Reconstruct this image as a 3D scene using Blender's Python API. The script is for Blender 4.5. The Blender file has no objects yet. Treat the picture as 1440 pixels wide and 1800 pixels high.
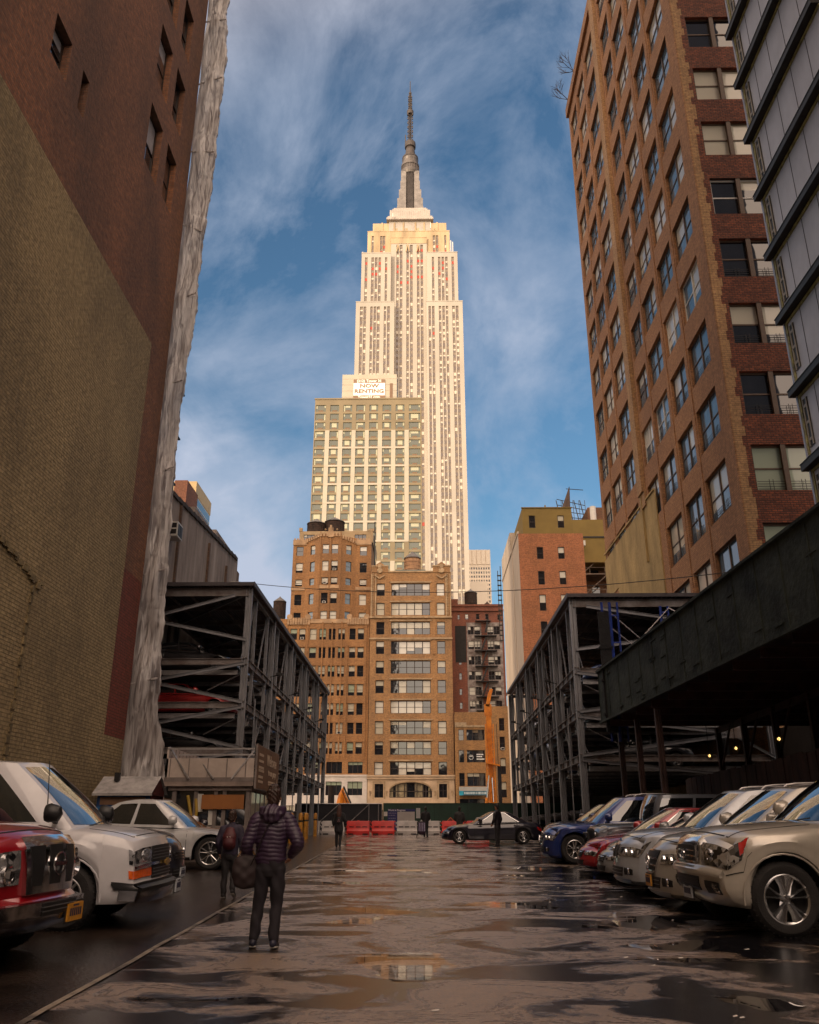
import bpy, math, random
from math import sin, cos, pi, radians as R, sqrt
from mathutils import Vector, Matrix
random.seed(7)
S = bpy.context.scene
COL = S.collection
# ---------------------------------------------------------------- camera
H = 1.35; SL = .017
cam = bpy.data.objects.new('camera', bpy.data.cameras.new('camera')); COL.objects.link(cam)
cam.location = (0, 0, H); cam.rotation_euler = (R(90+20.5), 0, R(.9))
cam.data.sensor_fit = 'VERTICAL'; cam.data.sensor_height = 36; cam.data.lens = 36*1495/1800
cam.data.clip_end = 6000; cam.data.clip_start = .1
S.camera = cam
# ---------------------------------------------------------------- sky
SUN_EL, SUN_AZ = 12.0, 35.0          # light travels towards +Y and to the right
w = bpy.data.worlds.new('World'); S.world = w; w.use_nodes = True
nt = w.node_tree; N = nt.nodes; LK = nt.links
bg = N['Background']
sky = N.new('ShaderNodeTexSky'); sky.sky_type = 'NISHITA'; sky.sun_disc = False
sky.sun_elevation = R(SUN_EL); sky.sun_rotation = R(180+SUN_AZ); sky.air_density = 1.2; sky.dust_density = .4; sky.ozone_density = 2.0
tc = N.new('ShaderNodeTexCoord')
mp = N.new('ShaderNodeMapping'); mp.inputs['Scale'].default_value = (1.3, 1.0, 1.5); mp.inputs['Location'].default_value = (3.1, .4, .7)
n1 = N.new('ShaderNodeTexNoise'); n1.inputs['Scale'].default_value = 3.6; n1.inputs['Detail'].default_value = 8; n1.inputs['Roughness'].default_value = .62; n1.inputs['Distortion'].default_value = .35
rp = N.new('ShaderNodeValToRGB'); rp.color_ramp.elements[0].position = .42; rp.color_ramp.elements[1].position = .70
n2 = N.new('ShaderNodeTexNoise'); n2.inputs['Scale'].default_value = 9; n2.inputs['Detail'].default_value = 6
mm = N.new('ShaderNodeMath'); mm.operation = 'MULTIPLY'; ma = N.new('ShaderNodeMath'); ma.operation = 'ADD'; ma.inputs[1].default_value = .22
mc = N.new('ShaderNodeMath'); mc.operation = 'MULTIPLY'; mc.inputs[1].default_value = .85
sat = N.new('ShaderNodeMix'); sat.data_type = 'RGBA'; sat.blend_type = 'MULTIPLY'; sat.inputs[0].default_value = 1; sat.inputs[7].default_value = (.72, .95, 1.10, 1)
mix = N.new('ShaderNodeMix'); mix.data_type = 'RGBA'; mix.inputs[7].default_value = (3.9, 4.4, 5.5, 1)
LK.new(tc.outputs['Generated'], mp.inputs['Vector']); LK.new(mp.outputs[0], n1.inputs['Vector']); LK.new(mp.outputs[0], n2.inputs['Vector'])
LK.new(n1.outputs['Fac'], rp.inputs[0]); LK.new(n2.outputs['Fac'], ma.inputs[0]); LK.new(rp.outputs[0], mm.inputs[0]); LK.new(ma.outputs[0], mm.inputs[1])
# a brighter cloud bank low behind the roofs on the left
cd = N.new('ShaderNodeVectorMath'); cd.operation = 'DOT_PRODUCT'; cd.inputs[1].default_value = (-.24, .93, .27); cr_ = N.new('ShaderNodeMapRange'); cr_.interpolation_type = 'SMOOTHSTEP'; cr_.inputs[1].default_value = .975; cr_.inputs[2].default_value = 1.0; cr_.inputs[4].default_value = 1.5
cm = N.new('ShaderNodeMath'); cm.operation = 'MULTIPLY'; cs_ = N.new('ShaderNodeMath'); cs_.operation = 'ADD'; cs_.use_clamp = True
LK.new(tc.outputs['Generated'], cd.inputs[0]); LK.new(cd.outputs['Value'], cr_.inputs[0]); LK.new(cr_.outputs[0], cm.inputs[0]); LK.new(n2.outputs['Fac'], cm.inputs[1])
LK.new(mm.outputs[0], mc.inputs[0]); LK.new(mc.outputs[0], cs_.inputs[0]); LK.new(cm.outputs[0], cs_.inputs[1]); LK.new(cs_.outputs[0], mix.inputs[0])
LK.new(sky.outputs[0], sat.inputs[6]); LK.new(sat.outputs[2], mix.inputs[6])
# the low sun's side of the sky (behind the camera): warm glow added out of view as fill light
dt = N.new('ShaderNodeVectorMath'); dt.operation = 'DOT_PRODUCT'; dt.inputs[1].default_value = (-.28, -.70, .66)
mr = N.new('ShaderNodeMapRange'); mr.interpolation_type = 'SMOOTHSTEP'; mr.inputs[1].default_value = 0.0; mr.inputs[2].default_value = .95; mr.inputs[3].default_value = 0; mr.inputs[4].default_value = 1
gl = N.new('ShaderNodeVectorMath'); gl.operation = 'SCALE'; gl.inputs[0].default_value = (24, 17, 11.5)
ad = N.new('ShaderNodeVectorMath'); ad.operation = 'ADD'
LK.new(tc.outputs['Generated'], dt.inputs[0]); LK.new(dt.outputs['Value'], mr.inputs[0]); LK.new(mr.outputs[0], gl.inputs['Scale'])
LK.new(gl.outputs[0], ad.inputs[0]); LK.new(mix.outputs[2], ad.inputs[1]); LK.new(ad.outputs[0], bg.inputs['Color'])
bg.inputs['Strength'].default_value = .13
# ---------------------------------------------------------------- sun
sd = bpy.data.lights.new('sun', 'SUN'); sd.energy = 3.0; sd.angle = R(.5); sd.color = (1, .785, .56)
so = bpy.data.objects.new('sun', sd); COL.objects.link(so)
so.rotation_euler = Vector((sin(R(SUN_AZ))*cos(R(SUN_EL)), cos(R(SUN_AZ))*cos(R(SUN_EL)), -sin(R(SUN_EL)))).to_track_quat('-Z', 'Y').to_euler()
S.view_settings.view_transform = 'Standard'; S.view_settings.look = 'None'; S.view_settings.exposure = 0.0; S.view_settings.gamma = 1
S.render.engine = "CYCLES"
# ---------------------------------------------------------------- materials
MC = {}
def M(name, col=(.5, .5, .5), rough=.6, metal=0., var=.25, vs=1.5, bump=0., bs=30., coat=0., coatr=.05, streak=0., spec=.5, emit=None, es=0, alpha=None, dark=None):
    if name in MC: return MC[name]
    m = bpy.data.materials.new(name); m.use_nodes = True; MC[name] = m
    n = m.node_tree.nodes; l = m.node_tree.links; b = n['Principled BSDF']
    b.inputs['Roughness'].default_value = rough; b.inputs['Metallic'].default_value = metal
    b.inputs['Coat Weight'].default_value = coat; b.inputs['Coat Roughness'].default_value = coatr
    b.inputs['Specular IOR Level'].default_value = spec
    b.inputs['Base Color'].default_value = (*col, 1)
    tc = n.new('ShaderNodeTexCoord')
    if var > 0:
        t = n.new('ShaderNodeTexNoise'); t.inputs['Scale'].default_value = vs; t.inputs['Detail'].default_value = 6; t.inputs['Roughness'].default_value = .65
        if streak:
            mp = n.new('ShaderNodeMapping'); mp.inputs['Scale'].default_value = (1, 1, streak); l.new(tc.outputs['Object'], mp.inputs['Vector']); l.new(mp.outputs[0], t.inputs['Vector'])
        else: l.new(tc.outputs['Object'], t.inputs['Vector'])
        r = n.new('ShaderNodeValToRGB'); e = r.color_ramp.elements
        d = dark or tuple(c*(1-var*1.6) if c*(1-var*1.6) > 0 else 0 for c in col)
        e[0].position = .3; e[0].color = (*d, 1); e[1].position = .7; e[1].color = (*[min(1, c*(1+var*.6)) for c in col], 1)
        l.new(t.outputs['Fac'], r.inputs[0]); l.new(r.outputs[0], b.inputs['Base Color'])
    if bump:
        t2 = n.new('ShaderNodeTexNoise'); t2.inputs['Scale'].default_value = bs; t2.inputs['Detail'].default_value = 4
        bp = n.new('ShaderNodeBump'); bp.inputs['Strength'].default_value = bump; bp.inputs['Distance'].default_value = .05
        l.new(tc.outputs['Object'], t2.inputs['Vector']); l.new(t2.outputs['Fac'], bp.inputs['Height']); l.new(bp.outputs[0], b.inputs['Normal'])
    if emit:
        b.inputs['Emission Color'].default_value = (*emit, 1); b.inputs['Emission Strength'].default_value = es
    return m

def brick(name, c1=None, c2=None, mortar=None, bw=.24, bh=.08, var=.5, vs=.35, streak=.25, bump=.5, paint=0., rough=.85, stain=(.03, .025, .02), msize=.012):
    """brick courses in world metres, stained by large streaky noise"""
    if name in MC: return MC[name]
    m = bpy.data.materials.new(name); m.use_nodes = True; MC[name] = m
    n = m.node_tree.nodes; l = m.node_tree.links; b = n['Principled BSDF']; b.inputs['Roughness'].default_value = rough
    g = n.new('ShaderNodeNewGeometry'); sp = n.new('ShaderNodeSeparateXYZ'); l.new(g.outputs['Position'], sp.inputs[0])
    ad = n.new('ShaderNodeMath'); l.new(sp.outputs[0], ad.inputs[0]); l.new(sp.outputs[1], ad.inputs[1])
    cb = n.new('ShaderNodeCombineXYZ'); l.new(ad.outputs[0], cb.inputs[0]); l.new(sp.outputs[2], cb.inputs[1])
    bt = n.new('ShaderNodeTexBrick'); bt.inputs['Scale'].default_value = 1; bt.inputs['Brick Width'].default_value = bw; bt.inputs['Row Height'].default_value = bh
    bt.inputs['Mortar Size'].default_value = msize; bt.inputs['Mortar Smooth'].default_value = .2; bt.inputs['Bias'].default_value = 0
    bt.inputs['Color1'].default_value = (*c1, 1); bt.inputs['Color2'].default_value = (*c2, 1); bt.inputs['Mortar'].default_value = (*mortar, 1)
    l.new(cb.outputs[0], bt.inputs['Vector'])
    mp = n.new('ShaderNodeMapping'); mp.inputs['Scale'].default_value = (1, 1, streak); l.new(g.outputs['Position'], mp.inputs['Vector'])
    t = n.new('ShaderNodeTexNoise'); t.inputs['Scale'].default_value = vs; t.inputs['Detail'].default_value = 10; t.inputs['Roughness'].default_value = .7; l.new(mp.outputs[0], t.inputs['Vector'])
    r = n.new('ShaderNodeValToRGB'); r.color_ramp.elements[0].position = .40; r.color_ramp.elements[1].position = .60
    l.new(t.outputs['Fac'], r.inputs[0])
    mu = n.new('ShaderNodeMath'); mu.operation = 'MULTIPLY'; mu.inputs[1].default_value = var; l.new(r.outputs[0], mu.inputs[0])
    mx = n.new('ShaderNodeMix'); mx.data_type = 'RGBA'; l.new(mu.outputs[0], mx.inputs[0]); l.new(bt.outputs['Color'], mx.inputs[6]); mx.inputs[7].default_value = (*stain, 1)
    t3 = n.new('ShaderNodeTexNoise'); t3.inputs['Scale'].default_value = 6; t3.inputs['Detail'].default_value = 5; l.new(g.outputs['Position'], t3.inputs['Vector'])
    r3 = n.new('ShaderNodeMapRange'); r3.inputs[1].default_value = .3; r3.inputs[2].default_value = .7; r3.inputs[3].default_value = .72; r3.inputs[4].default_value = 1.25; l.new(t3.outputs['Fac'], r3.inputs[0])
    mv = n.new('ShaderNodeVectorMath'); mv.operation = 'SCALE'; l.new(mx.outputs[2], mv.inputs[0]); l.new(r3.outputs[0], mv.inputs['Scale'])
    l.new(mv.outputs[0], b.inputs['Base Color'])
    sm = n.new('ShaderNodeMath'); sm.operation = 'SUBTRACT'; l.new(t3.outputs['Fac'], sm.inputs[0]); l.new(bt.outputs['Fac'], sm.inputs[1])
    bp = n.new('ShaderNodeBump'); bp.inputs['Strength'].default_value = bump; bp.inputs['Distance'].default_value = .02
    l.new(sm.outputs[0], bp.inputs['Height']); l.new(bp.outputs[0], b.inputs['Normal'])
    return m

def glassm(name, col, rough=.03, wav=.15, coat=0., spec=1.0, ws=1.2):
    if name in MC: return MC[name]
    m = M(name, col, rough, 0, 0, coat=coat, coatr=.02, spec=spec)
    n = m.node_tree.nodes; l = m.node_tree.links; b = n['Principled BSDF']
    g = n.new('ShaderNodeNewGeometry'); t = n.new('ShaderNodeTexNoise'); t.inputs['Scale'].default_value = ws; t.inputs['Detail'].default_value = 1; l.new(g.outputs['Position'], t.inputs['Vector'])
    bp = n.new('ShaderNodeBump'); bp.inputs['Strength'].default_value = wav; bp.inputs['Distance'].default_value = .03; l.new(t.outputs['Fac'], bp.inputs['Height'])
    l.new(bp.outputs[0], b.inputs['Normal']); l.new(bp.outputs[0], b.inputs['Coat Normal'])
    return m

GL_DARK = glassm('window_glass', (.012, .014, .018))
GL_SKY = glassm('window_glass_cool', (.09, .14, .18), wav=.3)  # pale blue base colour stands in for reflected sky
GL_BLIND = glassm('window_with_blind', (.42, .38, .28), rough=.6, coat=1.)
GL_BLIND2 = glassm('window_with_pale_curtain', (.55, .52, .44), rough=.6, coat=1.)
GL_GREEN = glassm('window_with_green_blind', (.25, .30, .20), rough=.6, coat=1.)
GL_WARM = glassm('window_brown', (.07, .045, .03), rough=.1)
GL_RED = M('red_window', (.35, .03, .01), .4, var=0)
GL_PALE = M('pale_window', (.52, .47, .38), .4, var=0)
TRIM_DK = M('dark_window_frame', (.035, .02, .014), .5, var=.2, vs=5)
TRIM_BR = M('brown_window_frame', (.10, .055, .03), .55, var=.2, vs=5)
TRIM_WH = M('white_window_frame', (.6, .57, .52), .5, var=.1, vs=5)
TRIM_GN = M('green_window_frame', (.13, .14, .07), .5, var=.1, vs=5)
SILL = M('sill_stone', (.34, .25, .15), .8, var=.3, vs=2)
ROOFT = M('roof_felt', (.05, .045, .04), .9, bump=.3)
STEEL = M('painted_steel', (.235, .235, .25), .42, .35, var=.18, vs=1.2)
STEEL_R = M('rusty_steel', (.17, .115, .08), .6, .2, var=.45, vs=1.2)
STEEL_L = M('galvanised_steel', (.42, .40, .40), .4, .6, var=.2, vs=6)
IRON = M('black_iron', (.018, .016, .016), .55, .3, var=.2, vs=5)
RUBBER = M('tyre_rubber', (.018, .016, .016), .8, var=.3, vs=12, bump=.3, bs=60)
CHROME = M('chrome', (.75, .75, .76), .12, 1., var=.05, vs=8)
ALLOY = M('alloy', (.55, .55, .56), .25, .95, var=.08, vs=9)
BLACKP = M('black_plastic', (.014, .014, .015), .45, var=.15, vs=10)
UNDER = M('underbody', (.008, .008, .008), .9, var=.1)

# ---------------------------------------------------------------- mesh helpers
class MB:
    def __init__(s): s.v = []; s.f = []; s.m = []
    def q(s, pts, m=0):
        k = len(s.v); s.v += [tuple(p) for p in pts]; s.f.append(tuple(range(k, k+len(pts)))); s.m.append(m)
    def box(s, x0, x1, y0, y1, z0, z1, m=0, skip=''):
        k = len(s.v)
        s.v += [(x0, y0, z0), (x1, y0, z0), (x1, y1, z0), (x0, y1, z0), (x0, y0, z1), (x1, y0, z1), (x1, y1, z1), (x0, y1, z1)]
        for nm, f in (('b', (0, 3, 2, 1)), ('t', (4, 5, 6, 7)), ('s', (0, 1, 5, 4)), ('e', (1, 2, 6, 5)), ('n', (2, 3, 7, 6)), ('w', (3, 0, 4, 7))):
            if nm not in skip: s.f.append(tuple(k+i for i in f)); s.m.append(m)
        return s
    def bar(s, a, b, w=.1, h=None, m=0, up=(0, 0, 1)):
        h = h or w; a = Vector(a); b = Vector(b); d = (b-a).normalized(); u = Vector(up)
        if abs(d.dot(u)) > .98: u = Vector((0, 1, 0))
        r = d.cross(u).normalized(); u = r.cross(d)
        k = len(s.v)
        for p in (a, b):
            for i, j in ((-1, -1), (1, -1), (1, 1), (-1, 1)): s.v.append(tuple(p+r*(i*w/2)+u*(j*h/2)))
        for f in ((0, 1, 2, 3), (7, 6, 5, 4), (0, 4, 5, 1), (1, 5, 6, 2), (2, 6, 7, 3), (3, 7, 4, 0)): s.f.append(tuple(k+i for i in f)); s.m.append(m)
        return s
    def ibeam(s, a, b, w=.2, h=.3, m=0):
        a = Vector(a); b = Vector(b); t = h*.09
        s.bar(a, b, w*.12, h-2*t, m)
        o = Vector((0, 0, h/2-t/2)) if abs((b-a).normalized().z) < .9 else None
        if o is None:
            o = Vector((h/2, 0, 0)); s.bar(a+o, b+o, .02, w, m, up=(0, 1, 0)); s.bar(a-o, b-o, .02, w, m, up=(0, 1, 0)); s.bar(a, b, h, .02, m, up=(0, 1, 0))
        else: s.bar(a+o, b+o, w, t, m); s.bar(a-o, b-o, w, t, m)
        return s
    def tube(s, pts, r, n=8, m=0, cap=True):
        pts = [Vector(p) for p in pts]; rr = r if isinstance(r, (list, tuple)) else [r]*len(pts); k = len(s.v); u = None
        for i, p in enumerate(pts):
            d = (pts[min(i+1, len(pts)-1)]-pts[max(i-1, 0)]).normalized()
            if u is None: u = d.cross(Vector((0, 0, 1)) if abs(d.z) < .9 else Vector((0, 1, 0))).normalized()
            u = (u-d*u.dot(d)).normalized(); v = d.cross(u); ri = rr[i]
            rx, ry = ri if isinstance(ri, (list, tuple)) else (ri, ri)
            for j in range(n):
                a = 2*pi*j/n; s.v.append(tuple(p+u*(cos(a)*rx)+v*(sin(a)*ry)))
        for i in range(len(pts)-1):
            for j in range(n):
                s.f.append((k+i*n+j, k+i*n+(j+1) % n, k+(i+1)*n+(j+1) % n, k+(i+1)*n+j)); s.m.append(m)
        if cap:
            s.f.append(tuple(k+j for j in range(n))[::-1]); s.m.append(m)
            s.f.append(tuple(k+(len(pts)-1)*n+j for j in range(n))); s.m.append(m)
        return s
    def lathe(s, prof, c=(0, 0, 0), n=20, m=0, axis='z', a0=0, a1=2*pi):
        k = len(s.v); full = abs(a1-a0-2*pi) < 1e-6; nn = n if full else n+1
        for r, h in prof:
            for j in range(nn):
                a = a0+(a1-a0)*j/n; x, y = r*cos(a), r*sin(a)
                p = (x, y, h) if axis == 'z' else ((x, h, y) if axis == 'y' else (h, x, y))
                s.v.append((c[0]+p[0], c[1]+p[1], c[2]+p[2]))
        for i in range(len(prof)-1):
            for j in range(n):
                j2 = (j+1) % n if full else j+1
                s.f.append((k+i*nn+j, k+i*nn+j2, k+(i+1)*nn+j2, k+(i+1)*nn+j)); s.m.append(m)
        return s
    def grid(s, fn, nu, nv, m=0, flip=False, uu=None, vv=None):
        k = len(s.v); uu = uu or [i/nu for i in range(nu+1)]; vv = vv or [j/nv for j in range(nv+1)]
        nu = len(uu)-1; nv = len(vv)-1
        for u in uu:
            for v in vv: s.v.append(tuple(fn(u, v)))
        for i in range(nu):
            for j in range(nv):
                f = (k+i*(nv+1)+j, k+(i+1)*(nv+1)+j, k+(i+1)*(nv+1)+j+1, k+i*(nv+1)+j+1)
                s.f.append(f[::-1] if flip else f); s.m.append(m)
        return s
    def add(s, o, mt=None, mo=0):
        k = len(s.v); s.v += [tuple(mt @ Vector(v)) for v in o.v] if mt else list(o.v)
        s.f += [tuple(i+k for i in f) for f in o.f]; s.m += [i+mo for i in o.m]; return s
    def mesh(s, name, mats, off=None, smooth=0, merge=False):
        me = bpy.data.meshes.new(name)
        v = s.v if off is None else [(a[0]-off[0], a[1]-off[1], a[2]-off[2]) for a in s.v]
        me.from_pydata(v, [], s.f)
        for m in (mats if isinstance(mats, (list, tuple)) else [mats]): me.materials.append(m)
        if len(me.materials) > 1: me.polygons.foreach_set('material_index', s.m)
        if merge:
            import bmesh
            bm = bmesh.new(); bm.from_mesh(me); bmesh.ops.remove_doubles(bm, verts=bm.verts, dist=.0006)
            bmesh.ops.recalc_face_normals(bm, faces=bm.faces); bm.to_mesh(me); bm.free()
        if smooth:
            me.shade_smooth(); me.set_sharp_from_angle(angle=R(smooth))
        me.update(); return me
    def cut(s): s.__dict__.setdefault('cuts', []).append((len(s.v), len(s.f))); return s
    def build_each(s, name, mats, parent=None, smooth=0):
        cs = [(0, 0)]+s.__dict__.get('cuts', [])+[(len(s.v), len(s.f))]; out = []
        for (v0, f0), (v1, f1) in zip(cs, cs[1:]):
            if f1 > f0:
                q = MB(); q.v = s.v[v0:v1]; q.f = [tuple(i-v0 for i in f) for f in s.f[f0:f1]]; q.m = s.m[f0:f1]; out.append(q.build(name, mats, parent, smooth))
        return out
    def build(s, name, mats, parent=None, smooth=0, off=None, merge=False, label=None):
        if off is None and parent is not None and parent.get('_w'): off = tuple(parent['_w'])
        o = bpy.data.objects.new(name, s.mesh(name, mats, off, smooth, merge)); COL.objects.link(o)
        if parent is not None: o.parent = parent
        if label: o['label'] = label
        return o

def tag(o, label=None, cat=None, group=None, kind=None):
    if label: o['label'] = label
    if cat: o['category'] = cat
    if group: o['group'] = group
    if kind: o['kind'] = kind
    return o
def thing(name, label, cat, loc=(0, 0, 0), rz=0, group=None, world=True):
    """Empty at the base of a thing; with world=True its parts are given in world coordinates"""
    o = bpy.data.objects.new(name, None); COL.objects.link(o); o.location = loc; o.rotation_euler = (0, 0, rz); o.empty_display_size = .3
    if world: o['_w'] = [float(c) for c in loc]
    return tag(o, label, cat, group)
def solo(name, mb, mats, label, cat, base=(0, 0, 0), group=None, smooth=0, kind=None, merge=False):
    o = mb.build(name, mats, None, smooth, off=base, merge=merge); o.location = base
    return tag(o, label, cat, group, kind)
def copy_tree(o, parent=None):
    c = o.copy(); COL.objects.link(c)
    if parent is not None: c.parent = parent
    for ch in [x for x in KIDS.get(o.name, [])]: copy_tree(ch, c)
    return c
KIDS = {}
def index_kids(o):
    for x in bpy.data.objects:
        if x.parent is not None: KIDS.setdefault(x.parent.name, [])
    for k in list(KIDS): KIDS[k] = [x for x in bpy.data.objects if x.parent is not None and x.parent.name == k]
def dup(o, loc, rot=None, label=None, group=None):
    index_kids(o); c = copy_tree(o); c.location = loc
    if rot is not None: c.rotation_euler = rot
    if label: c['label'] = label
    if group: c['group'] = group
    return c
def text_mb(txt, size, depth=.01, bold=0.0, sx=1.0):
    """built-in lettering turned into plain mesh data, in the local XZ plane facing -Y, centred"""
    cu = bpy.data.curves.new('lettering', 'FONT'); cu.body = txt; cu.size = size; cu.extrude = depth/2; cu.offset = bold; cu.align_x = 'CENTER'; cu.align_y = 'CENTER'; cu.resolution_u = 2
    o = bpy.data.objects.new('lettering', cu); COL.objects.link(o)
    dg = bpy.context.evaluated_depsgraph_get(); me = bpy.data.meshes.new_from_object(o.evaluated_get(dg))
    mb = MB(); mb.v = [(v.co.x*sx, -v.co.z, v.co.y) for v in me.vertices]; mb.f = [tuple(p.vertices) for p in me.polygons]; mb.m = [0]*len(mb.f)
    bpy.data.objects.remove(o); bpy.data.curves.remove(cu); bpy.data.meshes.remove(me)
    return mb
def remesh(mb, voxel, smooth_it=4, disp=None):
    """fuse overlapping closed lofts into one continuous skin; returns an MB"""
    me = mb.mesh('tmp', RUBBER); o = bpy.data.objects.new('tmp', me); COL.objects.link(o)
    md = o.modifiers.new('r', 'REMESH'); md.mode = 'VOXEL'; md.voxel_size = voxel
    sm = o.modifiers.new('s', 'SMOOTH'); sm.factor = .5; sm.iterations = smooth_it
    dg = bpy.context.evaluated_depsgraph_get(); m2 = bpy.data.meshes.new_from_object(o.evaluated_get(dg))
    r = MB(); r.v = [tuple(v.co) for v in m2.vertices]; nrm = [tuple(v.normal) for v in m2.vertices]
    r.f = [tuple(p.vertices) for p in m2.polygons]; r.m = [0]*len(r.f)
    if disp: r.v = [tuple(Vector(p)+Vector(nn)*disp(Vector(p))) for p, nn in zip(r.v, nrm)]
    bpy.data.objects.remove(o); bpy.data.meshes.remove(me); bpy.data.meshes.remove(m2)
    return r

# ---------------------------------------------------------------- facades
class Plane:
    """a vertical wall plane: origin (x, y), direction U along it, N pointing INTO the building"""
    def __init__(s, o, U, Nn): s.o = Vector((o[0], o[1], 0)); s.U = Vector((U[0], U[1], 0)).normalized(); s.N = Vector((Nn[0], Nn[1], 0)).normalized()
    def P(s, u, z, d=0): return s.o+s.U*u+s.N*d+Vector((0, 0, z))
    def rz(s): return math.atan2(-s.N.x, s.N.y)
def facade(mb, pl, u0, u1, z0, z1, ops, depth=.25, m=0, mr=None):
    mr = m if mr is None else mr
    us = sorted({round(x, 4) for x in [u0, u1]+[c for o in ops for c in (o[0], o[1])] if u0-1e-6 <= x <= u1+1e-6})
    zs = sorted({round(x, 4) for x in [z0, z1]+[c for o in ops for c in (o[2], o[3])] if z0-1e-6 <= x <= z1+1e-6})
    cells = set()
    for o in ops:
        a, b = round(o[0], 4), round(o[1], 4); c, d = round(o[2], 4), round(o[3], 4)
        for i in range(len(us)-1):
            if us[i] >= a-1e-6 and us[i+1] <= b+1e-6:
                for j in range(len(zs)-1):
                    if zs[j] >= c-1e-6 and zs[j+1] <= d+1e-6: cells.add((i, j))
    for j in range(len(zs)-1):
        i = 0
        while i < len(us)-1:
            if (i, j) in cells: i += 1; continue
            k = i
            while k+1 < len(us)-1 and (k+1, j) not in cells: k += 1
            mb.q([pl.P(us[i], zs[j]), pl.P(us[k+1], zs[j]), pl.P(us[k+1], zs[j+1]), pl.P(us[i], zs[j+1])], m); i = k+1
    for o in ops:
        a, b, c, d = o[:4]; dd = o[4] if len(o) > 4 else depth
        mb.q([pl.P(a, c), pl.P(b, c), pl.P(b, c, dd), pl.P(a, c, dd)], mr); mb.q([pl.P(a, d), pl.P(a, d, dd), pl.P(b, d, dd), pl.P(b, d)], mr)
        mb.q([pl.P(a, c), pl.P(a, c, dd), pl.P(a, d, dd), pl.P(a, d)], mr); mb.q([pl.P(b, c), pl.P(b, d), pl.P(b, d, dd), pl.P(b, c, dd)], mr)
WT = {}
def win_tpl(w, h, cols, frame, sill, var, panes=(GL_DARK, GL_BLIND), fw=.06, rail=True, blinds=.5, grille=False):
    """window in local coordinates: x along the wall, -y outwards, z up from the sill; (frame MB, pane MB)"""
    key = (round(w, 3), round(h, 3), cols, frame.name, sill, var, panes[0].name, panes[1].name, fw, rail, blinds, grille)
    if key in WT: return WT[key]
    rnd = random.Random('%.2f %d %d %s %.1f' % (w, cols, var, frame.name, blinds)); mode = rnd.random(); base_fr = rnd.choice([.25, .4, .5, .5, .7, 1])
    f = MB(); p = MB(); cw = w/cols
    f.box(-w/2, -w/2+fw, -.03, .05, 0, h); f.box(w/2-fw, w/2, -.03, .05, 0, h); f.box(-w/2+fw, w/2-fw, -.03, .05, 0, fw); f.box(-w/2+fw, w/2-fw, -.03, .05, h-fw, h)
    for i in range(1, cols): f.box(-w/2+i*cw-fw*.75, -w/2+i*cw+fw*.75, -.04, .05, fw, h-fw)
    for i in range(cols):
        a = -w/2+i*cw+fw*.6; b = -w/2+(i+1)*cw-fw*.6
        if rail: f.box(a, b, -.02, .045, h*.5-fw*.4, h*.5+fw*.4)
        if mode > blinds: fr = 0 if rnd.random() < .8 else base_fr
        elif mode < blinds*.45: fr = base_fr if rnd.random() < .9 else 0
        else: fr = rnd.choice([0, .25, .5, .5, .75, 1]) if rnd.random() < .75 else 0
        zc = h-fw-(h-2*fw)*fr; zc = max(fw, min(h-fw, zc))
        if fr > 0: p.q([(a, .02, zc), (b, .02, zc), (b, .02, h-fw), (a, .02, h-fw)], 1)
        if fr < 1: p.q([(a, .02, fw), (b, .02, fw), (b, .02, zc), (a, .02, zc)], 0)
    if sill: f.box(-w/2-.06, w/2+.06, -sill, .05, -.1, -.002, 1)
    if grille:
        for k in range(4): f.bar((-w/2+fw, -.10, .12+k*.13), (w/2-fw, -.10, .12+k*.13), .018, m=2)
        for i in range(cols):
            xc = -w/2+(i+.5)*cw
            for dx in (-.09, .09): f.bar((xc+dx, -.10, .05), (xc+dx, -.10, .62), .02, m=2)
    WT[key] = (f, p); return WT[key]
WM = {}
def put_windows(bld, wins, limit=98, name='window', eye=Vector((0, 0, 1.35))):
    """wins: list of dict(pos, rz, t=(frame, pane) templates, mats=(frame mats), pm=(pane mats)); nearest `limit` become parts, the rest one stuff part"""
    base = Vector(bld['_w']); wins = sorted(wins, key=lambda d: (Vector(d['pos'])-eye).length)
    for d in wins[:limit]:
        f, p = d['t']; k = (id(f), tuple(m.name for m in d['mats'])); k2 = (id(p), tuple(m.name for m in d['pm']))
        if k not in WM: WM[k] = f.mesh('window', d['mats'])
        if k2 not in WM: WM[k2] = p.mesh('pane', d['pm'])
        o = bpy.data.objects.new(name, WM[k]); COL.objects.link(o); o.parent = bld; o.location = Vector(d['pos'])-base; o.rotation_euler = (0, 0, d['rz'])
        g = bpy.data.objects.new('pane', WM[k2]); COL.objects.link(g); g.parent = o
        if d.get('ac'):
            a = MB(); a.box(-.3, .3, -.38, .0, .03, .43); a.box(-.24, .24, -.395, -.38, .09, .37, 1); a.build('air_conditioner', [TRIM_WH, IRON], o)
    rest = wins[limit:]
    if rest:
        allm = []; mb = MB()
        for d in rest:
            mt = Matrix.Translation(Vector(d['pos'])-base) @ Matrix.Rotation(d['rz'], 4, 'Z')
            for part, mats in ((d['t'][0], d['mats']), (d['t'][1], d['pm'])):
                idx = []
                for m in mats:
                    if m not in allm: allm.append(m)
                    idx.append(allm.index(m))
                k = len(mb.v); mb.v += [tuple(mt @ Vector(v)) for v in part.v]; mb.f += [tuple(i+k for i in f) for f in part.f]; mb.m += [idx[min(i, len(idx)-1)] for i in part.m]
        me = mb.mesh('window', allm); o = bpy.data.objects.new(name, me); COL.objects.link(o); o.parent = bld; o['kind'] = 'stuff'
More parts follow.
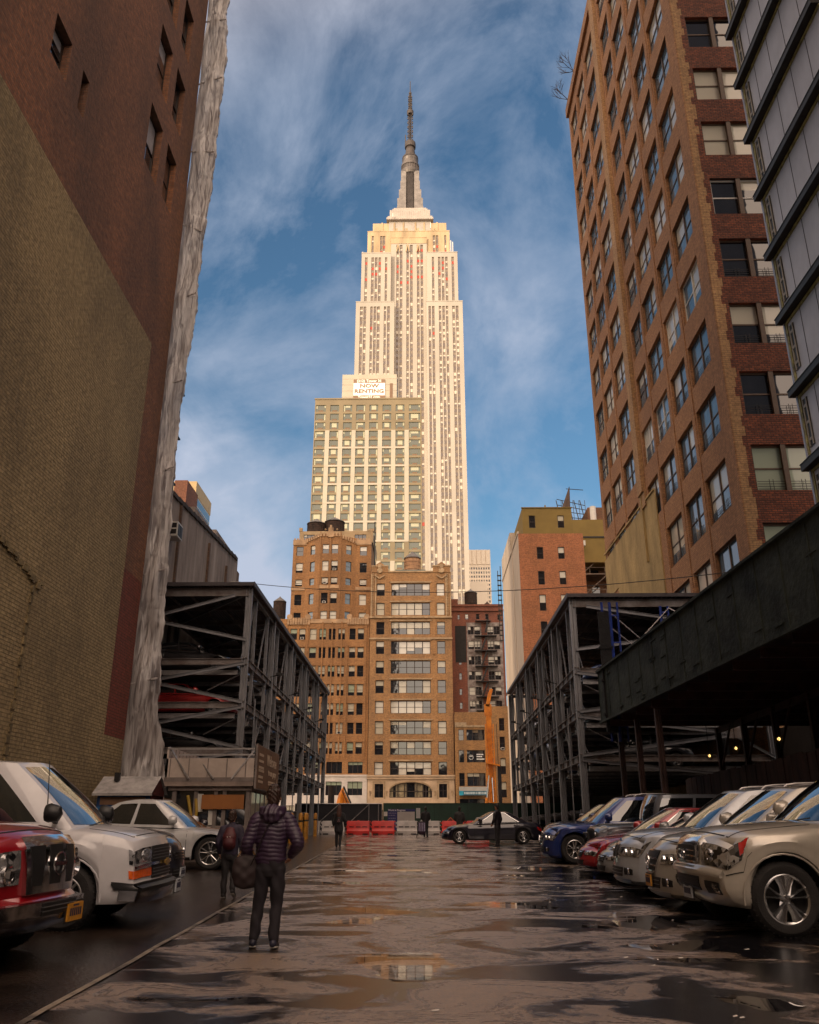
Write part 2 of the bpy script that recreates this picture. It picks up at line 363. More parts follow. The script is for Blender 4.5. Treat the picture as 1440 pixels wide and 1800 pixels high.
def W(pl, u0, u1, z0, z1, d=.22, cols=1, frame=TRIM_DK, sill=.08, panes=(GL_DARK, GL_BLIND), nv=9, rail=True, blinds=.5, fw=.06, ac=0, grille=False, sm=None):
    var = random.randrange(nv)
    t = win_tpl(u1-u0, z1-z0, cols, frame, sill, var, panes, fw, rail, blinds, grille)
    return dict(pos=tuple(pl.P((u0+u1)/2, z0, d)), rz=pl.rz(), t=t, mats=(frame, sm or SILL, IRON), pm=panes, ac=random.random() < ac)
# ================================================================ SETTING
def gz(y): return SL*min(max(y, -15), 70)
def asphalt():
    m = bpy.data.materials.new('wet_asphalt'); m.use_nodes = True; n = m.node_tree.nodes; l = m.node_tree.links; b = n['Principled BSDF']
    g = n.new('ShaderNodeNewGeometry')
    def noise(sc, det=4, dist=0, mapsc=None, ro=.55):
        t = n.new('ShaderNodeTexNoise'); t.inputs['Scale'].default_value = sc; t.inputs['Detail'].default_value = det; t.inputs['Distortion'].default_value = dist; t.inputs['Roughness'].default_value = ro
        if mapsc:
            mp = n.new('ShaderNodeMapping'); mp.inputs['Scale'].default_value = mapsc; l.new(g.outputs['Position'], mp.inputs[0]); l.new(mp.outputs[0], t.inputs['Vector'])
        else: l.new(g.outputs['Position'], t.inputs['Vector'])
        return t.outputs['Fac']
    def ramp(src, stops):
        r = n.new('ShaderNodeValToRGB'); e = r.color_ramp.elements
        while len(e) > 2: e.remove(e[-1])
        e[0].position, c0 = stops[0]; e[0].color = (*[c0]*3, 1) if not isinstance(c0, tuple) else (*c0, 1)
        e[1].position, c1 = stops[1]; e[1].color = (*[c1]*3, 1) if not isinstance(c1, tuple) else (*c1, 1)
        for p, c in stops[2:]: x = e.new(p); x.color = (*[c]*3, 1) if not isinstance(c, tuple) else (*c, 1)
        l.new(src, r.inputs[0]); return r.outputs[0]
    def math2(op, a, b_):
        x = n.new('ShaderNodeMath'); x.operation = op
        for i, s_ in enumerate((a, b_)):
            if isinstance(s_, (int, float)): x.inputs[i].default_value = s_
            else: l.new(s_, x.inputs[i])
        return x.outputs[0]
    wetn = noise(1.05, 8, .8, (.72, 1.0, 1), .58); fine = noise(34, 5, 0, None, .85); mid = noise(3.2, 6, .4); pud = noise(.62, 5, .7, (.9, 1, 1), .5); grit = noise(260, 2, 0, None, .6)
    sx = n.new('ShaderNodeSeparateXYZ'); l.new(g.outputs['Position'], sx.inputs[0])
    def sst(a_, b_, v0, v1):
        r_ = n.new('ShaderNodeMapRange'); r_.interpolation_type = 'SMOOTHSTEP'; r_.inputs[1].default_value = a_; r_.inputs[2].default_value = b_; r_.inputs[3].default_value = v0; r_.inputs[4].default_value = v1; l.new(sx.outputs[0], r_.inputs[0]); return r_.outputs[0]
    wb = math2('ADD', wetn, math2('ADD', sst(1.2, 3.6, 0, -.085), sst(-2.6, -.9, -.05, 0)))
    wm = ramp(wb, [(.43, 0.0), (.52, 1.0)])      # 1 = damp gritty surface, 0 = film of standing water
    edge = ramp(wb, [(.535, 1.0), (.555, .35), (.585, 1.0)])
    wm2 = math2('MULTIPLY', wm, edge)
    bc = n.new('ShaderNodeMix'); bc.data_type = 'RGBA'; l.new(wm2, bc.inputs[0]); bc.inputs[6].default_value = (.012, .0115, .014, 1); bc.inputs[7].default_value = (.23, .145, .082, 1)  # warm grit colour has the golden reflection of the sunlit tower painted in
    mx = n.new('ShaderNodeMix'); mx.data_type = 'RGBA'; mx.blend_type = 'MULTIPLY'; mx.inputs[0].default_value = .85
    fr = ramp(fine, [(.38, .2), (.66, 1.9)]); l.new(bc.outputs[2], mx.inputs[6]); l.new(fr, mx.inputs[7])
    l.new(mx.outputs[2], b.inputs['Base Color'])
    pm = ramp(math2('ADD', pud, sst(1.0, 2.4, 0, -.02)), [(.375, 1.0), (.39, 0.0)])
    rw = n.new('ShaderNodeMix'); rw.data_type = 'FLOAT'; l.new(wm2, rw.inputs[0]); rw.inputs[2].default_value = .09; rw.inputs[3].default_value = .36
    rm = math2('MULTIPLY', rw.outputs[0], math2('ADD', math2('MULTIPLY', mid, .8), .6))
    rr = n.new('ShaderNodeMix'); rr.data_type = 'FLOAT'; l.new(pm, rr.inputs[0]); l.new(rm, rr.inputs[2]); rr.inputs[3].default_value = .012
    l.new(rr.outputs[0], b.inputs['Roughness']); b.inputs['Specular IOR Level'].default_value = 1.0
    inv = math2('MULTIPLY', math2('SUBTRACT', 1.0, pm), math2('ADD', math2('MULTIPLY', wm2, .85), .12))
    hb = math2('MULTIPLY', math2('ADD', math2('MULTIPLY', fine, .8), math2('MULTIPLY', grit, .3)), inv)
    bp = n.new('ShaderNodeBump'); bp.inputs['Strength'].default_value = 1.0; bp.inputs['Distance'].default_value = .012; l.new(hb, bp.inputs['Height'])
    l.new(bp.outputs[0], b.inputs['Normal'])
    b.inputs['Coat Weight'].default_value = .7; b.inputs['Coat Roughness'].default_value = .40; b.inputs['Coat IOR'].default_value = 1.9; l.new(bp.outputs[0], b.inputs['Coat Normal'])
    cw = math2('MULTIPLY', wm2, .9); l.new(cw, b.inputs['Coat Weight'])
    return m
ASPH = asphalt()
CONC = M('damp_brown_paving', (.035, .024, .019), .22, var=.5, vs=1.4, bump=.25, bs=25, spec=.6)
mb = MB()
xs = [-3000, -400, -60, -30, -15, -8, -4, 0, 4, 8, 15, 30, 60, 400, 3000]; ys = [-400, -60, -15, 0, 10, 20, 30, 40, 50, 60, 70, 100, 200, 500, 3000]
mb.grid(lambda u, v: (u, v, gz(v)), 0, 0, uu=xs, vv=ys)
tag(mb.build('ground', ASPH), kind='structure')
def seamx(y): return -2.75-.0345*(y-6.8)
mb = MB()
mb.grid(lambda u, v: (-10.45+(seamx(v)+10.45)*u, v, gz(v)+.004), 0, 0, uu=[0, .3, .6, 1], vv=[-8+i*4 for i in range(19)])
tag(mb.build('pavement', CONC), kind='structure')
mb = MB()
for i in range(60):
    y0 = -4+i*1.1; j0 = .012*sin(i*2.3); j1 = .012*sin((i+1)*2.3)
    mb.q([(seamx(y0)-.03+j0, y0, gz(y0)+.010), (seamx(y0)+.03+j0, y0, gz(y0)+.010), (seamx(y0+1.1)+.03+j1, y0+1.1, gz(y0+1.1)+.010), (seamx(y0+1.1)-.03+j1, y0+1.1, gz(y0+1.1)+.010)])
tag(mb.build('kerb', M('worn_concrete_edge', (.20, .16, .12), .6, var=.6, vs=3, bump=.3)), kind='structure')

def opposite_side():
    for i, (x0, x1, h, c) in enumerate(((-62, -34, 27, (.30, .14, .07)), (-33.9, -12, 21, (.34, .22, .12)), (-11.9, 14, 24, (.26, .10, .05)), (14.1, 44, 29, (.32, .24, .16)))):
        q = MB(); q.box(x0, x1, -60, -42, 0, h, 0); q.box(x0-.1, x1+.1, -42.2, -41.6, h-.6, h+.3, 0)
        n = int((x1-x0)/3)
        for k in range(int(h/3.6)):
            for j in range(n): xx = x0+.9+j*3.0; q.box(xx, xx+1.5, -41.98, -41.9, 1.2+k*3.6, 3.4+k*3.6, 1)
        solo('street_building', q, [brick('street_brick_%d' % i, c, tuple(v*.75 for v in c), (.2, .16, .12)), GL_DARK], ('%s brick building across the street behind the viewpoint' % ('brown', 'tan', 'dark red', 'beige')[i]), 'building', ((x0+x1)/2, -50, 0))
opposite_side()

# ================================================================ TALL TOWER (stone, stepped, with mast)
STONE = M('limestone', (.40, .36, .305), .8, var=.12, vs=.08, bump=0, streak=.3)
STONE_O = M('weathered_limestone', (.47, .35, .21), .8, var=.30, vs=.12, streak=.2)
METAL = M('mast_metal', (.12, .105, .095), .45, .4, var=.35, vs=.3)
METAL_D = M('dark_mast_metal', (.06, .048, .042), .5, .3, var=.4, vs=.5)
SPAN = M('spandrel_metal', (.22, .175, .135), .6, var=.25, vs=.3)
def tower():
    X0, X1, Y = -36.8, 23.6, 410.
    t = thing('skyscraper', 'cream stone stepped skyscraper with dark metal mast and antenna, tallest in the picture', 'skyscraper', (-6, Y+20, 0))
    FH = 3.72; rnd = random.Random(5)
    b = MB(); sp = MB(); wins = []
    tp = {}
    def tplw(wd, kind):
        k = (wd, kind)
        if k not in tp:
            f = MB(); p = MB(); h = 1.95
            f.box(-wd/2, wd/2, -.06, .05, -.12, .0); f.box(-wd/2, -wd/2+.12, -.04, .05, 0, h); f.box(wd/2-.12, wd/2, -.04, .05, 0, h)
            s = {0: 0, 1: .45, 2: 1.}[kind if kind < 3 else 0]; zc = h-h*s
            if s < 1: p.q([(-wd/2+.12, 0, 0), (wd/2-.12, 0, 0), (wd/2-.12, 0, zc), (-wd/2+.12, 0, zc)], 0)
            if s > 0: p.q([(-wd/2+.12, 0, zc), (wd/2-.12, 0, zc), (wd/2-.12, 0, h), (-wd/2+.12, 0, h)], 1)
            tp[k] = (f, p)
        return tp[k]
    def block(x0, x1, y0, y1, z0, z1, cols, mat=0, sidecols=None, d=.5, capz=1.6):
        k_ = y0/Y; x0 *= k_; x1 *= k_; z1 = 1.35+(z1-1.35)*k_; z0 = 1.35+(z0-1.35)*k_ if z0 > 1 else 0; cols = [(c0*k_, c1*k_) for c0, c1 in cols]
        for pl, u0, u1, cs in ((Plane((0, y0), (1, 0), (0, 1)), x0, x1, cols), (Plane((x0, 0), (0, 1), (1, 0)), y0, y1, sidecols or []), (Plane((x1, 0), (0, 1), (-1, 0)), y0, y1, sidecols or [])):
            ops = [(c0, c1, z0, z1-3.0) for c0, c1 in cs]
            facade(b, pl, u0, u1, z0, z1, ops, d, mat)
            for c0, c1 in cs:
                sp.q([pl.P(c0, z0, d), pl.P(c1, z0, d), pl.P(c1, z1-3.0, d), pl.P(c0, z1-3.0, d)])
                k = math.ceil(z0/FH)
                while k*FH+2.2 < z1-3.2:
                    r = rnd.random(); zt = k*FH
                    pm = (GL_WARM, GL_PALE); kd = 0 if r < .62 else (1 if r < .86 else 2)
                    if z1 > 300 and zt > 296 and rnd.random() < .22 or rnd.random() < .006: pm = (GL_RED, GL_PALE); kd = 0
                    wins.append(dict(pos=tuple(pl.P((c0+c1)/2, zt, d-.02)), rz=pl.rz(), t=tplw(round(c1-c0, 2), kd), mats=(SPAN,), pm=pm)); k += 1
        b.q([(x0, y1, z0), (x0, y1, z1), (x1, y1, z1), (x1, y1, z0)], mat); b.q([(x0, y0, z1), (x1, y0, z1), (x1, y1, z1), (x0, y1, z1)], mat)
        b.box(x0-.15, x1+.15, y0-.15, y0+.6, z1, z1+.5, mat)
    sc = [(Y+6+i*4.5, Y+7.4+i*4.5) for i in range(6)]
    L2 = [(-34.4, -32.8), (-32.4, -30.9), (-28.6, -27.2), (-26.7, -25.2), (-24.8, -23.2), (-20.9, -19.6), (-19.0, -17.5)]
    R2c = [(4.3, 5.7), (6.3, 7.7), (10.1, 11.5), (12.1, 13.5), (14.1, 15.4), (17.7, 19.2), (19.7, 21.2)]
    CC = [(-14.0, -12.6), (-12.0, -10.5), (-8.2, -6.8), (-6.1, -4.6), (-2.2, -.7), (-.1, 1.4)]
    L1 = [(-32.2, -30.7), (-28.5, -26.9), (-26.4, -24.9), (-24.4, -22.9), (-20.6, -19.3)]
    R1 = [(6.5, 7.8), (10.0, 11.5), (12.1, 13.5), (14.2, 15.6), (17.8, 19.2)]
    block(X0, -15.0, Y, Y+36, 0, 282, L2, sidecols=sc)
    block(3.2, X1, Y, Y+36, 0, 282, R2c, sidecols=sc)
    block(-34.2, -17.2, Y+1.5, Y+34, 282.5, 315.4, L1, sidecols=sc[:5])
    block(3.6, 21.3, Y+1.5, Y+34, 282.5, 315.4, R1, sidecols=sc[:5])
    block(-17.2, 3.6, Y+4.6, Y+40, 0, 324, CC)
    block(-31.0, 17.0, Y+6, Y+32, 315, 330.5, [(-28.6, -27.3), (-23.6, -22.2), (-22., -20.6), (7.2, 8.6), (9.0, 10.4), (13.9, 15.1)], mat=1)
    block(-17.2, 3.6, Y+4.4, Y+12, 322, 326, [], mat=1)
    kk = 418/410.; b.box(-28.0*kk, 15.2*kk, Y+8, Y+30, 334, 1.35+335.05*kk, 1)
    for x in (-22.5, -15.3, -9.9, -2.9, 2.2, 9.8): b.box(x*kk-.5, x*kk+.5, Y+7.6, Y+8, 334, 1.35+335.3*kk, 1)
    for x in (-23.5, -14.2, -8.2, -1.6, 8.6): b.box(x*kk-.8, x*kk+.8, Y+7.9, Y+7.99, 337.6, 339.2, 1)
    for x in (-13.2, -7.6, -1.4):
        for dx in (-.9, .9): b.bar((x+dx, Y+4.3, 319.5), (x+dx*.2, Y+4.3, 324.5), .5, .5, 1)
    b.build('wall', [STONE, STONE_O], t); sp.build('spandrel', SPAN, t)
    st = MB(); K2 = 430/410.
    def fz(z): return .985 if z < 377 else min(1.0, .985+.015*(z-377)/60)
    def lift(m_): m_.v = [(x*K2, Y+20+(y-Y-20)*K2, 1.35+(z-1.35)*K2*(fz(z) if z > 340 else .976)) for x, y, z in m_.v]; return m_
    st.box(-18, 6, Y+8.5, Y+32, 325, 339)
    for i, (hw, z0, z1) in enumerate(((13.4, 336.4, 337.8), (12.8, 337.8, 339.2), (11.6, 339.2, 341.4), (10.2, 341.4, 343.4), (9.4, 343.4, 344.8))):
        st.box(-6-hw, -6+hw, Y+20-hw, Y+20+hw, z0, z1)
        for k in range(22): st.box(-6-hw+.3+k*hw*2/22, -6-hw+.3+k*hw*2/22+hw*.045, Y+20-hw-.15, Y+20-hw, z0+.2, z1-.3)
    lift(st).build('roof', M('pale_parapet_metal', (.40, .355, .31), .6, var=.15, vs=.3), t)
    ms = MB(); cx, cy = -6.0, Y+20
    ms.lathe([(4.6, 344.8), (4.6, 352), (4.3, 370), (4.3, 376)], (cx, cy, 0), 8, a0=pi/8, a1=2*pi+pi/8)
    for k in range(10):
        x = -2.05+k*.455; ms.box(cx+x-.09, cx+x+.09, cy-4.75, cy-4.2, 346, 377, 1)
    for sx in (-1, 1):
        for s2 in (-1, 1):
            # the flared fins at the four corners
            for (dx, dy) in ((sx*1, s2*1),):
                p0 = [(cx+dx*2.3, cy+dy*2.3), (cx+dx*7.6, cy+dy*6.6)]; pr = [(7.7, 344.8), (7.5, 349), (6.6, 355), (5.8, 362), (5.4, 369), (5.2, 377)]
                for (ra, za), (rb, zb) in zip(pr, pr[1:]):
                    ms.box(cx+dx*2.4 if dx > 0 else cx-ra, cx+ra if dx > 0 else cx-2.4, cy+dy*2.4 if dy > 0 else cy-ra*.8, cy+ra*.8 if dy > 0 else cy-2.4, za, zb, 2)
    ms.lathe([(5.0, 376), (5.6, 377.5), (5.6, 379.2), (5.1, 379.2), (5.1, 382.2), (5.5, 382.2), (5.5, 383.6), (4.8, 384.6), (4.7, 386), (5.0, 387.4), (4.6, 388.4)], (cx, cy, 0), 24)
    for k in range(24):
        a = k*pi/12; ms.box(cx+5.2*cos(a)-.25, cx+5.2*cos(a)+.25, cy+5.2*sin(a)-.25, cy+5.2*sin(a)+.25, 379.4, 382, 1)
    lift(ms).build('mast', [METAL, METAL_D, M('fin_metal', (.21, .19, .175), .5, .2, var=.3, vs=.4)], t)
    an = MB()
    an.lathe([(4.9, 388.2), (4.9, 389.2), (3.2, 390.5), (3.0, 392.6), (2.6, 396.2), (3.3, 396.6), (3.4, 398.5), (3.3, 400), (2.2, 400.4)], (cx, cy, 0), 16)
    for r_, za, zb in ((1.5, 400, 421), (.85, 423, 436)):
        n_ = int((zb-za)/1.6)
        for k in range(4):
            a = pi/4+k*pi/2; an.bar((cx+r_*cos(a), cy+r_*sin(a), za), (cx+r_*cos(a), cy+r_*sin(a), zb), .28)
        for i in range(n_):
            z = za+(zb-za)*i/n_; z2 = za+(zb-za)*(i+1)/n_
            for k in range(4):
                a = pi/4+k*pi/2; a2 = a+pi/2; an.bar((cx+r_*cos(a), cy+r_*sin(a), z), (cx+r_*cos(a2), cy+r_*sin(a2), z2), .2)
                if i % 2 == 0: an.box(cx+(r_+.5)*cos(a)-.3, cx+(r_+.5)*cos(a)+.3, cy+(r_+.5)*sin(a)-.3, cy+(r_+.5)*sin(a)+.3, z, z+.9)
    an.lathe([(.7, 400), (.6, 423), (.45, 436), (.3, 437), (.22, 446.5)], (cx, cy, 0), 8)
    an.lathe([(2.0, 420.8), (2.1, 423.2), (1.2, 423.6)], (cx, cy, 0), 12); an.lathe([(.9, 436), (.9, 437), (.2, 437.4)], (cx, cy, 0), 8)
    an.box(cx-3.2, cx-2.6, cy-.3, cy+.3, 398, 406)
    lift(an).build('antenna', METAL_D, t)
    aer = MB()
    for x, z0, z1 in ((-34, 316, 319.5), (-32, 316, 318.2), (18.9, 316, 326), (17.8, 318, 327), (20.2, 316, 319), (-16.5, 344.6, 347), (6, 336, 340)):
        aer.box(x-.25, x+.25, Y+4, Y+4.5, z0, z1)
    aer.build('roof_aerial', TRIM_WH, t)
    put_windows(t, wins, 98)
tower()

# ---------------------------------------------------------------- residential tower with sign
OLIVE = M('olive_panel', (.20, .155, .085), .6, var=.15, vs=.15)
CREAM = M('cream_panel', (.40, .36, .285), .7, var=.08, vs=.2)
def flats():
    Y = 260.; t = thing('apartment_tower', 'square apartment tower with cream and olive grid facade under the renting banner', 'building', (-18, Y+12, 0))
    b = MB(); pl = Plane((0, Y), (1, 0), (0, 1)); rows = []; FH = 3.31
    cols = [(-36.2, -32.7), (-31.2, -28.2), (-26.7, -23.7), (-22.3, -19.2), (-17.8, -14.8), (-13.3, -10.3), (-8.8, -5.8), (-4.3, -.4)]
    wins = []; ops_o = []
    k = 0; z = 137.9
    tops = [137.9-FH*i for i in range(38)]
    TR = M('tower_window_frame', (.10, .11, .06), .5, var=0); GG = glassm('tower_glass', (.045, .055, .03), wav=.3, ws=.3); GP = M('tower_blind', (.36, .35, .23), .5, var=0, coat=.5)
    for i, zt in enumerate(tops):
        for ci, (a, c) in enumerate(cols):
            z0, z1 = zt-2.5, zt
            ops_o.append((a, c, z0, z1, .35))
            var = random.randrange(9); w_ = c-a; key = ('fl', round(w_, 2), var)
            if key not in WT:
                f = MB(); p = MB(); h = 2.5; w2 = w_/2
                f.box(-w2, w2, -.05, .06, 0, .14); f.box(-w2, w2, -.05, .06, h-.12, h); f.box(-w2, -w2+.12, -.05, .06, .14, h-.12); f.box(w2-.12, w2, -.05, .06, .14, h-.12)
                for x in (-w2+.62, w2-.62): f.box(x-.06, x+.06, -.04, .06, .14, h-.12)
                f.box(-w2+.62, w2-.62, -.06, .06, .62, .74); f.box(-.8, .8, -.10, .06, .14, .55, 1)
                for j, (xa, xb) in enumerate(((-w2+.12, -w2+.56), (-w2+.68, w2-.68), (w2-.56, w2-.12))):
                    pale = (var*7+j*3) % 5 < (2 if j != 1 else 2) or (var % 3 == 0 and j != 1)
                    fr = [0, .5, 1, .35][(var+j) % 4] if pale else 0; zc = h-.12-(h-.26)*fr
                    if fr > 0: p.q([(xa, 0, zc), (xb, 0, zc), (xb, 0, h-.12), (xa, 0, h-.12)], 1)
                    if fr < 1: p.q([(xa, 0, .14), (xb, 0, .14), (xb, 0, zc), (xa, 0, zc)], 0)
                WT[key] = (f, p)
            wins.append(dict(pos=tuple(pl.P((a+c)/2, z0, .3)), rz=0, t=WT[key], mats=(TR, M('grille_brown', (.16, .09, .05), .6, var=0)), pm=(GG, GP)))
    def ol(i): return i < 3 or 15 <= i <= 16
    # bands of panel: olive on the top three storeys and two in the middle, cream between, olive end columns
    facade(b, pl, -36.5, 0, 0, 140.0, ops_o, .35, 0)
    b2 = MB()
    for i, zt in enumerate(tops[:34]):
        if not ol(i):
            for (xa, xb) in zip([c[1] for c in cols[:-1]], [c[0] for c in cols[1:]]): b2.box(xa+.02, xb-.02, Y-.12, Y-.01, zt-FH+.28, zt+.28)
            if (i-3) % 2 == 1 and i < 15 or i > 16 and (i-17) % 2 == 1: b2.box(-32.6, -4.4, Y-.14, Y-.01, zt-FH+.10, zt-FH+.75)
    b2.build('pale_panel', CREAM, t)
    b.q([(-36.5, Y, 0), (-36.5, Y, 140), (-36.5, Y+24, 140), (-36.5, Y+24, 0)]); b.q([(0, Y, 0), (0, Y+24, 0), (0, Y+24, 140), (0, Y, 140)])
    b.q([(-36.5, Y, 140), (0, Y, 140), (0, Y+24, 140), (-36.5, Y+24, 140)]); b.q([(-36.5, Y+24, 0), (-36.5, Y+24, 140), (0, Y+24, 140), (0, Y+24, 0)])
    b.box(-36.7, .2, Y-.2, Y+.4, 140, 140.5)
    b.build('wall', OLIVE, t)
    p = MB(); p.box(-27.7, -8.6, Y+3, Y+18, 140.0, 151.4); p.box(-11.0, -10.0, Y+2.9, Y+3, 140.6, 147.8, 1)
    for z in (142.5, 144.9, 147.3, 149.6): p.box(-27.72, -8.58, Y+2.98, Y+3, z, z+.06, 1)
    p.build('penthouse', [CREAM, M('louvre_brown', (.17, .10, .06), .7, var=.1)], t)
    put_windows(t, wins, 98)
    s = thing('banner', 'white and brown renting banner near the top of the apartment tower', 'banner', (-18.2, Y+2.7, 141.6))
    f = MB(); f.box(-23.7, -12.7, Y+2.72, Y+2.9, 141.6, 149.3, 0)
    f.box(-23.7, -12.7, Y+2.69, Y+2.719, 147.9, 149.3, 1); f.box(-23.7, -12.7, Y+2.69, Y+2.719, 141.6, 143.0, 1); f.build('board', [M('banner_white', (.82, .80, .74), .7, var=.03), M('banner_brown', (.20, .12, .075), .7, var=0)], s)
    for tx, sz, z, mt, sx in (('NOW', 2.0, 146.7, 1, 1.25), ('RENTING', 2.0, 144.6, 1, 1.22), ('(212) Tower 31', 1.35, 148.6, 0, 1.0), ('Tower31.com', 1.35, 142.3, 0, 1.0)):
        o = text_mb(tx, sz, .06, .05, sx); q = MB(); q.add(o, Matrix.Translation((-18.2, Y+2.66, z))); q.build('lettering', M('banner_brown', ()) if mt else M('banner_white', ()), s)
flats()

# ---------------------------------------------------------------- helper for water tanks
WOOD_D = M('tank_wood_dark', (.045, .022, .014), .85, var=.5, vs=1.5, bump=.4, bs=8)
WOOD_L = M('tank_wood_pale', (.42, .24, .13), .85, var=.25, vs=1.5, bump=.4, bs=8)
def tank(x, y, z0, r, zt, zc, wood, label, legs=1.2, group='rooftop water tanks', pipe=False):
    t = thing('water_tank', label, 'water tank', (x, y, z0), 0, group)
    b = MB(); n = 28
    b.lathe([(r*.97, z0+legs), (r, z0+legs+.1), (r*.97, zt), (0, zt)], (x, y, 0), n); b.lathe([(0, z0+legs), (r*.97, z0+legs)], (x, y, 0), n)
    for k in range(n):
        a = 2*pi*k/n; b.box(x+r*cos(a)-.035, x+r*cos(a)+.035, y+r*sin(a)-.035, y+r*sin(a)+.035, z0+legs+.05, zt-.05)
    b.build('barrel', wood, t)
    h = MB()
    for i in range(6):
        z = z0+legs+.2+(zt-z0-legs-.4)*i/5; h.lathe([(r*1.015, z), (r*1.03, z+.03), (r*1.015, z+.07)], (x, y, 0), n)
    h.build('hoop', IRON, t)
    c = MB(); c.lathe([(r*1.08, zt-.05), (r*1.06, zt+.06), (r*.15, zc), (.12, zc+.15), (0, zc+.2)], (x, y, 0), 16); c.build('lid', M('tank_lid', (.13, .12, .115), .7, var=.3), t)
    g = MB()
    for k in range(6):
        a = 2*pi*k/6; g.bar((x+r*.8*cos(a), y+r*.8*sin(a), z0), (x+r*.8*cos(a), y+r*.8*sin(a), z0+legs), .16)
        a2 = a+pi/3; g.bar((x+r*.8*cos(a), y+r*.8*sin(a), z0), (x+r*.8*cos(a2), y+r*.8*sin(a2), z0+legs), .07)
    g.box(x-r*.9, x+r*.9, y-r*.9, y+r*.9, z0+legs-.12, z0+legs-.01); g.build('stand', IRON, t)
    return t

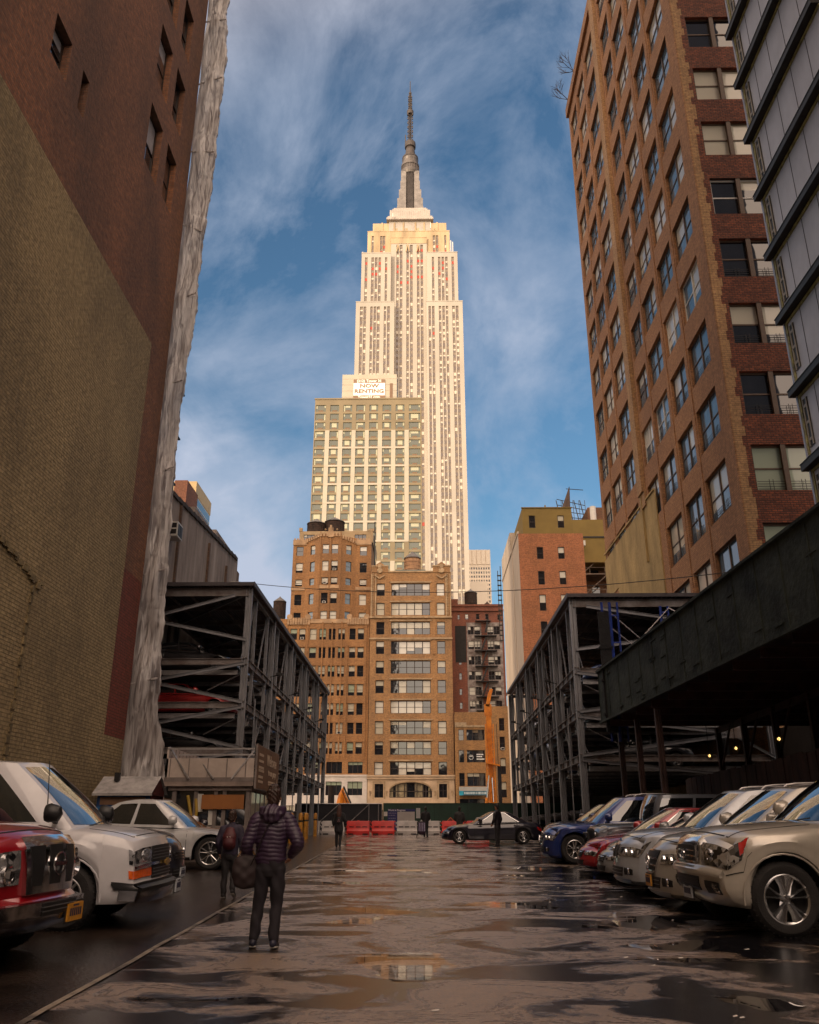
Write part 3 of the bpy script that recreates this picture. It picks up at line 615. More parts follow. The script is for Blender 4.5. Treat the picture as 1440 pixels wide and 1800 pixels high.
# ---------------------------------------------------------------- brown setback office block (art deco)
BR_A = brick('tan_brown_brick', (.40, .195, .066), (.29, .135, .046), (.24, .145, .078), bw=.4, bh=.14, var=.45, vs=.25, stain=(.10, .055, .028))
TERRA = M('pale_terracotta', (.42, .27, .15), .8, var=.35, vs=.6)
def deco():
    Y = 150.; t = thing('office_building', 'tall brown brick office block with stepped crown and angled central bay', 'building', (-17, Y+8, 0))
    b = MB(); tr = MB(); wins = []; pl = Plane((0, Y), (1, 0), (0, 1))
    lc = [(-23.7, -22.5), (-22.1, -21.0), (-20.2, -19.0), (-18.5, -17.3), (-16.8, -15.6), (-15.1, -13.9), (-13.1, -12.0), (-11.6, -10.5)]
    lz = [(33.2, 35.2), (29.9, 31.8), (26.6, 28.5), (23.3, 25.3), (20.0, 22.0), (16.8, 18.7), (13.5, 15.4)]
    lc2 = [(-29.5, -28.3), (-27.2, -26.0)]
    ops = [(a, c, z0, z1) for a, c in lc+lc2 for z0, z1 in lz]
    wide = [(-24.0, -21.6), (-20.2, -17.6), (-16.5, -13.8), (-12.8, -10.3)]
    ops += [(a, c, 10.3, 12.2) for a, c in wide]
    facade(b, pl, -31, -9.5, 9.95, 37.0, ops, .3, 0)
    facade(b, pl, -31, -9.5, 0, 9.95, [(a, c, 6.8, 9.0) for a, c in wide]+[(a, c, 1.5, 5.2) for a, c in wide], .3, 1)
    tr.box(-31, -9.45, Y-.12, Y-.005, 9.8, 10.1, 1)
    for i, (a, c, z0, z1) in enumerate(ops):
        if z0 == 10.3: wins.append(W(pl, a, c, z0, z1, .22, 3, TRIM_DK, panes=(GL_DARK, GL_GREEN), rail=False, blinds=.8))
        else: wins.append(W(pl, a, c, z0, z1, .22, 1, TRIM_DK, blinds=.75, ac=.05, panes=(GL_DARK, GL_BLIND if i % 3 else GL_GREEN)))
    for a, c in wide: wins.append(W(pl, a, c, 6.8, 9.0, .22, 3, TRIM_DK, panes=(GL_DARK, GL_GREEN), rail=False, blinds=.9)); wins.append(W(pl, a, c, 1.5, 5.2, .22, 3, TRIM_DK))
    # piers between the window columns
    for x in (-24.35, -20.62, -17.9, -16.2, -14.5, -13.5, -10.15):
        tr.box(x-.12, x+.12, Y-.16, Y-.005, 12.6, 36.4, 2)
    for z0, z1 in lz[:-1]: tr.box(-24.5, -9.6, Y-.06, Y-.004, z0-1.3, z0-1.24, 2)
    # crenellated terracotta band of the first setback
    for x0, x1 in ((-24.4, -20.2), (-13.6, -9.6)):
        n = 9
        for i in range(n):
            xa = x0+(x1-x0)*i/n; tr.box(xa+.05, xa+(x1-x0)/n-.05, Y-.22, Y-.01, 35.9, 37.0+(.7 if i in (0, 1, n-2, n-1) else .15), 0)
        for xc in (x0+.45, x1-.45): tr.lathe([(.5, -.25), (.5, -.01)], (xc, Y, 37.3), 14, axis='y'); tr.lathe([(0, -.25), (.5, -.25)], (xc, Y, 37.3), 14, axis='y')
    tr.box(-20.2, -13.6, Y-.1, Y-.01, 36.2, 36.9, 0)
    # upper body: wings flush, centre bay pushed out with canted sides
    uz = [(49.4, 51.2), (46.1, 48.0), (43.5, 44.8), (39.9, 41.9), (36.9, 38.5)]
    yw = Y+1.6; yc = Y+.15
    plL = Plane((0, yw), (1, 0), (0, 1)); plC = Plane((0, yc), (1, 0), (0, 1))
    segs = [(-24.2, -21.7, plL), (-19.1, -15.0, plC), (-12.3, -9.5, plL)]
    for a, c, p_ in segs:
        if p_ is plC: cs = [(-18.5, -17.3), (-16.8, -15.6)]
        else: cs = [(a+.65, a+1.95)]
        o2 = [(x0, x1, z0, z1) for x0, x1 in cs for z0, z1 in uz]
        zt = 52.3 if p_ is plL else 53.3
        facade(b, p_, a, c, 37.0, zt, o2, .3, 0)
        for o_ in o2: wins.append(W(p_, *o_, .22, 1, TRIM_DK, blinds=.8, ac=.12, panes=(GL_DARK, GL_BLIND2)))
    for (xa, ya), (xb, yb) in (((-21.7, yw), (-19.1, yc)), ((-15.0, yc), (-12.3, yw))):
        U = Vector((xb-xa, yb-ya, 0)); Ln = U.length; U.normalize(); pc = Plane((xa, ya), (U.x, U.y), (-U.y, U.x))
        o2 = [(Ln/2-.55, Ln/2+.55, z0, z1) for z0, z1 in uz]; facade(b, pc, 0, Ln, 37.0, 52.8, o2, .3, 0)
        for o_ in o2: wins.append(W(pc, *o_, .22, 1, TRIM_DK, blinds=.2, panes=(GL_SKY, GL_BLIND)))
        for i in range(6): tr.bar(pc.P(Ln*(i+.2)/6, 52.3+.12*i*(1 if xa < -20 else -1)+(.3 if xa > -20 else 0), -.1), pc.P(Ln*(i+.8)/6, 52.3+.12*i*(1 if xa < -20 else -1)+(.3 if xa > -20 else 0), -.1), .2, .7, 0)
    for x in (-18.95, -17.05, -15.15): tr.box(x-.12, x+.12, yc-.16, yc-.005, 37.2, 53.6, 2)
    tr.box(-17.5, -16.6, yc-.25, yc-.01, 52.5, 54.4, 0); tr.box(-17.25, -16.85, yc-.3, yc-.26, 53, 54.9, 0)
    for a, c in ((-24.2, -21.7), (-12.3, -9.5)):
        tr.box(a-.05, c, yw-.15, yw-.01, 51.5, 52.5, 0); tr.box(a-.05, c, yw-.12, yw-.01, 42.7, 43.3, 0)
        for i in range(5): tr.box(a+.1+i*.52, a+.42+i*.52, yw-.16, yw-.01, 52.5, 52.8, 0)
    tr.box(-19.1, -15.0, yc-.12, yc-.01, 42.7, 43.3, 0)
    for i in range(7): tr.box(-19.05+i*.58, -18.7+i*.58, yc-.2, yc-.01, 52.7, 53.4+.12*(3-abs(3-i)), 0)
    # sides, roofs
    for x, z1, ya in ((-31, 37.0, Y), (-9.5, 37.0, Y)): b.q([(x, ya, 0), (x, ya+20, 0), (x, ya+20, z1), (x, ya, z1)])
    b.q([(-31, Y, 37), (-9.5, Y, 37), (-9.5, Y+20, 37), (-31, Y+20, 37)], 2)
    for x in (-24.2, -9.5): b.q([(x, yw, 37), (x, yw+17, 37), (x, yw+17, 52.3), (x, yw, 52.3)])
    b.q([(-24.2, yw, 52.3), (-21.7, yw, 52.3), (-19.1, yc, 52.3), (-15, yc, 52.3), (-12.3, yw, 52.3), (-9.5, yw, 52.3), (-9.5, yw+17, 52.3), (-24.2, yw+17, 52.3)], 2)
    b.build('wall', [BR_A, M('white_painted_base', (.62, .56, .50), .7, var=.15, vs=.5), ROOFT], t)
    tr.build('terracotta_trim', [TERRA, M('white_painted_base', ()), BR_A], t)
    p = MB(); pp = Plane((0, Y+2.6), (1, 0), (0, 1)); o2 = [(-22.5, -20.4, 52.6, 53.9), (-12.8, -10.6, 52.6, 53.9)]
    facade(p, pp, -23.3, -9.3, 52.3, 54.6, o2, .2); p.q([(-23.3, Y+2.6, 54.6), (-9.3, Y+2.6, 54.6), (-9.3, Y+16, 54.6), (-23.3, Y+16, 54.6)])
    p.q([(-9.3, Y+2.6, 52.3), (-9.3, Y+16, 52.3), (-9.3, Y+16, 54.6), (-9.3, Y+2.6, 54.6)]); p.q([(-23.3, Y+16, 52.3), (-23.3, Y+2.6, 52.3), (-23.3, Y+2.6, 54.6), (-23.3, Y+16, 54.6)])
    p.box(-23.4, -22.8, Y+2.55, Y+3.2, 54.6, 55.3); p.box(-10.4, -9.2, Y+2.55, Y+3.6, 54.6, 54.9)
    for x in (-18.4, -16.2): p.lathe([(.01, 54.9), (.25, 55.1), (.01, 55.3)], (x, Y+3, 0), 8)
    p.build('penthouse', M('tan_stucco', (.38, .27, .15), .85, var=.2, vs=.5), t)
    for o_ in o2: wins.append(W(pp, *o_, .15, 3, TRIM_DK, rail=False, blinds=.2))
    pi_ = MB(); pi_.tube([(-8.9, Y+1.4, 44), (-8.9, Y+1.4, 56)], .12, 6); pi_.tube([(-9.15, Y+1.5, 45.5), (-8.6, Y+.8, 44.6), (-8.1, Y+.3, 44.0)], .2, 6); pi_.build('pipe', IRON, t)
    put_windows(t, wins, 98)
    tank(-20.6, Y+6.0, 54.6, 1.75, 57.2, 58.2, WOOD_D, 'dark wooden water tank, left of the two on the brown office block', .3)
    tank(-17.1, Y+6.5, 54.6, 1.9, 57.7, 58.7, WOOD_D, 'dark wooden water tank, right of the two on the brown office block', .3)
deco()
# ---------------------------------------------------------------- central loft block with the wide windows and the arch
def loft():
    Y = 149.6; t = thing('loft_building', 'central tan brick loft block with five-pane windows over an arched stone base', 'building', (-2, Y+8, 0))
    BR = brick('loft_brick', (.41, .215, .082), (.30, .155, .06), (.25, .165, .09), bw=.4, bh=.14, var=.4, vs=.3, stain=(.12, .075, .042))
    LS = M('base_limestone', (.55, .40, .26), .8, var=.2, vs=.6)
    b = MB(); tr = MB(); wins = []; pl = Plane((0, Y), (1, 0), (0, 1))
    zs = [(41.1, 43.4), (37.5, 39.8), (34.0, 36.3), (30.5, 32.8), (27.05, 29.3), (23.65, 25.9), (20.2, 22.35), (16.7, 18.9), (13.3, 15.5), (10.0, 12.15)]
    ops = []
    for z0, z1 in zs: ops += [(-8.3, -6.85, z0, z1), (-5.65, 1.35, z0, z1), (2.55, 4.0, z0, z1)]
    facade(b, pl, -9.4, 5.2, 9.8, 45.5, ops, .35, 0)
    for i, o_ in enumerate(ops):
        n = 5 if o_[1]-o_[0] > 3 else 1
        lvl = i//3; bl = .35 if lvl in (4, 5) else .9
        wins.append(W(pl, *o_, .28, n, TRIM_DK, panes=(GL_DARK, GL_BLIND if lvl % 3 else GL_BLIND2), blinds=bl, nv=8, fw=.09))
    for z0, z1 in zs:
        for a, c in ((-5.9, 1.6),): tr.box(a, c, Y-.14, Y-.01, z1+.12, z1+.34, 0)
    # stone base with elliptical arch
    arch = [(-5.7, 6.4)]+[(-2.15+3.55*cos(pi-pi*k/16), 7.4+1.45*sin(pi*k/16)) for k in range(17)]+[(1.4, 6.4)]
    outer = [(-9.4, 6.4), (-9.4, 9.8), (5.2, 9.8), (5.2, 6.4)]
    sm = [(-8.2, -6.75), (2.6, 3.95)]
    facade(b, pl, -9.4, -6.2, 0, 9.8, [(sm[0][0], sm[0][1], 6.4, 8.6), (-8.2, -6.75, 1, 4.5)], .35, 1)
    facade(b, pl, 1.9, 5.2, 0, 9.8, [(sm[1][0], sm[1][1], 6.4, 8.6), (2.6, 3.95, 1, 4.5)], .35, 1)
    facade(b, pl, -6.2, 1.9, 0, 6.4, [(-5.4, -2.6, .8, 4.8), (-1.7, 1.1, .8, 4.8)], .4, 1)
    for i in range(16):
        (x0, z0), (x1, z1) = arch[i+1], arch[i+2]
        b.q([pl.P(x0, z0), pl.P(x1, z1), pl.P(x1, 9.8), pl.P(x0, 9.8)], 1); b.q([pl.P(x0, z0), pl.P(x0, z0, .4), pl.P(x1, z1, .4), pl.P(x1, z1)], 1)
        tr.bar(pl.P(x0, z0+.12, -.08), pl.P(x1, z1+.12, -.08), .2, .16, 0, up=(0, 1, 0))
    b.q([pl.P(-6.2, 6.4), pl.P(-5.7, 6.4), pl.P(-5.7, 7.4), pl.P(-5.7, 9.8), pl.P(-6.2, 9.8)], 1); b.q([pl.P(1.4, 6.4), pl.P(1.9, 6.4), pl.P(1.9, 9.8), pl.P(1.4, 9.8), pl.P(1.4, 7.4)], 1)
    b.q([pl.P(-5.7, 6.4), pl.P(-5.7, 6.4, .4), pl.P(-5.7, 7.4, .4), pl.P(-5.7, 7.4)], 1); b.q([pl.P(1.4, 6.4), pl.P(1.4, 7.4), pl.P(1.4, 7.4, .4), pl.P(1.4, 6.4, .4)], 1)
    b.box(-9.55, 5.35, Y-.35, Y-.01, 9.75, 10.0, 1); b.box(-9.5, 5.3, Y-.2, Y-.012, 9.35, 9.74, 1); b.box(-9.5, 5.3, Y-.3, Y-.01, 5.0, 5.3, 1)
    for x in (-9.1, -6.35, 1.75, 4.6): tr.box(x, x+.35, Y-.15, Y-.01, 7.2, 7.5, 0); tr.box(x+.1, x+.25, Y-.13, Y-.01, 6.7, 7.2, 0)
    for a, c in sm: tr.box(a-.35, a-.1, Y-.1, Y-.01, 6.2, 8.9, 0); tr.box(c+.1, c+.35, Y-.1, Y-.01, 6.2, 8.9, 0); tr.box(a-.35, c+.35, Y-.12, Y-.01, 8.9, 9.1, 0)
    wins.append(W(pl, -8.2, -6.75, 6.4, 8.6, .3, 2, TRIM_DK, blinds=.2)); wins.append(W(pl, 2.6, 3.95, 6.4, 8.6, .3, 2, TRIM_DK, blinds=.2))
    for a, c in ((-8.2, -6.75), (2.6, 3.95)): wins.append(W(pl, a, c, 1, 4.5, .3, 1, TRIM_DK))
    for a, c in ((-5.4, -2.6), (-1.7, 1.1)): wins.append(W(pl, a, c, .8, 4.8, .3, 2, TRIM_DK))
    # pilasters, cornice bands, parapet
    for x in (-6.2, 1.9): tr.box(x-.1, x+.35 if x > 0 else x+.1, Y-.12, Y-.011, 30.4, 44.8, 1)
    for x in (-9.35, -8.6, 4.2, 4.95): tr.box(x, x+.2, Y-.1, Y-.012, 37.0, 45.2, 0)
    tr.box(-9.5, 5.3, Y-.3, Y-.01, 36.95, 37.25, 0); tr.box(-9.5, 5.3, Y-.2, Y-.011, 33.1, 33.4, 0)
    for a, c in ((-9.3, -6.25), (1.9, 5.1)):
        b.box(a, c, Y-.1, Y+.6, 45.5, 46.6, 0); tr.box(a-.05, c+.05, Y-.2, Y+.7, 46.6, 46.8, 0)
        xc = (a+c)/2; tr.lathe([(.01, -.35), (.45, -.3), (.55, -.11)], (xc, Y, 45.8), 10, 0, 'y'); tr.box(xc-.3, xc+.3, Y-.3, Y-.11, 46.3, 47.0, 0); tr.bar((xc-.9, Y-.2, 44.9), (xc, Y-.2, 44.3), .2); tr.bar((xc+.9, Y-.2, 44.9), (xc, Y-.2, 44.3), .2)
        b.q([(xc-1.0, Y, 46.8), (xc+1.0, Y, 46.8), (xc, Y, 47.5)], 0)
    tr.box(-6.2, 1.9, Y-.15, Y+.5, 45.5, 45.75, 0)
    for i in range(26):
        tr.box(-9.1, -8.85, Y-.15, Y-.013, 37.6+i*.3, 37.75+i*.3, 0); tr.box(4.45, 4.7, Y-.15, Y-.013, 37.6+i*.3, 37.75+i*.3, 0)
    for x in (-9.4, 5.2): b.q([(x, Y, 0), (x, Y+25, 0), (x, Y+25, 45.5), (x, Y, 45.5)])
    b.q([(-9.4, Y, 45.5), (5.2, Y, 45.5), (5.2, Y+25, 45.5), (-9.4, Y+25, 45.5)], 2)
    b.build('wall', [BR, LS, ROOFT], t); tr.build('stone_trim', [M('loft_stone_trim', (.40, .28, .16), .8, var=.3, vs=1), BR], t)
    # the arched window itself
    f = MB(); g = MB(); d = .3
    for i in range(16):
        (x0, z0), (x1, z1) = arch[i+1], arch[i+2]; f.bar(pl.P(x0, z0-.05, d), pl.P(x1, z1-.05, d), .1, .14, up=(0, 1, 0))
        g.q([pl.P(x0, 6.4, d+.04), pl.P(x1, 6.4, d+.04), pl.P(x1, z1, d+.04), pl.P(x0, z0, d+.04)], 1 if i in (1, 2, 4, 5, 6, 9, 10, 13) else 0)
    for x in (-4.7, -4.3, -3.2, -2.8, -1.5, -1.1, .0, .4): f.box(x-.07, x+.07, Y+d-.06, Y+d+.03, 6.4, 8.5)
    f.box(-5.7, 1.4, Y+d-.05, Y+d+.03, 6.4, 6.5); f.box(-5.6, 1.3, Y+d-.04, Y+d+.03, 7.35, 7.47)
    wn = f.build('arched_window', TRIM_DK, t); g.build('pane', [GL_DARK, M('lit_room_pane', (.35, .28, .16), .3, var=.5, vs=1.5, coat=.8)], wn, off=tuple(t['_w']))
    r = MB(); r.box(-5.0, .6, Y+3, Y+7, 45.5, 46.9); r.build('bulkhead', M('grey_bulkhead', (.16, .18, .16), .7, var=.2), t)
    put_windows(t, wins, 98)
    tank(-1.9, Y+6.2, 45.5, 1.55, 50.0, 51.3, WOOD_L, 'pale new wooden water tank behind the parapet of the central loft block', .4)
    w_ = thing('water_tank', 'low dark tank half hidden behind the pale one on the central loft block', 'water tank', (-2, Y+9.5, 45.5), group='rooftop water tanks')
    q = MB(); q.lathe([(2.9, 46), (2.9, 48.2), (0, 49.2)], (-2, Y+9.5, 0), 20); q.build('barrel', WOOD_D, w_)
loft()

def low_shop():
    Y = 149.; t = thing('shop_building', 'low tan brick four storey building behind the yellow drill, blue shop awning at its foot', 'building', (9, Y+5, 0))
    BR = brick('ochre_brick', (.40, .205, .065), (.29, .14, .045), (.22, .15, .09), bw=.4, bh=.14, var=.5, vs=.5, stain=(.12, .07, .035))
    b = MB(); pl = Plane((0, Y), (1, 0), (0, 1)); ops = []; wins = []
    for z0, z1 in ((15.6, 17.4), (12.0, 14.0), (8.2, 10.3)):
        ops += [(6.0, 6.9, z0, z1), (7.35, 10.4, z0, z1)]
    ops += [(12.95, 13.85, z0, z1) for z0, z1 in ((17.2, 19.3), (14.0, 16.2), (10.1, 12.7), (6.4, 8.9))]+[(6, 10.6, 4.4, 6.2)]
    facade(b, pl, 5.35, 11.3, 0, 20.3, [o for o in ops if o[0] < 11], .3); facade(b, pl, 11.3, 15.5, 0, 21.3, [o for o in ops if o[0] > 11], .3)
    b.q([(5.35, Y, 20.3), (11.3, Y, 20.3), (11.3, Y+3, 20.3), (5.35, Y+3, 20.3)]); b.q([(11.3, Y, 20.3), (11.3, Y+3, 20.3), (11.3, Y+3, 21.3), (11.3, Y, 21.3)])
    b.q([(11.3, Y, 21.3), (15.5, Y, 21.3), (15.5, Y+3, 21.3), (11.3, Y+3, 21.3)])
    for i, o_ in enumerate(ops[:-1]): wins.append(W(pl, *o_, .22, 3 if o_[1]-o_[0] > 2 else 1, TRIM_DK, panes=(GL_DARK, M('brown_curtain', (.22, .15, .08), .6, var=.4, vs=4, coat=1) if i == 1 else GL_BLIND), blinds=.9 if i == 1 else .3, ac=.3 if o_[1]-o_[0] < 1 else 0))
    wins.append(W(pl, 6, 10.6, 4.4, 6.2, .3, 3, TRIM_DK, blinds=.2))
    b.build('wall', BR, t)
    tr = MB(); tr.box(5.4, 11.3, Y-.1, Y-.005, 17.8, 18.1); tr.box(5.4, 7.4, Y-.06, Y-.004, 18.1, 18.6); tr.build('stone_band', SILL, t)
    for x in [5.5+i*.62 for i in range(9)]: tr = tr
    a = MB(); a.q([(5.9, Y-.1, 8.1), (10.7, Y-.1, 8.1), (10.7, Y-1.0, 7.4), (5.9, Y-1.0, 7.4)], 0); a.q([(5.9, Y-1.0, 7.4), (10.7, Y-1.0, 7.4), (10.7, Y-1.0, 6.7), (5.9, Y-1.0, 6.7)], 1)
    a.q([(5.9, Y-1.001, 7.4), (6.6, Y-1.001, 7.4), (6.6, Y-1.001, 6.7), (5.9, Y-1.001, 6.7)], 2); a.q([(5.9, Y-.1, 8.1), (5.9, Y-1, 7.4), (5.9, Y-1, 6.7), (5.9, Y-.1, 6.7)], 2)
    rr = random.Random(3)
    for i in range(12):
        x = 6.75+i*.33; a.box(x, x+rr.uniform(.14, .26), Y-1.02, Y-1.003, 6.88, 7.25, 3)
    a.build('awning', [M('grey_awning', (.22, .22, .2), .7, var=.1), M('teal_dark_awning', (.03, .10, .14), .6, var=.2), M('teal_awning', (.02, .30, .42), .6, var=.1), M('awning_white', (.5, .6, .62), .6, var=0)], t)
    l_ = MB()   # window decal: round emblem and three short lines of white writing
    for k in range(12):
        an = 2*pi*k/12; l_.box(8.05+.36*cos(an)-.06, 8.05+.36*cos(an)+.06, Y+.16, Y+.17, 12.85+.36*sin(an)-.05, 12.85+.36*sin(an)+.05)
    l_.box(7.85, 8.35, Y+.16, Y+.17, 12.95, 13.05)
    for z, x1 in ((13.3, 10.1), (12.95, 9.9), (12.55, 10.15)):
        x = 9.0
        while x < x1: ww = rr.uniform(.08, .2); l_.box(x, x+ww, Y+.16, Y+.17, z-.09, z+.1); x += ww+.04
    l_.build('lettering', M('letter_white', (.7, .7, .68), .6, var=0), t)
    put_windows(t, wins)
low_shop()

def tenement():
    Y = 153.; t = thing('tenement_building', 'dark red brick tenement with black fire escapes on a pale painted front', 'building', (10, Y+6, 0))
    RB = brick('red_brick_dark', (.26, .075, .035), (.17, .05, .028), (.12, .08, .06), bw=.35, bh=.12, var=.4, vs=.5, stain=(.05, .022, .018))
    PW = M('peeling_grey_paint', (.25, .22, .20), .85, var=.5, vs=1.4, dark=(.09, .06, .05))
    b = MB(); pl = Plane((0, Y), (1, 0), (0, 1)); wins = []; ops = []; ops2 = []
    zs = [(34.7, 36.2), (32.0, 33.5), (29.2, 30.7), (26.5, 28.0), (23.8, 25.2), (21.4, 22.8)]
    for z0, z1 in zs:
        for x in (8.25, 9.4, 11.8, 12.95): ops2.append((x, x+1.05, z0, z1))
    for i, (z0, z1) in enumerate(zs): ops.append((6.5, 7.0, z0, z1-.3))
    top = [(6.4, 6.8, 37.5, 38.4), (7.8, 8.4, 37.5, 38.5), (9.8, 10.4, 37.5, 38.5), (11.5, 12.1, 37.5, 38.5), (13.7, 14.3, 37.4, 38.4)]
    facade(b, pl, 5.3, 14.8, 36.9, 40.2, top, .2, 0); facade(b, pl, 5.3, 8.0, 0, 36.9, ops, .2, 0); facade(b, pl, 8.0, 14.8, 0, 36.9, ops2, .2, 1)
    b.box(10.7, 11.7, Y-.06, Y-.004, 15, 36.8, 0); b.box(14.45, 14.8, Y-.06, Y-.004, 15, 36.8, 0)
    b.box(5.9, 7.9, Y-.03, Y-.003, 29.6, 36.3, 2)
    b.q([(14.8, Y, 0), (14.8, Y+14, 0), (14.8, Y+14, 40.2), (14.8, Y, 40.2)]); b.q([(5.3, Y, 0), (5.3, Y+14, 0), (5.3, Y+14, 40.2), (5.3, Y, 40.2)])
    b.q([(5.3, Y, 40.2), (14.8, Y, 40.2), (14.8, Y+14, 40.2), (5.3, Y+14, 40.2)], 3)
    b.box(5.25, 14.85, Y-.3, Y-.003, 39.0, 39.3, 0); b.box(5.25, 14.85, Y-.2, Y-.004, 39.9, 40.3, 0); b.box(5.3, 6.6, Y+1, Y+3, 40.2, 41.6, 0)
    for x in (8.0,): b.box(x, x+.25, Y-.05, Y-.004, 15, 36.9, 1)
    b.build('wall', [RB, PW, M('black_tar_wall', (.02, .017, .015), .9, var=.3), ROOFT], t)
    for i, o_ in enumerate(top+ops+ops2): wins.append(W(pl, *o_, .15, 2 if o_[1]-o_[0] > .8 and i % 3 else 1, TRIM_DK, panes=(GL_DARK, GL_BLIND2), blinds=.95 if o_[1]-o_[0] > .8 else .4, nv=4, fw=.05))
    put_windows(t, wins)
    for side in (0,):
        f = thing('fire_escape', 'black iron fire escape zigzagging down the tenement front', 'fire escape', (11, Y-.5, 20))
        p = MB(); r_ = MB(); l_ = MB()
        for i, (z0, z1) in enumerate(zs):
            zp = z0-.35; p.box(9.4, 13.4, Y-1.0, Y-.07, zp-.12, zp)
            for z in (zp+.5, zp+.95): r_.bar((9.4, Y-1, z), (13.4, Y-1, z), .06)
            for k in range(17): r_.bar((9.4+k*.25, Y-1, zp), (9.4+k*.25, Y-1, zp+.95), .03)
            if i < len(zs)-1: l_.bar((11.6, Y-.6, zp), (10.6, Y-.6, zp-2.7), .14, .3)
        l_.bar((11.4, Y-.6, 35), (11.9, Y-.6, 37.4), .14, .3); p.box(9.6, 12.4, Y-.9, Y-.07, 37.0, 37.1)
        p.build('platform', IRON, f); r_.build('railing', IRON, f); l_.build('ladder', IRON, f)
    tank(9.1, Y+3, 40.2, 1.15, 43.2, 43.9, WOOD_D, 'small brown water tank on iron legs above the red tenement', .9)
    q = MB(); q.lathe([(1.7, 40.2), (1.6, 40.5), (.15, 41.7), (.0, 42.0)], (12.2, Y+4, 0), 10)
    solo('roof_vent', q, WOOD_D, 'small pointed dark roof cap right of the tank on the tenement roof', 'roof vent', (12.2, Y+4, 40.2))
tenement()

def far_slab():
    Y = 500.; t = thing('office_tower', 'distant pale office tower with small square windows, right of the stone skyscraper', 'building', (35, Y+10, 0))
    b = MB(); pl = Plane((0, Y), (1, 0), (0, 1)); ops = []; wins = []
    MW = M('far_pale_facade', (.72, .62, .50), .8, var=.05)
    for r_ in range(14):
        for c in range(9):
            x = 28.2+c*1.5; z = 150.5-r_*2.6; ops.append((x, x+.95, z, z+1.4))
    facade(b, pl, 20, 41.8, 0, 152.6, ops, .3); 
    for c in range(5): b.box(27.9+c*2.8, 27.9+c*2.8+2.25, Y-.4, Y-.01, 153.8, 163, 0)
    b.box(20, 41.8, Y+.02, Y+20, 152.6, 163.2, 0); b.q([(41.8, Y, 0), (41.8, Y+20, 0), (41.8, Y+20, 152.6), (41.8, Y, 152.6)])
    b.box(20, 38.4, Y-14, Y-.5, 0, 139, 0); b.build('wall', MW, t)
    for o_ in ops: wins.append(W(pl, *o_, .2, 2, TRIM_DK, sill=0, blinds=.3, nv=3))
    put_windows(t, wins, 90)
far_slab()

def background_left():
    q = MB(); q.box(-29.5, -25.2, 172, 180, 0, 41.5)
    q.box(-29.6, -25.1, 171.9, 172.1, 41.2, 41.9, 0)
    solo('brick_building', q, brick('tan_brown_brick', ()), 'plain low brown brick building with a water tank, just left of the brown office block', 'building', (-27, 176, 0))
    tank(-30.2, 175, 41.5, 1.3, 46.6, 47.6, WOOD_D, 'dark water tank on tall legs standing alone left of the brown office block', 1.6)
    t = thing('office_tower', 'small sunlit white and glass tower top behind the grey concrete wall on the left', 'building', (-27, 92, 0))
    b = MB(); b.box(-30, -25.9, 90, 97, 0, 38.9, 0); b.box(-30.05, -25.85, 89.95, 97.05, 37.3, 38.9, 1); b.build('wall', [M('white_cladding', (.72, .68, .6), .5, var=.05), M('ochre_cladding', (.55, .40, .2), .6, var=.1)], t)
    g = MB(); g.box(-25.84, -25.80, 90.4, 96.6, 30, 37, 0)
    for z in (31.5, 33, 34.5, 36): g.box(-25.80, -25.77, 90.4, 96.6, z, z+.1, 1)
    g.build('window', [GL_SKY, TRIM_WH], t)
    g = MB(); g.box(-29.8, -26.1, 89.9, 89.94, 33.5, 36.6, 0)
    for i in range(9): g.box(-29.8+i*.45, -29.74+i*.45, 89.87, 89.9, 33.5, 36.6, 1)
    g.build('window', [M('bright_glazing', (.5, .5, .48), .15, var=.1), TRIM_WH], t)
    q = MB(); q.box(-24.0, -22.75, 76, 80, 0, 33.2)
    solo('stair_tower', q, brick('orange_brick', (.28, .08, .04), (.22, .06, .03), (.2, .14, .1), var=.3), 'narrow dark red brick stair tower between plastic sheeting and white tower', 'building', (-22.5, 78, 0))
background_left()

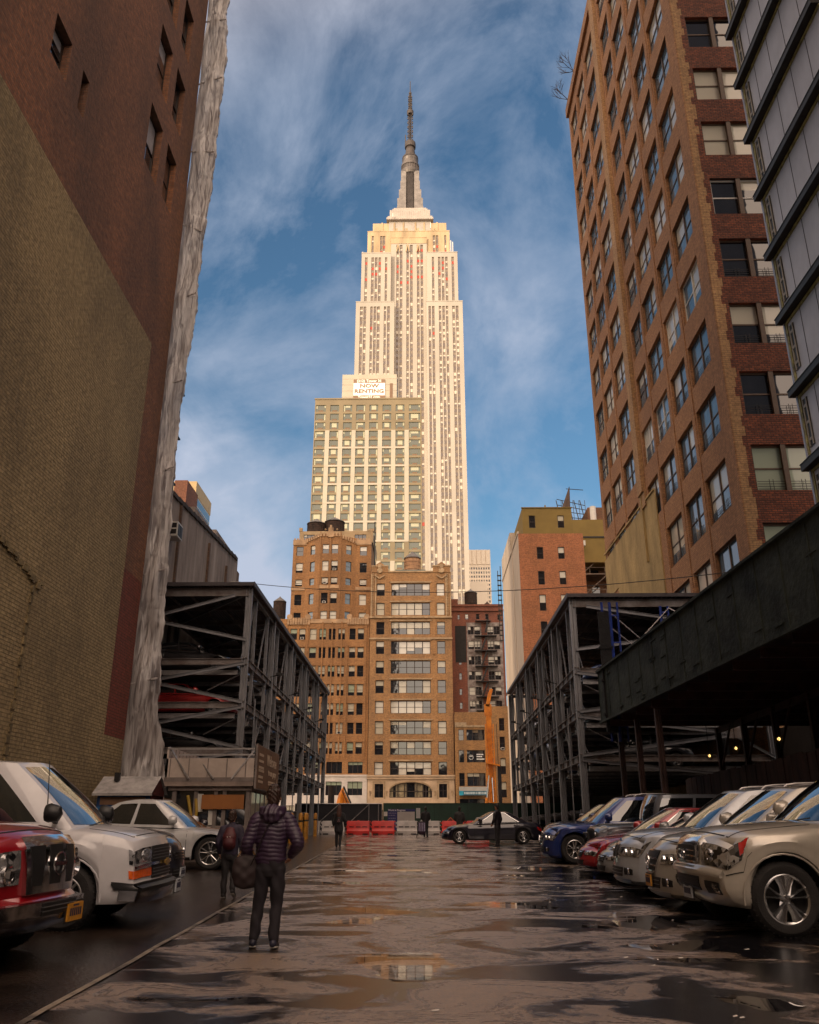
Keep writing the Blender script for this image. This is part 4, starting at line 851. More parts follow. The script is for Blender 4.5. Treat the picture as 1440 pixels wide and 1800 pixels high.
# ---------------------------------------------------------------- grey stained concrete party wall (left, behind the deck)
def grey_wall():
    t = thing('concrete_building', 'low grey building with rain-streaked blank concrete side wall above the left car deck', 'building', (-16, 46, 0))
    GC = M('streaked_concrete', (.42, .36, .32), .9, var=.45, vs=.7, streak=.16, bump=.4, bs=4, dark=(.13, .10, .088))
    b = MB(); X = -12.6
    zs = [(33, 16.2), (39.8, 17.3), (44, 17.5), (49, 18.2), (55.4, 18.6)]
    b.box(-24, X, 33, 55.4, 0, 16.2, 0)
    for (y0, z0), (y1, z1) in zip(zs, zs[1:]): b.box(-24, X, y0, y1, 16.2, z1 if y0 > 39 else z0+.6, 0)
    b.box(-13.3, X-.02, 55.42, 56.2, 0, 17.9, 1)
    for y in (38.3, 41.2, 47.4, 52.0): b.box(X, X+.12, y, y+.18, 3, 17.2, 1)
    b.build('wall', [GC, brick('dull_brick', (.20, .10, .06), (.15, .08, .05), (.12, .1, .08), var=.4)], t)
    c = MB(); y = 39.8
    while y < 55: c.box(X-.2, X+.10, y, y+.9, (17.3+(y-39.8)*.085)-.1, (17.3+(y-39.8)*.085)+.12); y += .95
    c.build('coping', M('dark_coping', (.06, .045, .04), .8, var=.3), t)
    for (yy, zz) in ((39.8, 14.9), (54.2, 15.9)):
        a = thing('air_conditioner', 'white window air conditioner high on the grey concrete wall, '+('near the plastic sheeting' if yy < 45 else 'at its far end'), 'air conditioner', (X, yy, zz), group='air conditioners on the concrete wall')
        m_ = MB(); m_.box(X-.1, X+.55, yy-.45, yy+.45, zz, zz+.75); m_.build('casing', TRIM_WH, a)
        m_ = MB(); m_.box(X+.552, X+.57, yy-.36, yy-.03, zz+.08, zz+.66); m_.box(X+.552, X+.57, yy+.03, yy+.36, zz+.08, zz+.66); m_.box(X+.02, X+.5, yy-.47, yy-.455, zz+.1, zz+.34); m_.box(X+.02, X+.5, yy-.47, yy-.455, zz+.42, zz+.66); m_.build('grille', IRON, a)
    r_ = MB()
    for k in range(5): r_.bar((X-1, 36.5+k*1.2, 17.0), (X-1, 36.5+k*1.2, 19.2), .07)
    r_.bar((X-1, 36.5, 19.1), (X-1, 41.3, 18.6), .07); r_.bar((X-1, 36.5, 18.3), (X-1, 41.3, 17.9), .07); r_.bar((X-1, 36.5, 17.2), (X-1, 39.0, 19.1), .07)
    solo('roof_railing', r_, STEEL_R, 'rusty pipe railing on the roof edge of the grey concrete building', 'railing', (X-1, 39, 17))
grey_wall()

# ---------------------------------------------------------------- tall brown brick building on the left
def left_tall():
    X = -10.5; Z1 = 85.; t = thing('brick_building', 'huge brown brick building on the left with tan painted lower side wall', 'building', (-25, 0, 0))
    BB = brick('brown_brick', (.30, .115, .048), (.20, .075, .036), (.14, .09, .06), bw=.30, bh=.10, var=.7, vs=.2, streak=.5, stain=(.085, .045, .03), bump=.8)
    TB = brick('tan_painted_brick', (.40, .29, .145), (.35, .255, .125), (.24, .175, .085), bw=.30, bh=.10, var=.7, vs=.22, streak=.8, stain=(.16, .115, .06), bump=1.4)
    RBK = brick('oxblood_brick', (.24, .05, .028), (.18, .04, .024), (.10, .035, .02), bw=.30, bh=.10, var=.3, vs=.5)
    b = MB(); pl = Plane((X, 0), (0, 1), (-1, 0)); wins = []
    ops = []
    for k in range(-1, 12):
        zt = 32.4+4.2*k
        ops.append((27.68, 28.95, zt-2.65, zt)); ops.append((25.45, 26.95, zt-2.65-(.25), zt-.1))
    ops = [o for o in ops if o[2] > 19.6]
    o3 = [(17.9, 19.0, 22.1, 23.6), (19.9, 20.4, 22.1, 23.6), (17.9, 19.0, 31.0, 32.6), (19.9, 20.4, 31.0, 32.6)]
    facade(b, pl, -40, 30.6, 19.1, Z1, ops+o3, .35, 0)
    facade(b, pl, -40, 28.6, 0, 19.1, [], .3, 1); facade(b, pl, 28.6, 30.6, 10, 19.1, [], .3, 0); facade(b, pl, 28.6, 30.6, 4.3, 10, [], .3, 2); facade(b, pl, 28.6, 30.6, 0, 4.3, [], .3, 1)
    b.q([(X, 30.6, 0), (-45, 30.6, 0), (-45, 30.6, Z1), (X, 30.6, Z1)]); b.q([(X, -40, 0), (X, -40, Z1), (-45, -40, Z1), (-45, -40, 0)]); b.q([(-45, -40, 0), (-45, -40, Z1), (-45, 30.6, Z1), (-45, 30.6, 0)]); b.q([(X, -40, Z1), (X, 30.6, Z1), (-45, 30.6, Z1), (-45, -40, Z1)])
    b.build('wall', [BB, TB, RBK], t)
    q = MB(); rr = random.Random(12)
    for i in range(34):
        f_ = i/33; yy = 17.15+(22.3-17.15)*f_; zz = 8.75-1.1*f_+rr.uniform(-.05, .05); q.box(X-.0, X+rr.uniform(.03, .08), yy, yy+.2, zz-rr.uniform(.05, .14), zz+.04)
    for i in range(26):
        zz = .6+i*.28; q.box(X, X+rr.uniform(.02, .05), 21.9+rr.uniform(-.08, .05), 22.05, zz, zz+.2)
    q.build('plaster_ridge', M('tan_plaster', (.25, .185, .09), .9, var=.4, vs=3, bump=.5), t)
    BRD = M('boarded_plywood', (.16, .07, .035), .7, var=.4, vs=3); GW = M('faded_white_board', (.42, .40, .42), .6, var=.2, vs=3)
    for i, o_ in enumerate(ops):
        wins.append(W(pl, *o_, .28, 1, TRIM_DK, panes=(GL_DARK if i % 3 else BRD, GW), blinds=.9 if i % 3 != 0 else .5, nv=5, sm=BB))
    for o_ in o3: wins.append(W(pl, *o_, .28, 1, TRIM_DK, blinds=.9, sm=BB, panes=(GL_DARK, GW)))
    put_windows(t, wins)
    q = MB(); q.box(-95, -72, 28, 50, 0, 95); q.box(-95.3, -71.7, 27.7, 50.3, 95, 96); q.box(-88, -80, 34, 42, 96, 100)  # unseen block added to keep the low sun off the distant brick fronts
    for k in range(22):
        for c in range(8): q.box(-94+c*2.7, -92.4+c*2.7, 27.9, 27.98, 4+k*4.1, 6.3+k*4.1, 1); q.box(-71.98, -71.9, 29+c*2.6, 30.6+c*2.6, 4+k*4.1, 6.3+k*4.1, 1)
    q.box(-120, -95.5, 26, 50, 0, 93)
    solo('office_building', q, [brick('grey_brick_far', (.3, .22, .16), (.25, .18, .13), (.2, .17, .14)), GL_DARK], 'unseen block added to cast shade, hidden behind the brown brick building', 'building', (-84, 39, 0))
left_tall()

# ---------------------------------------------------------------- scaffold and plastic sheeting at its far corner
def sheeting():
    edge = [(0.4, -9.15), (3, -9.1), (4.2, -9.3), (5.2, -9.6), (8, -9.72), (10.7, -9.8), (14, -9.9), (17, -9.98), (20.3, -9.85), (22, -9.7), (24.3, -9.76), (27, -9.68), (30, -9.56), (33, -9.58), (37, -9.5), (40, -9.72), (46, -9.5), (60, -9.55)]
    def interp(z):
        for (z0, x0), (z1, x1) in zip(edge, edge[1:]):
            if z <= z1: return x0+(x1-x0)*(z-z0)/(z1-z0)
        return edge[-1][1]
    def inner(z): return -10.8+(min(.12, (z-24)*.03) if z > 24 else 0)
    rnd = random.Random(11)
    fold = [(rnd.uniform(2, 11), rnd.uniform(0, 6), rnd.uniform(.008, .035), rnd.uniform(-.5, .5)) for _ in range(9)]
    def fn(u, v):
        z = .45+59.5*v; xr = interp(z)+.03*sin(z*3.1)+.025*sin(z*7.7+1)*sin(z*1.9)+.02*sin(z*17.3)*sin(z*2.7); xl = inner(z)+.03*sin(z*1.3)
        x = xl+(xr-xl)*u; y = 31.15
        tie = .5+.5*cos((z % 4.1)/4.1*2*pi)
        for f_, p_, a_, s_ in fold: y += a_*1.3*(abs(((f_*u*.5+p_+s_*z*1.4+.25*sin(z*.9+p_)) % 2)-1)-.5)*(1-.45*tie)
        y -= .35*sin(pi*u)*(1-tie)*.7; y += .12*u*u
        return (x, y, z)
    b = MB(); b.grid(fn, 46, 560)
    rz_ = random.Random(5)
    for i in range(14):
        z = 2.2+i*4.1; b.bar((inner(z), 31.02, z), (interp(z), 31.0, z+rz_.uniform(-.5, .5)), .05, .05)
    def fn2(u, v):
        p = fn(1, v); q_ = u*.5
        return (p[0]-.35*u*u, p[1]+q_, p[2])
    b.grid(fn2, 16, 560)
    m = bpy.data.materials.new('plastic_sheeting'); m.use_nodes = True; n = m.node_tree.nodes; l = m.node_tree.links; bs = n['Principled BSDF']
    bs.inputs['Base Color'].default_value = (.36, .32, .30, 1); bs.inputs['Roughness'].default_value = .2; bs.inputs['Specular IOR Level'].default_value = .7
    tcn = n.new('ShaderNodeNewGeometry'); mp_ = n.new('ShaderNodeMapping'); mp_.inputs['Scale'].default_value = (5, 5, .38); tn = n.new('ShaderNodeTexNoise'); tn.inputs['Scale'].default_value = 1.6; tn.inputs['Detail'].default_value = 2; tn.inputs['Distortion'].default_value = 1.0
    l.new(tcn.outputs['Position'], mp_.inputs[0]); l.new(mp_.outputs[0], tn.inputs['Vector']); cr = n.new('ShaderNodeValToRGB'); cr.color_ramp.elements[0].position = .36; cr.color_ramp.elements[0].color = (.15, .125, .12, 1); cr.color_ramp.elements[1].position = .60; cr.color_ramp.elements[1].color = (.60, .56, .54, 1)
    l.new(tn.outputs['Fac'], cr.inputs[0]); l.new(cr.outputs[0], bs.inputs['Base Color']); bp = n.new('ShaderNodeBump'); bp.inputs['Strength'].default_value = .8; bp.inputs['Distance'].default_value = .06; l.new(tn.outputs['Fac'], bp.inputs['Height']); l.new(bp.outputs[0], bs.inputs['Normal'])
    tr = n.new('ShaderNodeBsdfTranslucent'); tr.inputs['Color'].default_value = (.55, .5, .48, 1); ms = n.new('ShaderNodeMixShader'); ms.inputs[0].default_value = .4
    l.new(bs.outputs[0], ms.inputs[1]); l.new(tr.outputs[0], ms.inputs[2]); l.new(ms.outputs[0], n['Material Output'].inputs['Surface'])
    o = solo('plastic_sheeting', b, m, 'long torn grey plastic sheet hanging over the scaffold at the corner of the brown building', 'sheeting', (-9.8, 31.2, 0), smooth=14)
    s = thing('scaffold', 'black pipe scaffold with platforms behind the torn plastic sheet', 'scaffold', (-10, 32, 0))
    p = MB(); k_ = MB()
    for x in (-10.42, -10.2):
        for y in (31.6, 31.95): p.tube([(x, y, gz(32)), (x, y, 60)], .03, 6)
    z = 2.2
    while z < 60:
        k_.box(-10.48, -10.05, 31.58, 31.98, z, z+.06)
        for zz in (z+.55, z+1.1): p.bar((-10.4, 31.6, zz), (-10.1, 31.6, zz), .03)
        p.bar((-10.4, 31.6, z), (-10.1, 31.6, z+2.0), .03); z += 2.05
    p.build('frame', IRON, s); k_.build('platform', IRON, s)
sheeting()
# ---------------------------------------------------------------- tall tan/red brick building on the right
def right_tall():
    X = 15.; Y0, Y1, Z1 = 37.2, 66.6, 69.4; t = thing('brick_building', 'tall tan brick building on the right with a rough red brick street face', 'building', (25, 50, 0))
    PB = brick('pinkish_tan_brick', (.43, .21, .088), (.34, .16, .068), (.19, .105, .055), bw=.32, bh=.11, var=.5, vs=.16, streak=.35, stain=(.15, .07, .035), bump=.6)
    OB = brick('ochre_quoin_brick', (.48, .28, .12), (.40, .22, .10), (.22, .13, .07), bw=.32, bh=.11, var=.25, vs=.5)
    RBr = brick('rough_red_brick', (.30, .075, .03), (.15, .038, .018), (.07, .032, .02), bw=.26, bh=.11, var=.4, vs=1.1, streak=1, stain=(.035, .014, .01), bump=1.6, msize=.02)
    ST = M('yellow_stucco', (.42, .29, .12), .9, var=.28, vs=.7, streak=.4, bump=.6, bs=5)
    b = MB(); wins = []; pw = Plane((X, 0), (0, 1), (1, 0)); ps = Plane((0, Y0), (1, 0), (0, 1)); tr = MB()
    cols = [(38.65, 41.9), (42.65, 45.5), (46.35, 49.45), (50.05, 52.7), (55.3, 58.5), (59.4, 62.4), (63.0, 65.9)]
    ops = []
    for k in range(-2, 13):
        zt = 18.65+4.03*k
        for c, (a, d) in enumerate(cols):
            if zt < 22.3 and a > 51 and not (k == 0 and a > 63): continue
            if zt < 22.3 and 50 < a < 52: continue
            ops.append((a, d, zt-2.55, zt))
    facade(b, pw, Y0, Y1, 0, Z1, ops, .24, 0)
    white = {(4, 5), (5, 4), (5, 3)}
    for o_ in ops:
        k = round((o_[3]-18.65)/4.03); c = [i for i, q in enumerate(cols) if abs(q[0]-o_[0]) < .01][0]
        wh = (c == 0 and k == 3) or (c == 1 and k == 3) or (c == 2 and k == 2) or (c == 3 and k == 2)
        lit = (c == 0 and k == 0)
        wins.append(W(pw, *o_, .20, 2, TRIM_WH if wh else TRIM_BR, panes=(GL_SKY, GL_BLIND2 if c % 2 else GL_BLIND), blinds=.45, nv=8, fw=.08, grille=(k in (0, 1, 2) and c < 4), sm=PB))
    # slim projecting pier between the two halves, stepped foot
    tr.box(X-.28, X-.006, 53.1, 54.3, 22.6, Z1-.3, 0); tr.box(X-.16, X-.005, 53.0, 54.4, 21.6, 22.6, 0)
    for y in (42.27, 45.92, 49.75, 58.95, 62.7): tr.box(X-.05, X-.004, y-.2, y+.2, 6, Z1-1, 1)
    tr.box(X-.07, X-.004, Y0+.005, Y0+1.35, 0, Z1-1, 1)
    b.box(X-.25, X+.01, Y0-.1, Y1+.1, Z1-.8, Z1+.3, 0)
    # yellow stucco scar of a demolished neighbour
    sc = MB(); opn = [(63.0, 65.9, 16.1, 18.65)]
    facade(sc, Plane((X-.06, 0), (0, 1), (1, 0)), 50.9, Y1+.3, 0, 21.9, opn, .06, 0)
    sc.q([(X-.06, 50.9, 0), (X-.06, 50.9, 21.9), (X, 50.9, 21.9), (X, 50.9, 0)]); sc.q([(X-.06, 50.9, 21.9), (X-.06, Y1+.3, 21.9), (X, Y1+.3, 21.9), (X, 50.9, 21.9)])
    sc.bar((X-.1, 51.0, 21.9), (X-.1, Y1, 22.4), .1, .12); sc.bar((X-.12, 53.9, 17.9), (X-.12, 53.9, 24.8), .18)
    rr = random.Random(4)
    for i in range(60):
        z = 2+i*.33; ww = rr.uniform(.05, .35); sc.box(X-.085, X-.06, 50.9, 50.9+ww, z, z+.2)
    sc.build('stucco_patch', ST, t)
    # street face
    opsS = []
    for k in range(-3, 13):
        zt = 18.62+3.98*k; opsS += [(15.72, 18.75, zt-2.38, zt), (20.2, 23.2, zt-2.38, zt)]
    facade(b, ps, 15.36, 26, 0, Z1, opsS, .32, 1); 
    for i in range(130):
        z = i*.53; ww = .36+rr.choice([0, .1, .2]); b.q([(X, Y0-.002, z), (X+ww, Y0-.002, z), (X+ww, Y0-.002, z+.53), (X, Y0-.002, z+.53)], 2)
    for o_ in opsS:
        if o_[0] > 19 and o_[3] < 10: continue
        k = round((o_[3]-18.62)/3.98); wh = k == 4
        wins.append(W(ps, *o_, .22, 2, TRIM_WH if wh else TRIM_BR, panes=(GL_DARK, GL_GREEN if k < 2 else GL_BLIND), blinds=.1 if k in (3, 4) else .85, nv=5, fw=.10, grille=k in (-1, 0, 1, 2, 3), sm=SILL))
        tr.box(o_[0]+1.4, o_[0]+1.64, Y0+.02, Y0+.2, o_[2], o_[3], 3)
    b.q([(X, Y1, 0), (X, Y1, Z1), (26, Y1, Z1), (26, Y1, 0)]); b.q([(26, Y0, 0), (26, Y1, 0), (26, Y1, Z1), (26, Y0, Z1)]); b.q([(X, Y0, Z1), (26, Y0, Z1), (26, Y1, Z1), (X, Y1, Z1)])
    b.build('wall', [PB, RBr, OB], t); tr.build('pier', [OB, PB, SILL, TRIM_BR], t)
    put_windows(t, wins, 98)
    def shrub(x, y, z, lab):
        q = MB(); rn = random.Random(int(y))
        def br(p, d, L, r_, n):
            e = p+d*L; q.tube([p, p+d*L*.5+Vector((rn.uniform(-.05, .05), rn.uniform(-.05, .05), 0)), e], [r_, r_*.8, r_*.6], 5)
            if n:
                for _ in range(3): br(p+d*L*rn.uniform(.5, 1), (d+Vector((rn.uniform(-.6, .6), rn.uniform(-.6, .6), rn.uniform(-.2, .5)))).normalized(), L*.72, r_*.6, n-1)
        for _ in range(3): br(Vector((x, y, z)), Vector((rn.uniform(-1, -.4), rn.uniform(-.5, .5), rn.uniform(.2, .8))).normalized(), 1.0, .035, 3)
        solo('bare_shrub', q, M('bare_twig', (.05, .035, .03), .9, var=.2), lab, 'shrub', (x, y, z), 'leafless plants on the roof edge')
    shrub(14.8, 62.0, 69.7, 'leafless shrub sticking out at the top left roof edge of the tan building'); shrub(14.8, 65.4, 69.7, 'lower leafless shrub at the far roof corner of the tan building'); 
right_tall()

def panel_building():
    t = thing('panelled_building', 'grey-blue panelled building under construction with black ledges at the right edge', 'building', (18, 24, 0))
    X, Y0, Y1 = 13.85, 21.6, 28.
    PN = M('blue_grey_sheathing', (.52, .54, .61), .6, var=.10, vs=1.0, streak=.6, bump=.15, bs=3); BL = M('black_ledge', (.02, .02, .018), .6, var=.4, vs=4); YE = M('yellow_sealant', (.38, .34, .12), .6, var=.5, vs=4); BRN = M('primer_brown', (.12, .06, .05), .8, var=.4, vs=.8)
    b = MB(); pl = Plane((X, 0), (0, 1), (1, 0)); led = [34.15+2.94, 34.15, 31.3, 28.3, 25.35, 22.45, 19.5, 16.4, 13.45]; led = [37.1+2.95*i for i in range(8, 0, -1)]+led[0:]
    b.box(X, 22, Y0, Y1, 0, 66, 0); b.box(X-.0+.9, 22, 2, Y0-.01, 0, 66, 2); b.box(X+.4, X+.9, Y0-4.5, Y0-.005, 0, 66, 2)
    b.build('wall', [PN, BL, BRN], t)
    l_ = MB(); y_ = MB(); s_ = MB(); w_ = MB()
    for z in led:
        l_.box(X-.32, X-.004, Y0+.0, Y1+.12, z-.14, z+.10, 0); l_.box(X-.34, X-.3, Y0, Y1+.14, z+.10, z+.13, 0)
        y_.box(X-.05, X-.003, Y0+.02, Y1-.02, z-.26, z-.15, 0); y_.box(X-.05, X-.003, Y1-.16, Y1-.06, z-2.7, z-.27, 0)
        w_.cut()
        for k in range(1, 5): s_.box(X-.012, X-.002, Y0+k*1.28, Y0+k*1.28+.03, z-2.8, z-.27, 0)
        w_.box(X-.03, X-.003, Y1-.62, Y1-.24, z-2.3, z-.45, 0); w_.box(X-.06, X-.031, Y1-.60, Y1-.55, z-2.3, z-.45, 1); w_.box(X-.06, X-.031, Y1-.35, Y1-.3, z-2.3, z-.45, 1)
        for q in range(3): w_.box(X-.06, X-.032, Y1-.55, Y1-.35, z-2.1+q*.65, z-2.0+q*.65, 1)
    l_.build('ledge', BL, t); y_.build('sealant_strip', YE, t); s_.build('panel_joint', M('joint_dark', (.06, .06, .08), .7, var=0), t)
    w_.build_each('slot_opening', [BL, M('beige_frame', (.3, .27, .22), .6, var=.1)], t)
    q = MB(); q.box(X-.08, X-.01, Y1-.05, Y1+.06, 10, 66, 0); q.build('corner_trim', M('pale_zinc', (.36, .37, .42), .5, .3, var=.15), t)
    y2 = MB(); y2.box(X-.03, X-.004, Y0+.01, Y0+.06, 0, 66); y2.build('edge_strip', M('pale_sealant', (.5, .52, .45), .6, var=.1), t)
panel_building()

def orange_block():
    Y = 100.; t = thing('brick_building', 'orange brick building with white rendered side wall and olive roof storey', 'building', (16, 108, 0))
    OBR = brick('bright_orange_brick', (.44, .15, .055), (.30, .10, .04), (.24, .15, .10), bw=.36, bh=.12, var=.55, vs=.55, streak=.6, stain=(.20, .085, .035), bump=.5)
    REN = M('pale_render', (.46, .38, .30), .85, var=.15, vs=.5, streak=.3); OL = M('olive_stucco', (.20, .135, .035), .85, var=.12, vs=.5)
    b = MB(); ps = Plane((0, Y), (1, 0), (0, 1)); ops = []; wins = []
    for z0, z1 in ((32.5, 34.05), (29.25, 30.95), (26.0, 28.0), (22.8, 24.7), (19.6, 21.4), (16.4, 18.2)): ops += [(14.1, 14.9, z0, z1), (16.7, 17.5, z0, z1)]
    facade(b, ps, 11.9, 19.9, 0, 35.8, ops, .2, 0); b.q([(19.9, Y, 0), (19.9, Y+22, 0), (19.9, Y+22, 35.8), (19.9, Y, 35.8)], 0)
    b.q([(11.9, Y, 0), (11.9, Y, 35.8), (11.9, Y+22, 35.8), (11.9, Y+22, 0)], 1); b.q([(11.9, Y, 35.8), (19.9, Y, 35.8), (19.9, Y+22, 35.8), (11.9, Y+22, 35.8)], 3)
    b.q([(11.9, Y+22, 0), (11.9, Y+22, 35.8), (19.9, Y+22, 35.8), (19.9, Y+22, 0)], 0)
    b.box(11.88, 12.6, Y+9.5, Y+22, 35.8, 39.2, 1); b.box(11.8, 12.0, Y+.01, Y+22, 35.8, 36.1, 1); b.box(11.82, 11.89, Y+7, Y+7.3, 0, 35.8, 1)
    b.build('wall', [OBR, REN, OL, ROOFT], t)
    for o_ in ops: wins.append(W(ps, *o_, .12, 1, TRIM_DK, blinds=.95, panes=(GL_DARK, GL_BLIND2), nv=4))
    p = MB(); pp = Plane((0, Y+.6), (1, 0), (0, 1)); o2 = [(13.4, 14.2, 36.75, 38.4), (17.0, 17.8, 36.75, 38.4)]
    facade(p, pp, 12.6, 18.8, 35.81, 39.4, o2, .15); p.q([(12.6, Y+.6, 35.81), (12.6, Y+.6, 39.4), (12.6, Y+20, 39.4), (12.6, Y+20, 35.81)]); p.q([(18.8, Y+.6, 35.81), (18.8, Y+20, 35.81), (18.8, Y+20, 39.4), (18.8, Y+.6, 39.4)]); p.q([(12.6, Y+.6, 39.4), (18.8, Y+.6, 39.4), (18.8, Y+20, 39.4), (12.6, Y+20, 39.4)])
    p.box(12.5, 18.9, Y+.5, Y+.75, 39.4, 39.5); p.box(15.4, 16.2, Y+2, Y+3, 39.4, 40.0); p.box(15.75, 15.9, Y+2.4, Y+2.55, 40, 40.5)
    for z in (35.85,): pass
    p.build('penthouse', OL, t)
    for o_ in o2: wins.append(W(pp, *o_, .1, 1, TRIM_DK, blinds=.4))
    put_windows(t, wins)
    q = MB(); q.bar((11.6, Y+21.9, 27), (11.6, Y+21.9, 38.2), .1); q.bar((11.2, Y+21.9, 27), (11.2, Y+21.9, 37.5), .1)
    for k in range(14): q.bar((11.1, Y+21.9, 27+k*.75), (11.7, Y+21.9, 27+k*.75), .1, .2)
    solo('fire_escape', q, IRON, 'narrow dark iron fire escape at the far edge of the white side wall', 'fire escape', (11.4, Y+21.9, 27))
    # the back court between it and the tan building
    u = thing('apartment_building', 'brown building with rear balconies squeezed between orange and tan buildings', 'building', (24, 112, 0))
    b = MB(); b.box(20.0, 32, 112, 120, 0, 34.5, 0); b.box(20.2, 30, 108, 112, 34.5, 40.5, 1); b.box(22.8, 32, 110, 116, 40.5, 43, 0); b.box(20.2, 30, 107.9, 108, 37.9, 38.1, 2)
    b.build('wall', [brick('court_brick', (.30, .12, .05), (.2, .08, .035), (.1, .07, .05)), OL, IRON], u)
    p = MB(); w_ = MB()
    for k in range(8):
        z = 12+k*3.0; p.box(20.1, 27, 108.6, 111.9, z, z+.16)
        for x in (20.2, 22.2, 24.2): p.bar((x, 108.7, z), (x, 108.7, z+1), .08)
        p.bar((20.1, 108.7, z+1), (27, 108.7, z+1), .08); p.bar((21, 108.6, z), (24.5, 108.6, z+3), .12)
        w_.box(20.6, 21.6, 111.9, 111.98, z+.5, z+2.3); w_.box(23.0, 24.0, 111.9, 111.98, z+.5, z+2.3)
    p.build('balcony', STEEL_R, u); w_.build('window', GL_DARK, u)
    m_ = MB(); m_.box(22.9, 23.6, 107.7, 108.5, 24, 25.5); m_.lathe([(.42, 0), (.42, 2.2)], (23.3, 109, 40.5), 14); m_.box(20.8, 21.6, 107.2, 107.8, 38.3-1.7, 37.3); m_.build('vent', TRIM_WH, u)
    f = thing('rooftop_billboard_frame', 'dark lattice back of a rooftop billboard between orange and tan buildings', 'billboard frame', (22, 116, 40.5))
    m_ = MB()
    for i in range(5):
        x = 19.6+i*.85; m_.bar((x, 112, 40.5), (x-.2, 115, 46), .1)
        m_.bar((x, 112, 40.5), (x-.3+.8, 115, 46), .07)
    for k in range(6): m_.bar((19.4, 113+k*.3, 41+k), (23.4, 113+k*.3, 41+k*.8), .08)
    m_.bar((20.4, 112, 46.6), (22.8, 112, 46.4), .08); m_.build('lattice', IRON, f)
    m_ = MB(); m_.q([(19.0, 113, 39.5), (20.3, 110, 39.5), (20.6, 110.5, 46.4), (19.8, 113.5, 44)]); m_.q([(19.05, 113.05, 39.5), (19.85, 113.55, 44), (20.65, 110.55, 46.4), (20.35, 110.05, 39.5)]); m_.build('panel', M('dark_board', (.09, .05, .03), .8, var=.3), f)
orange_block()

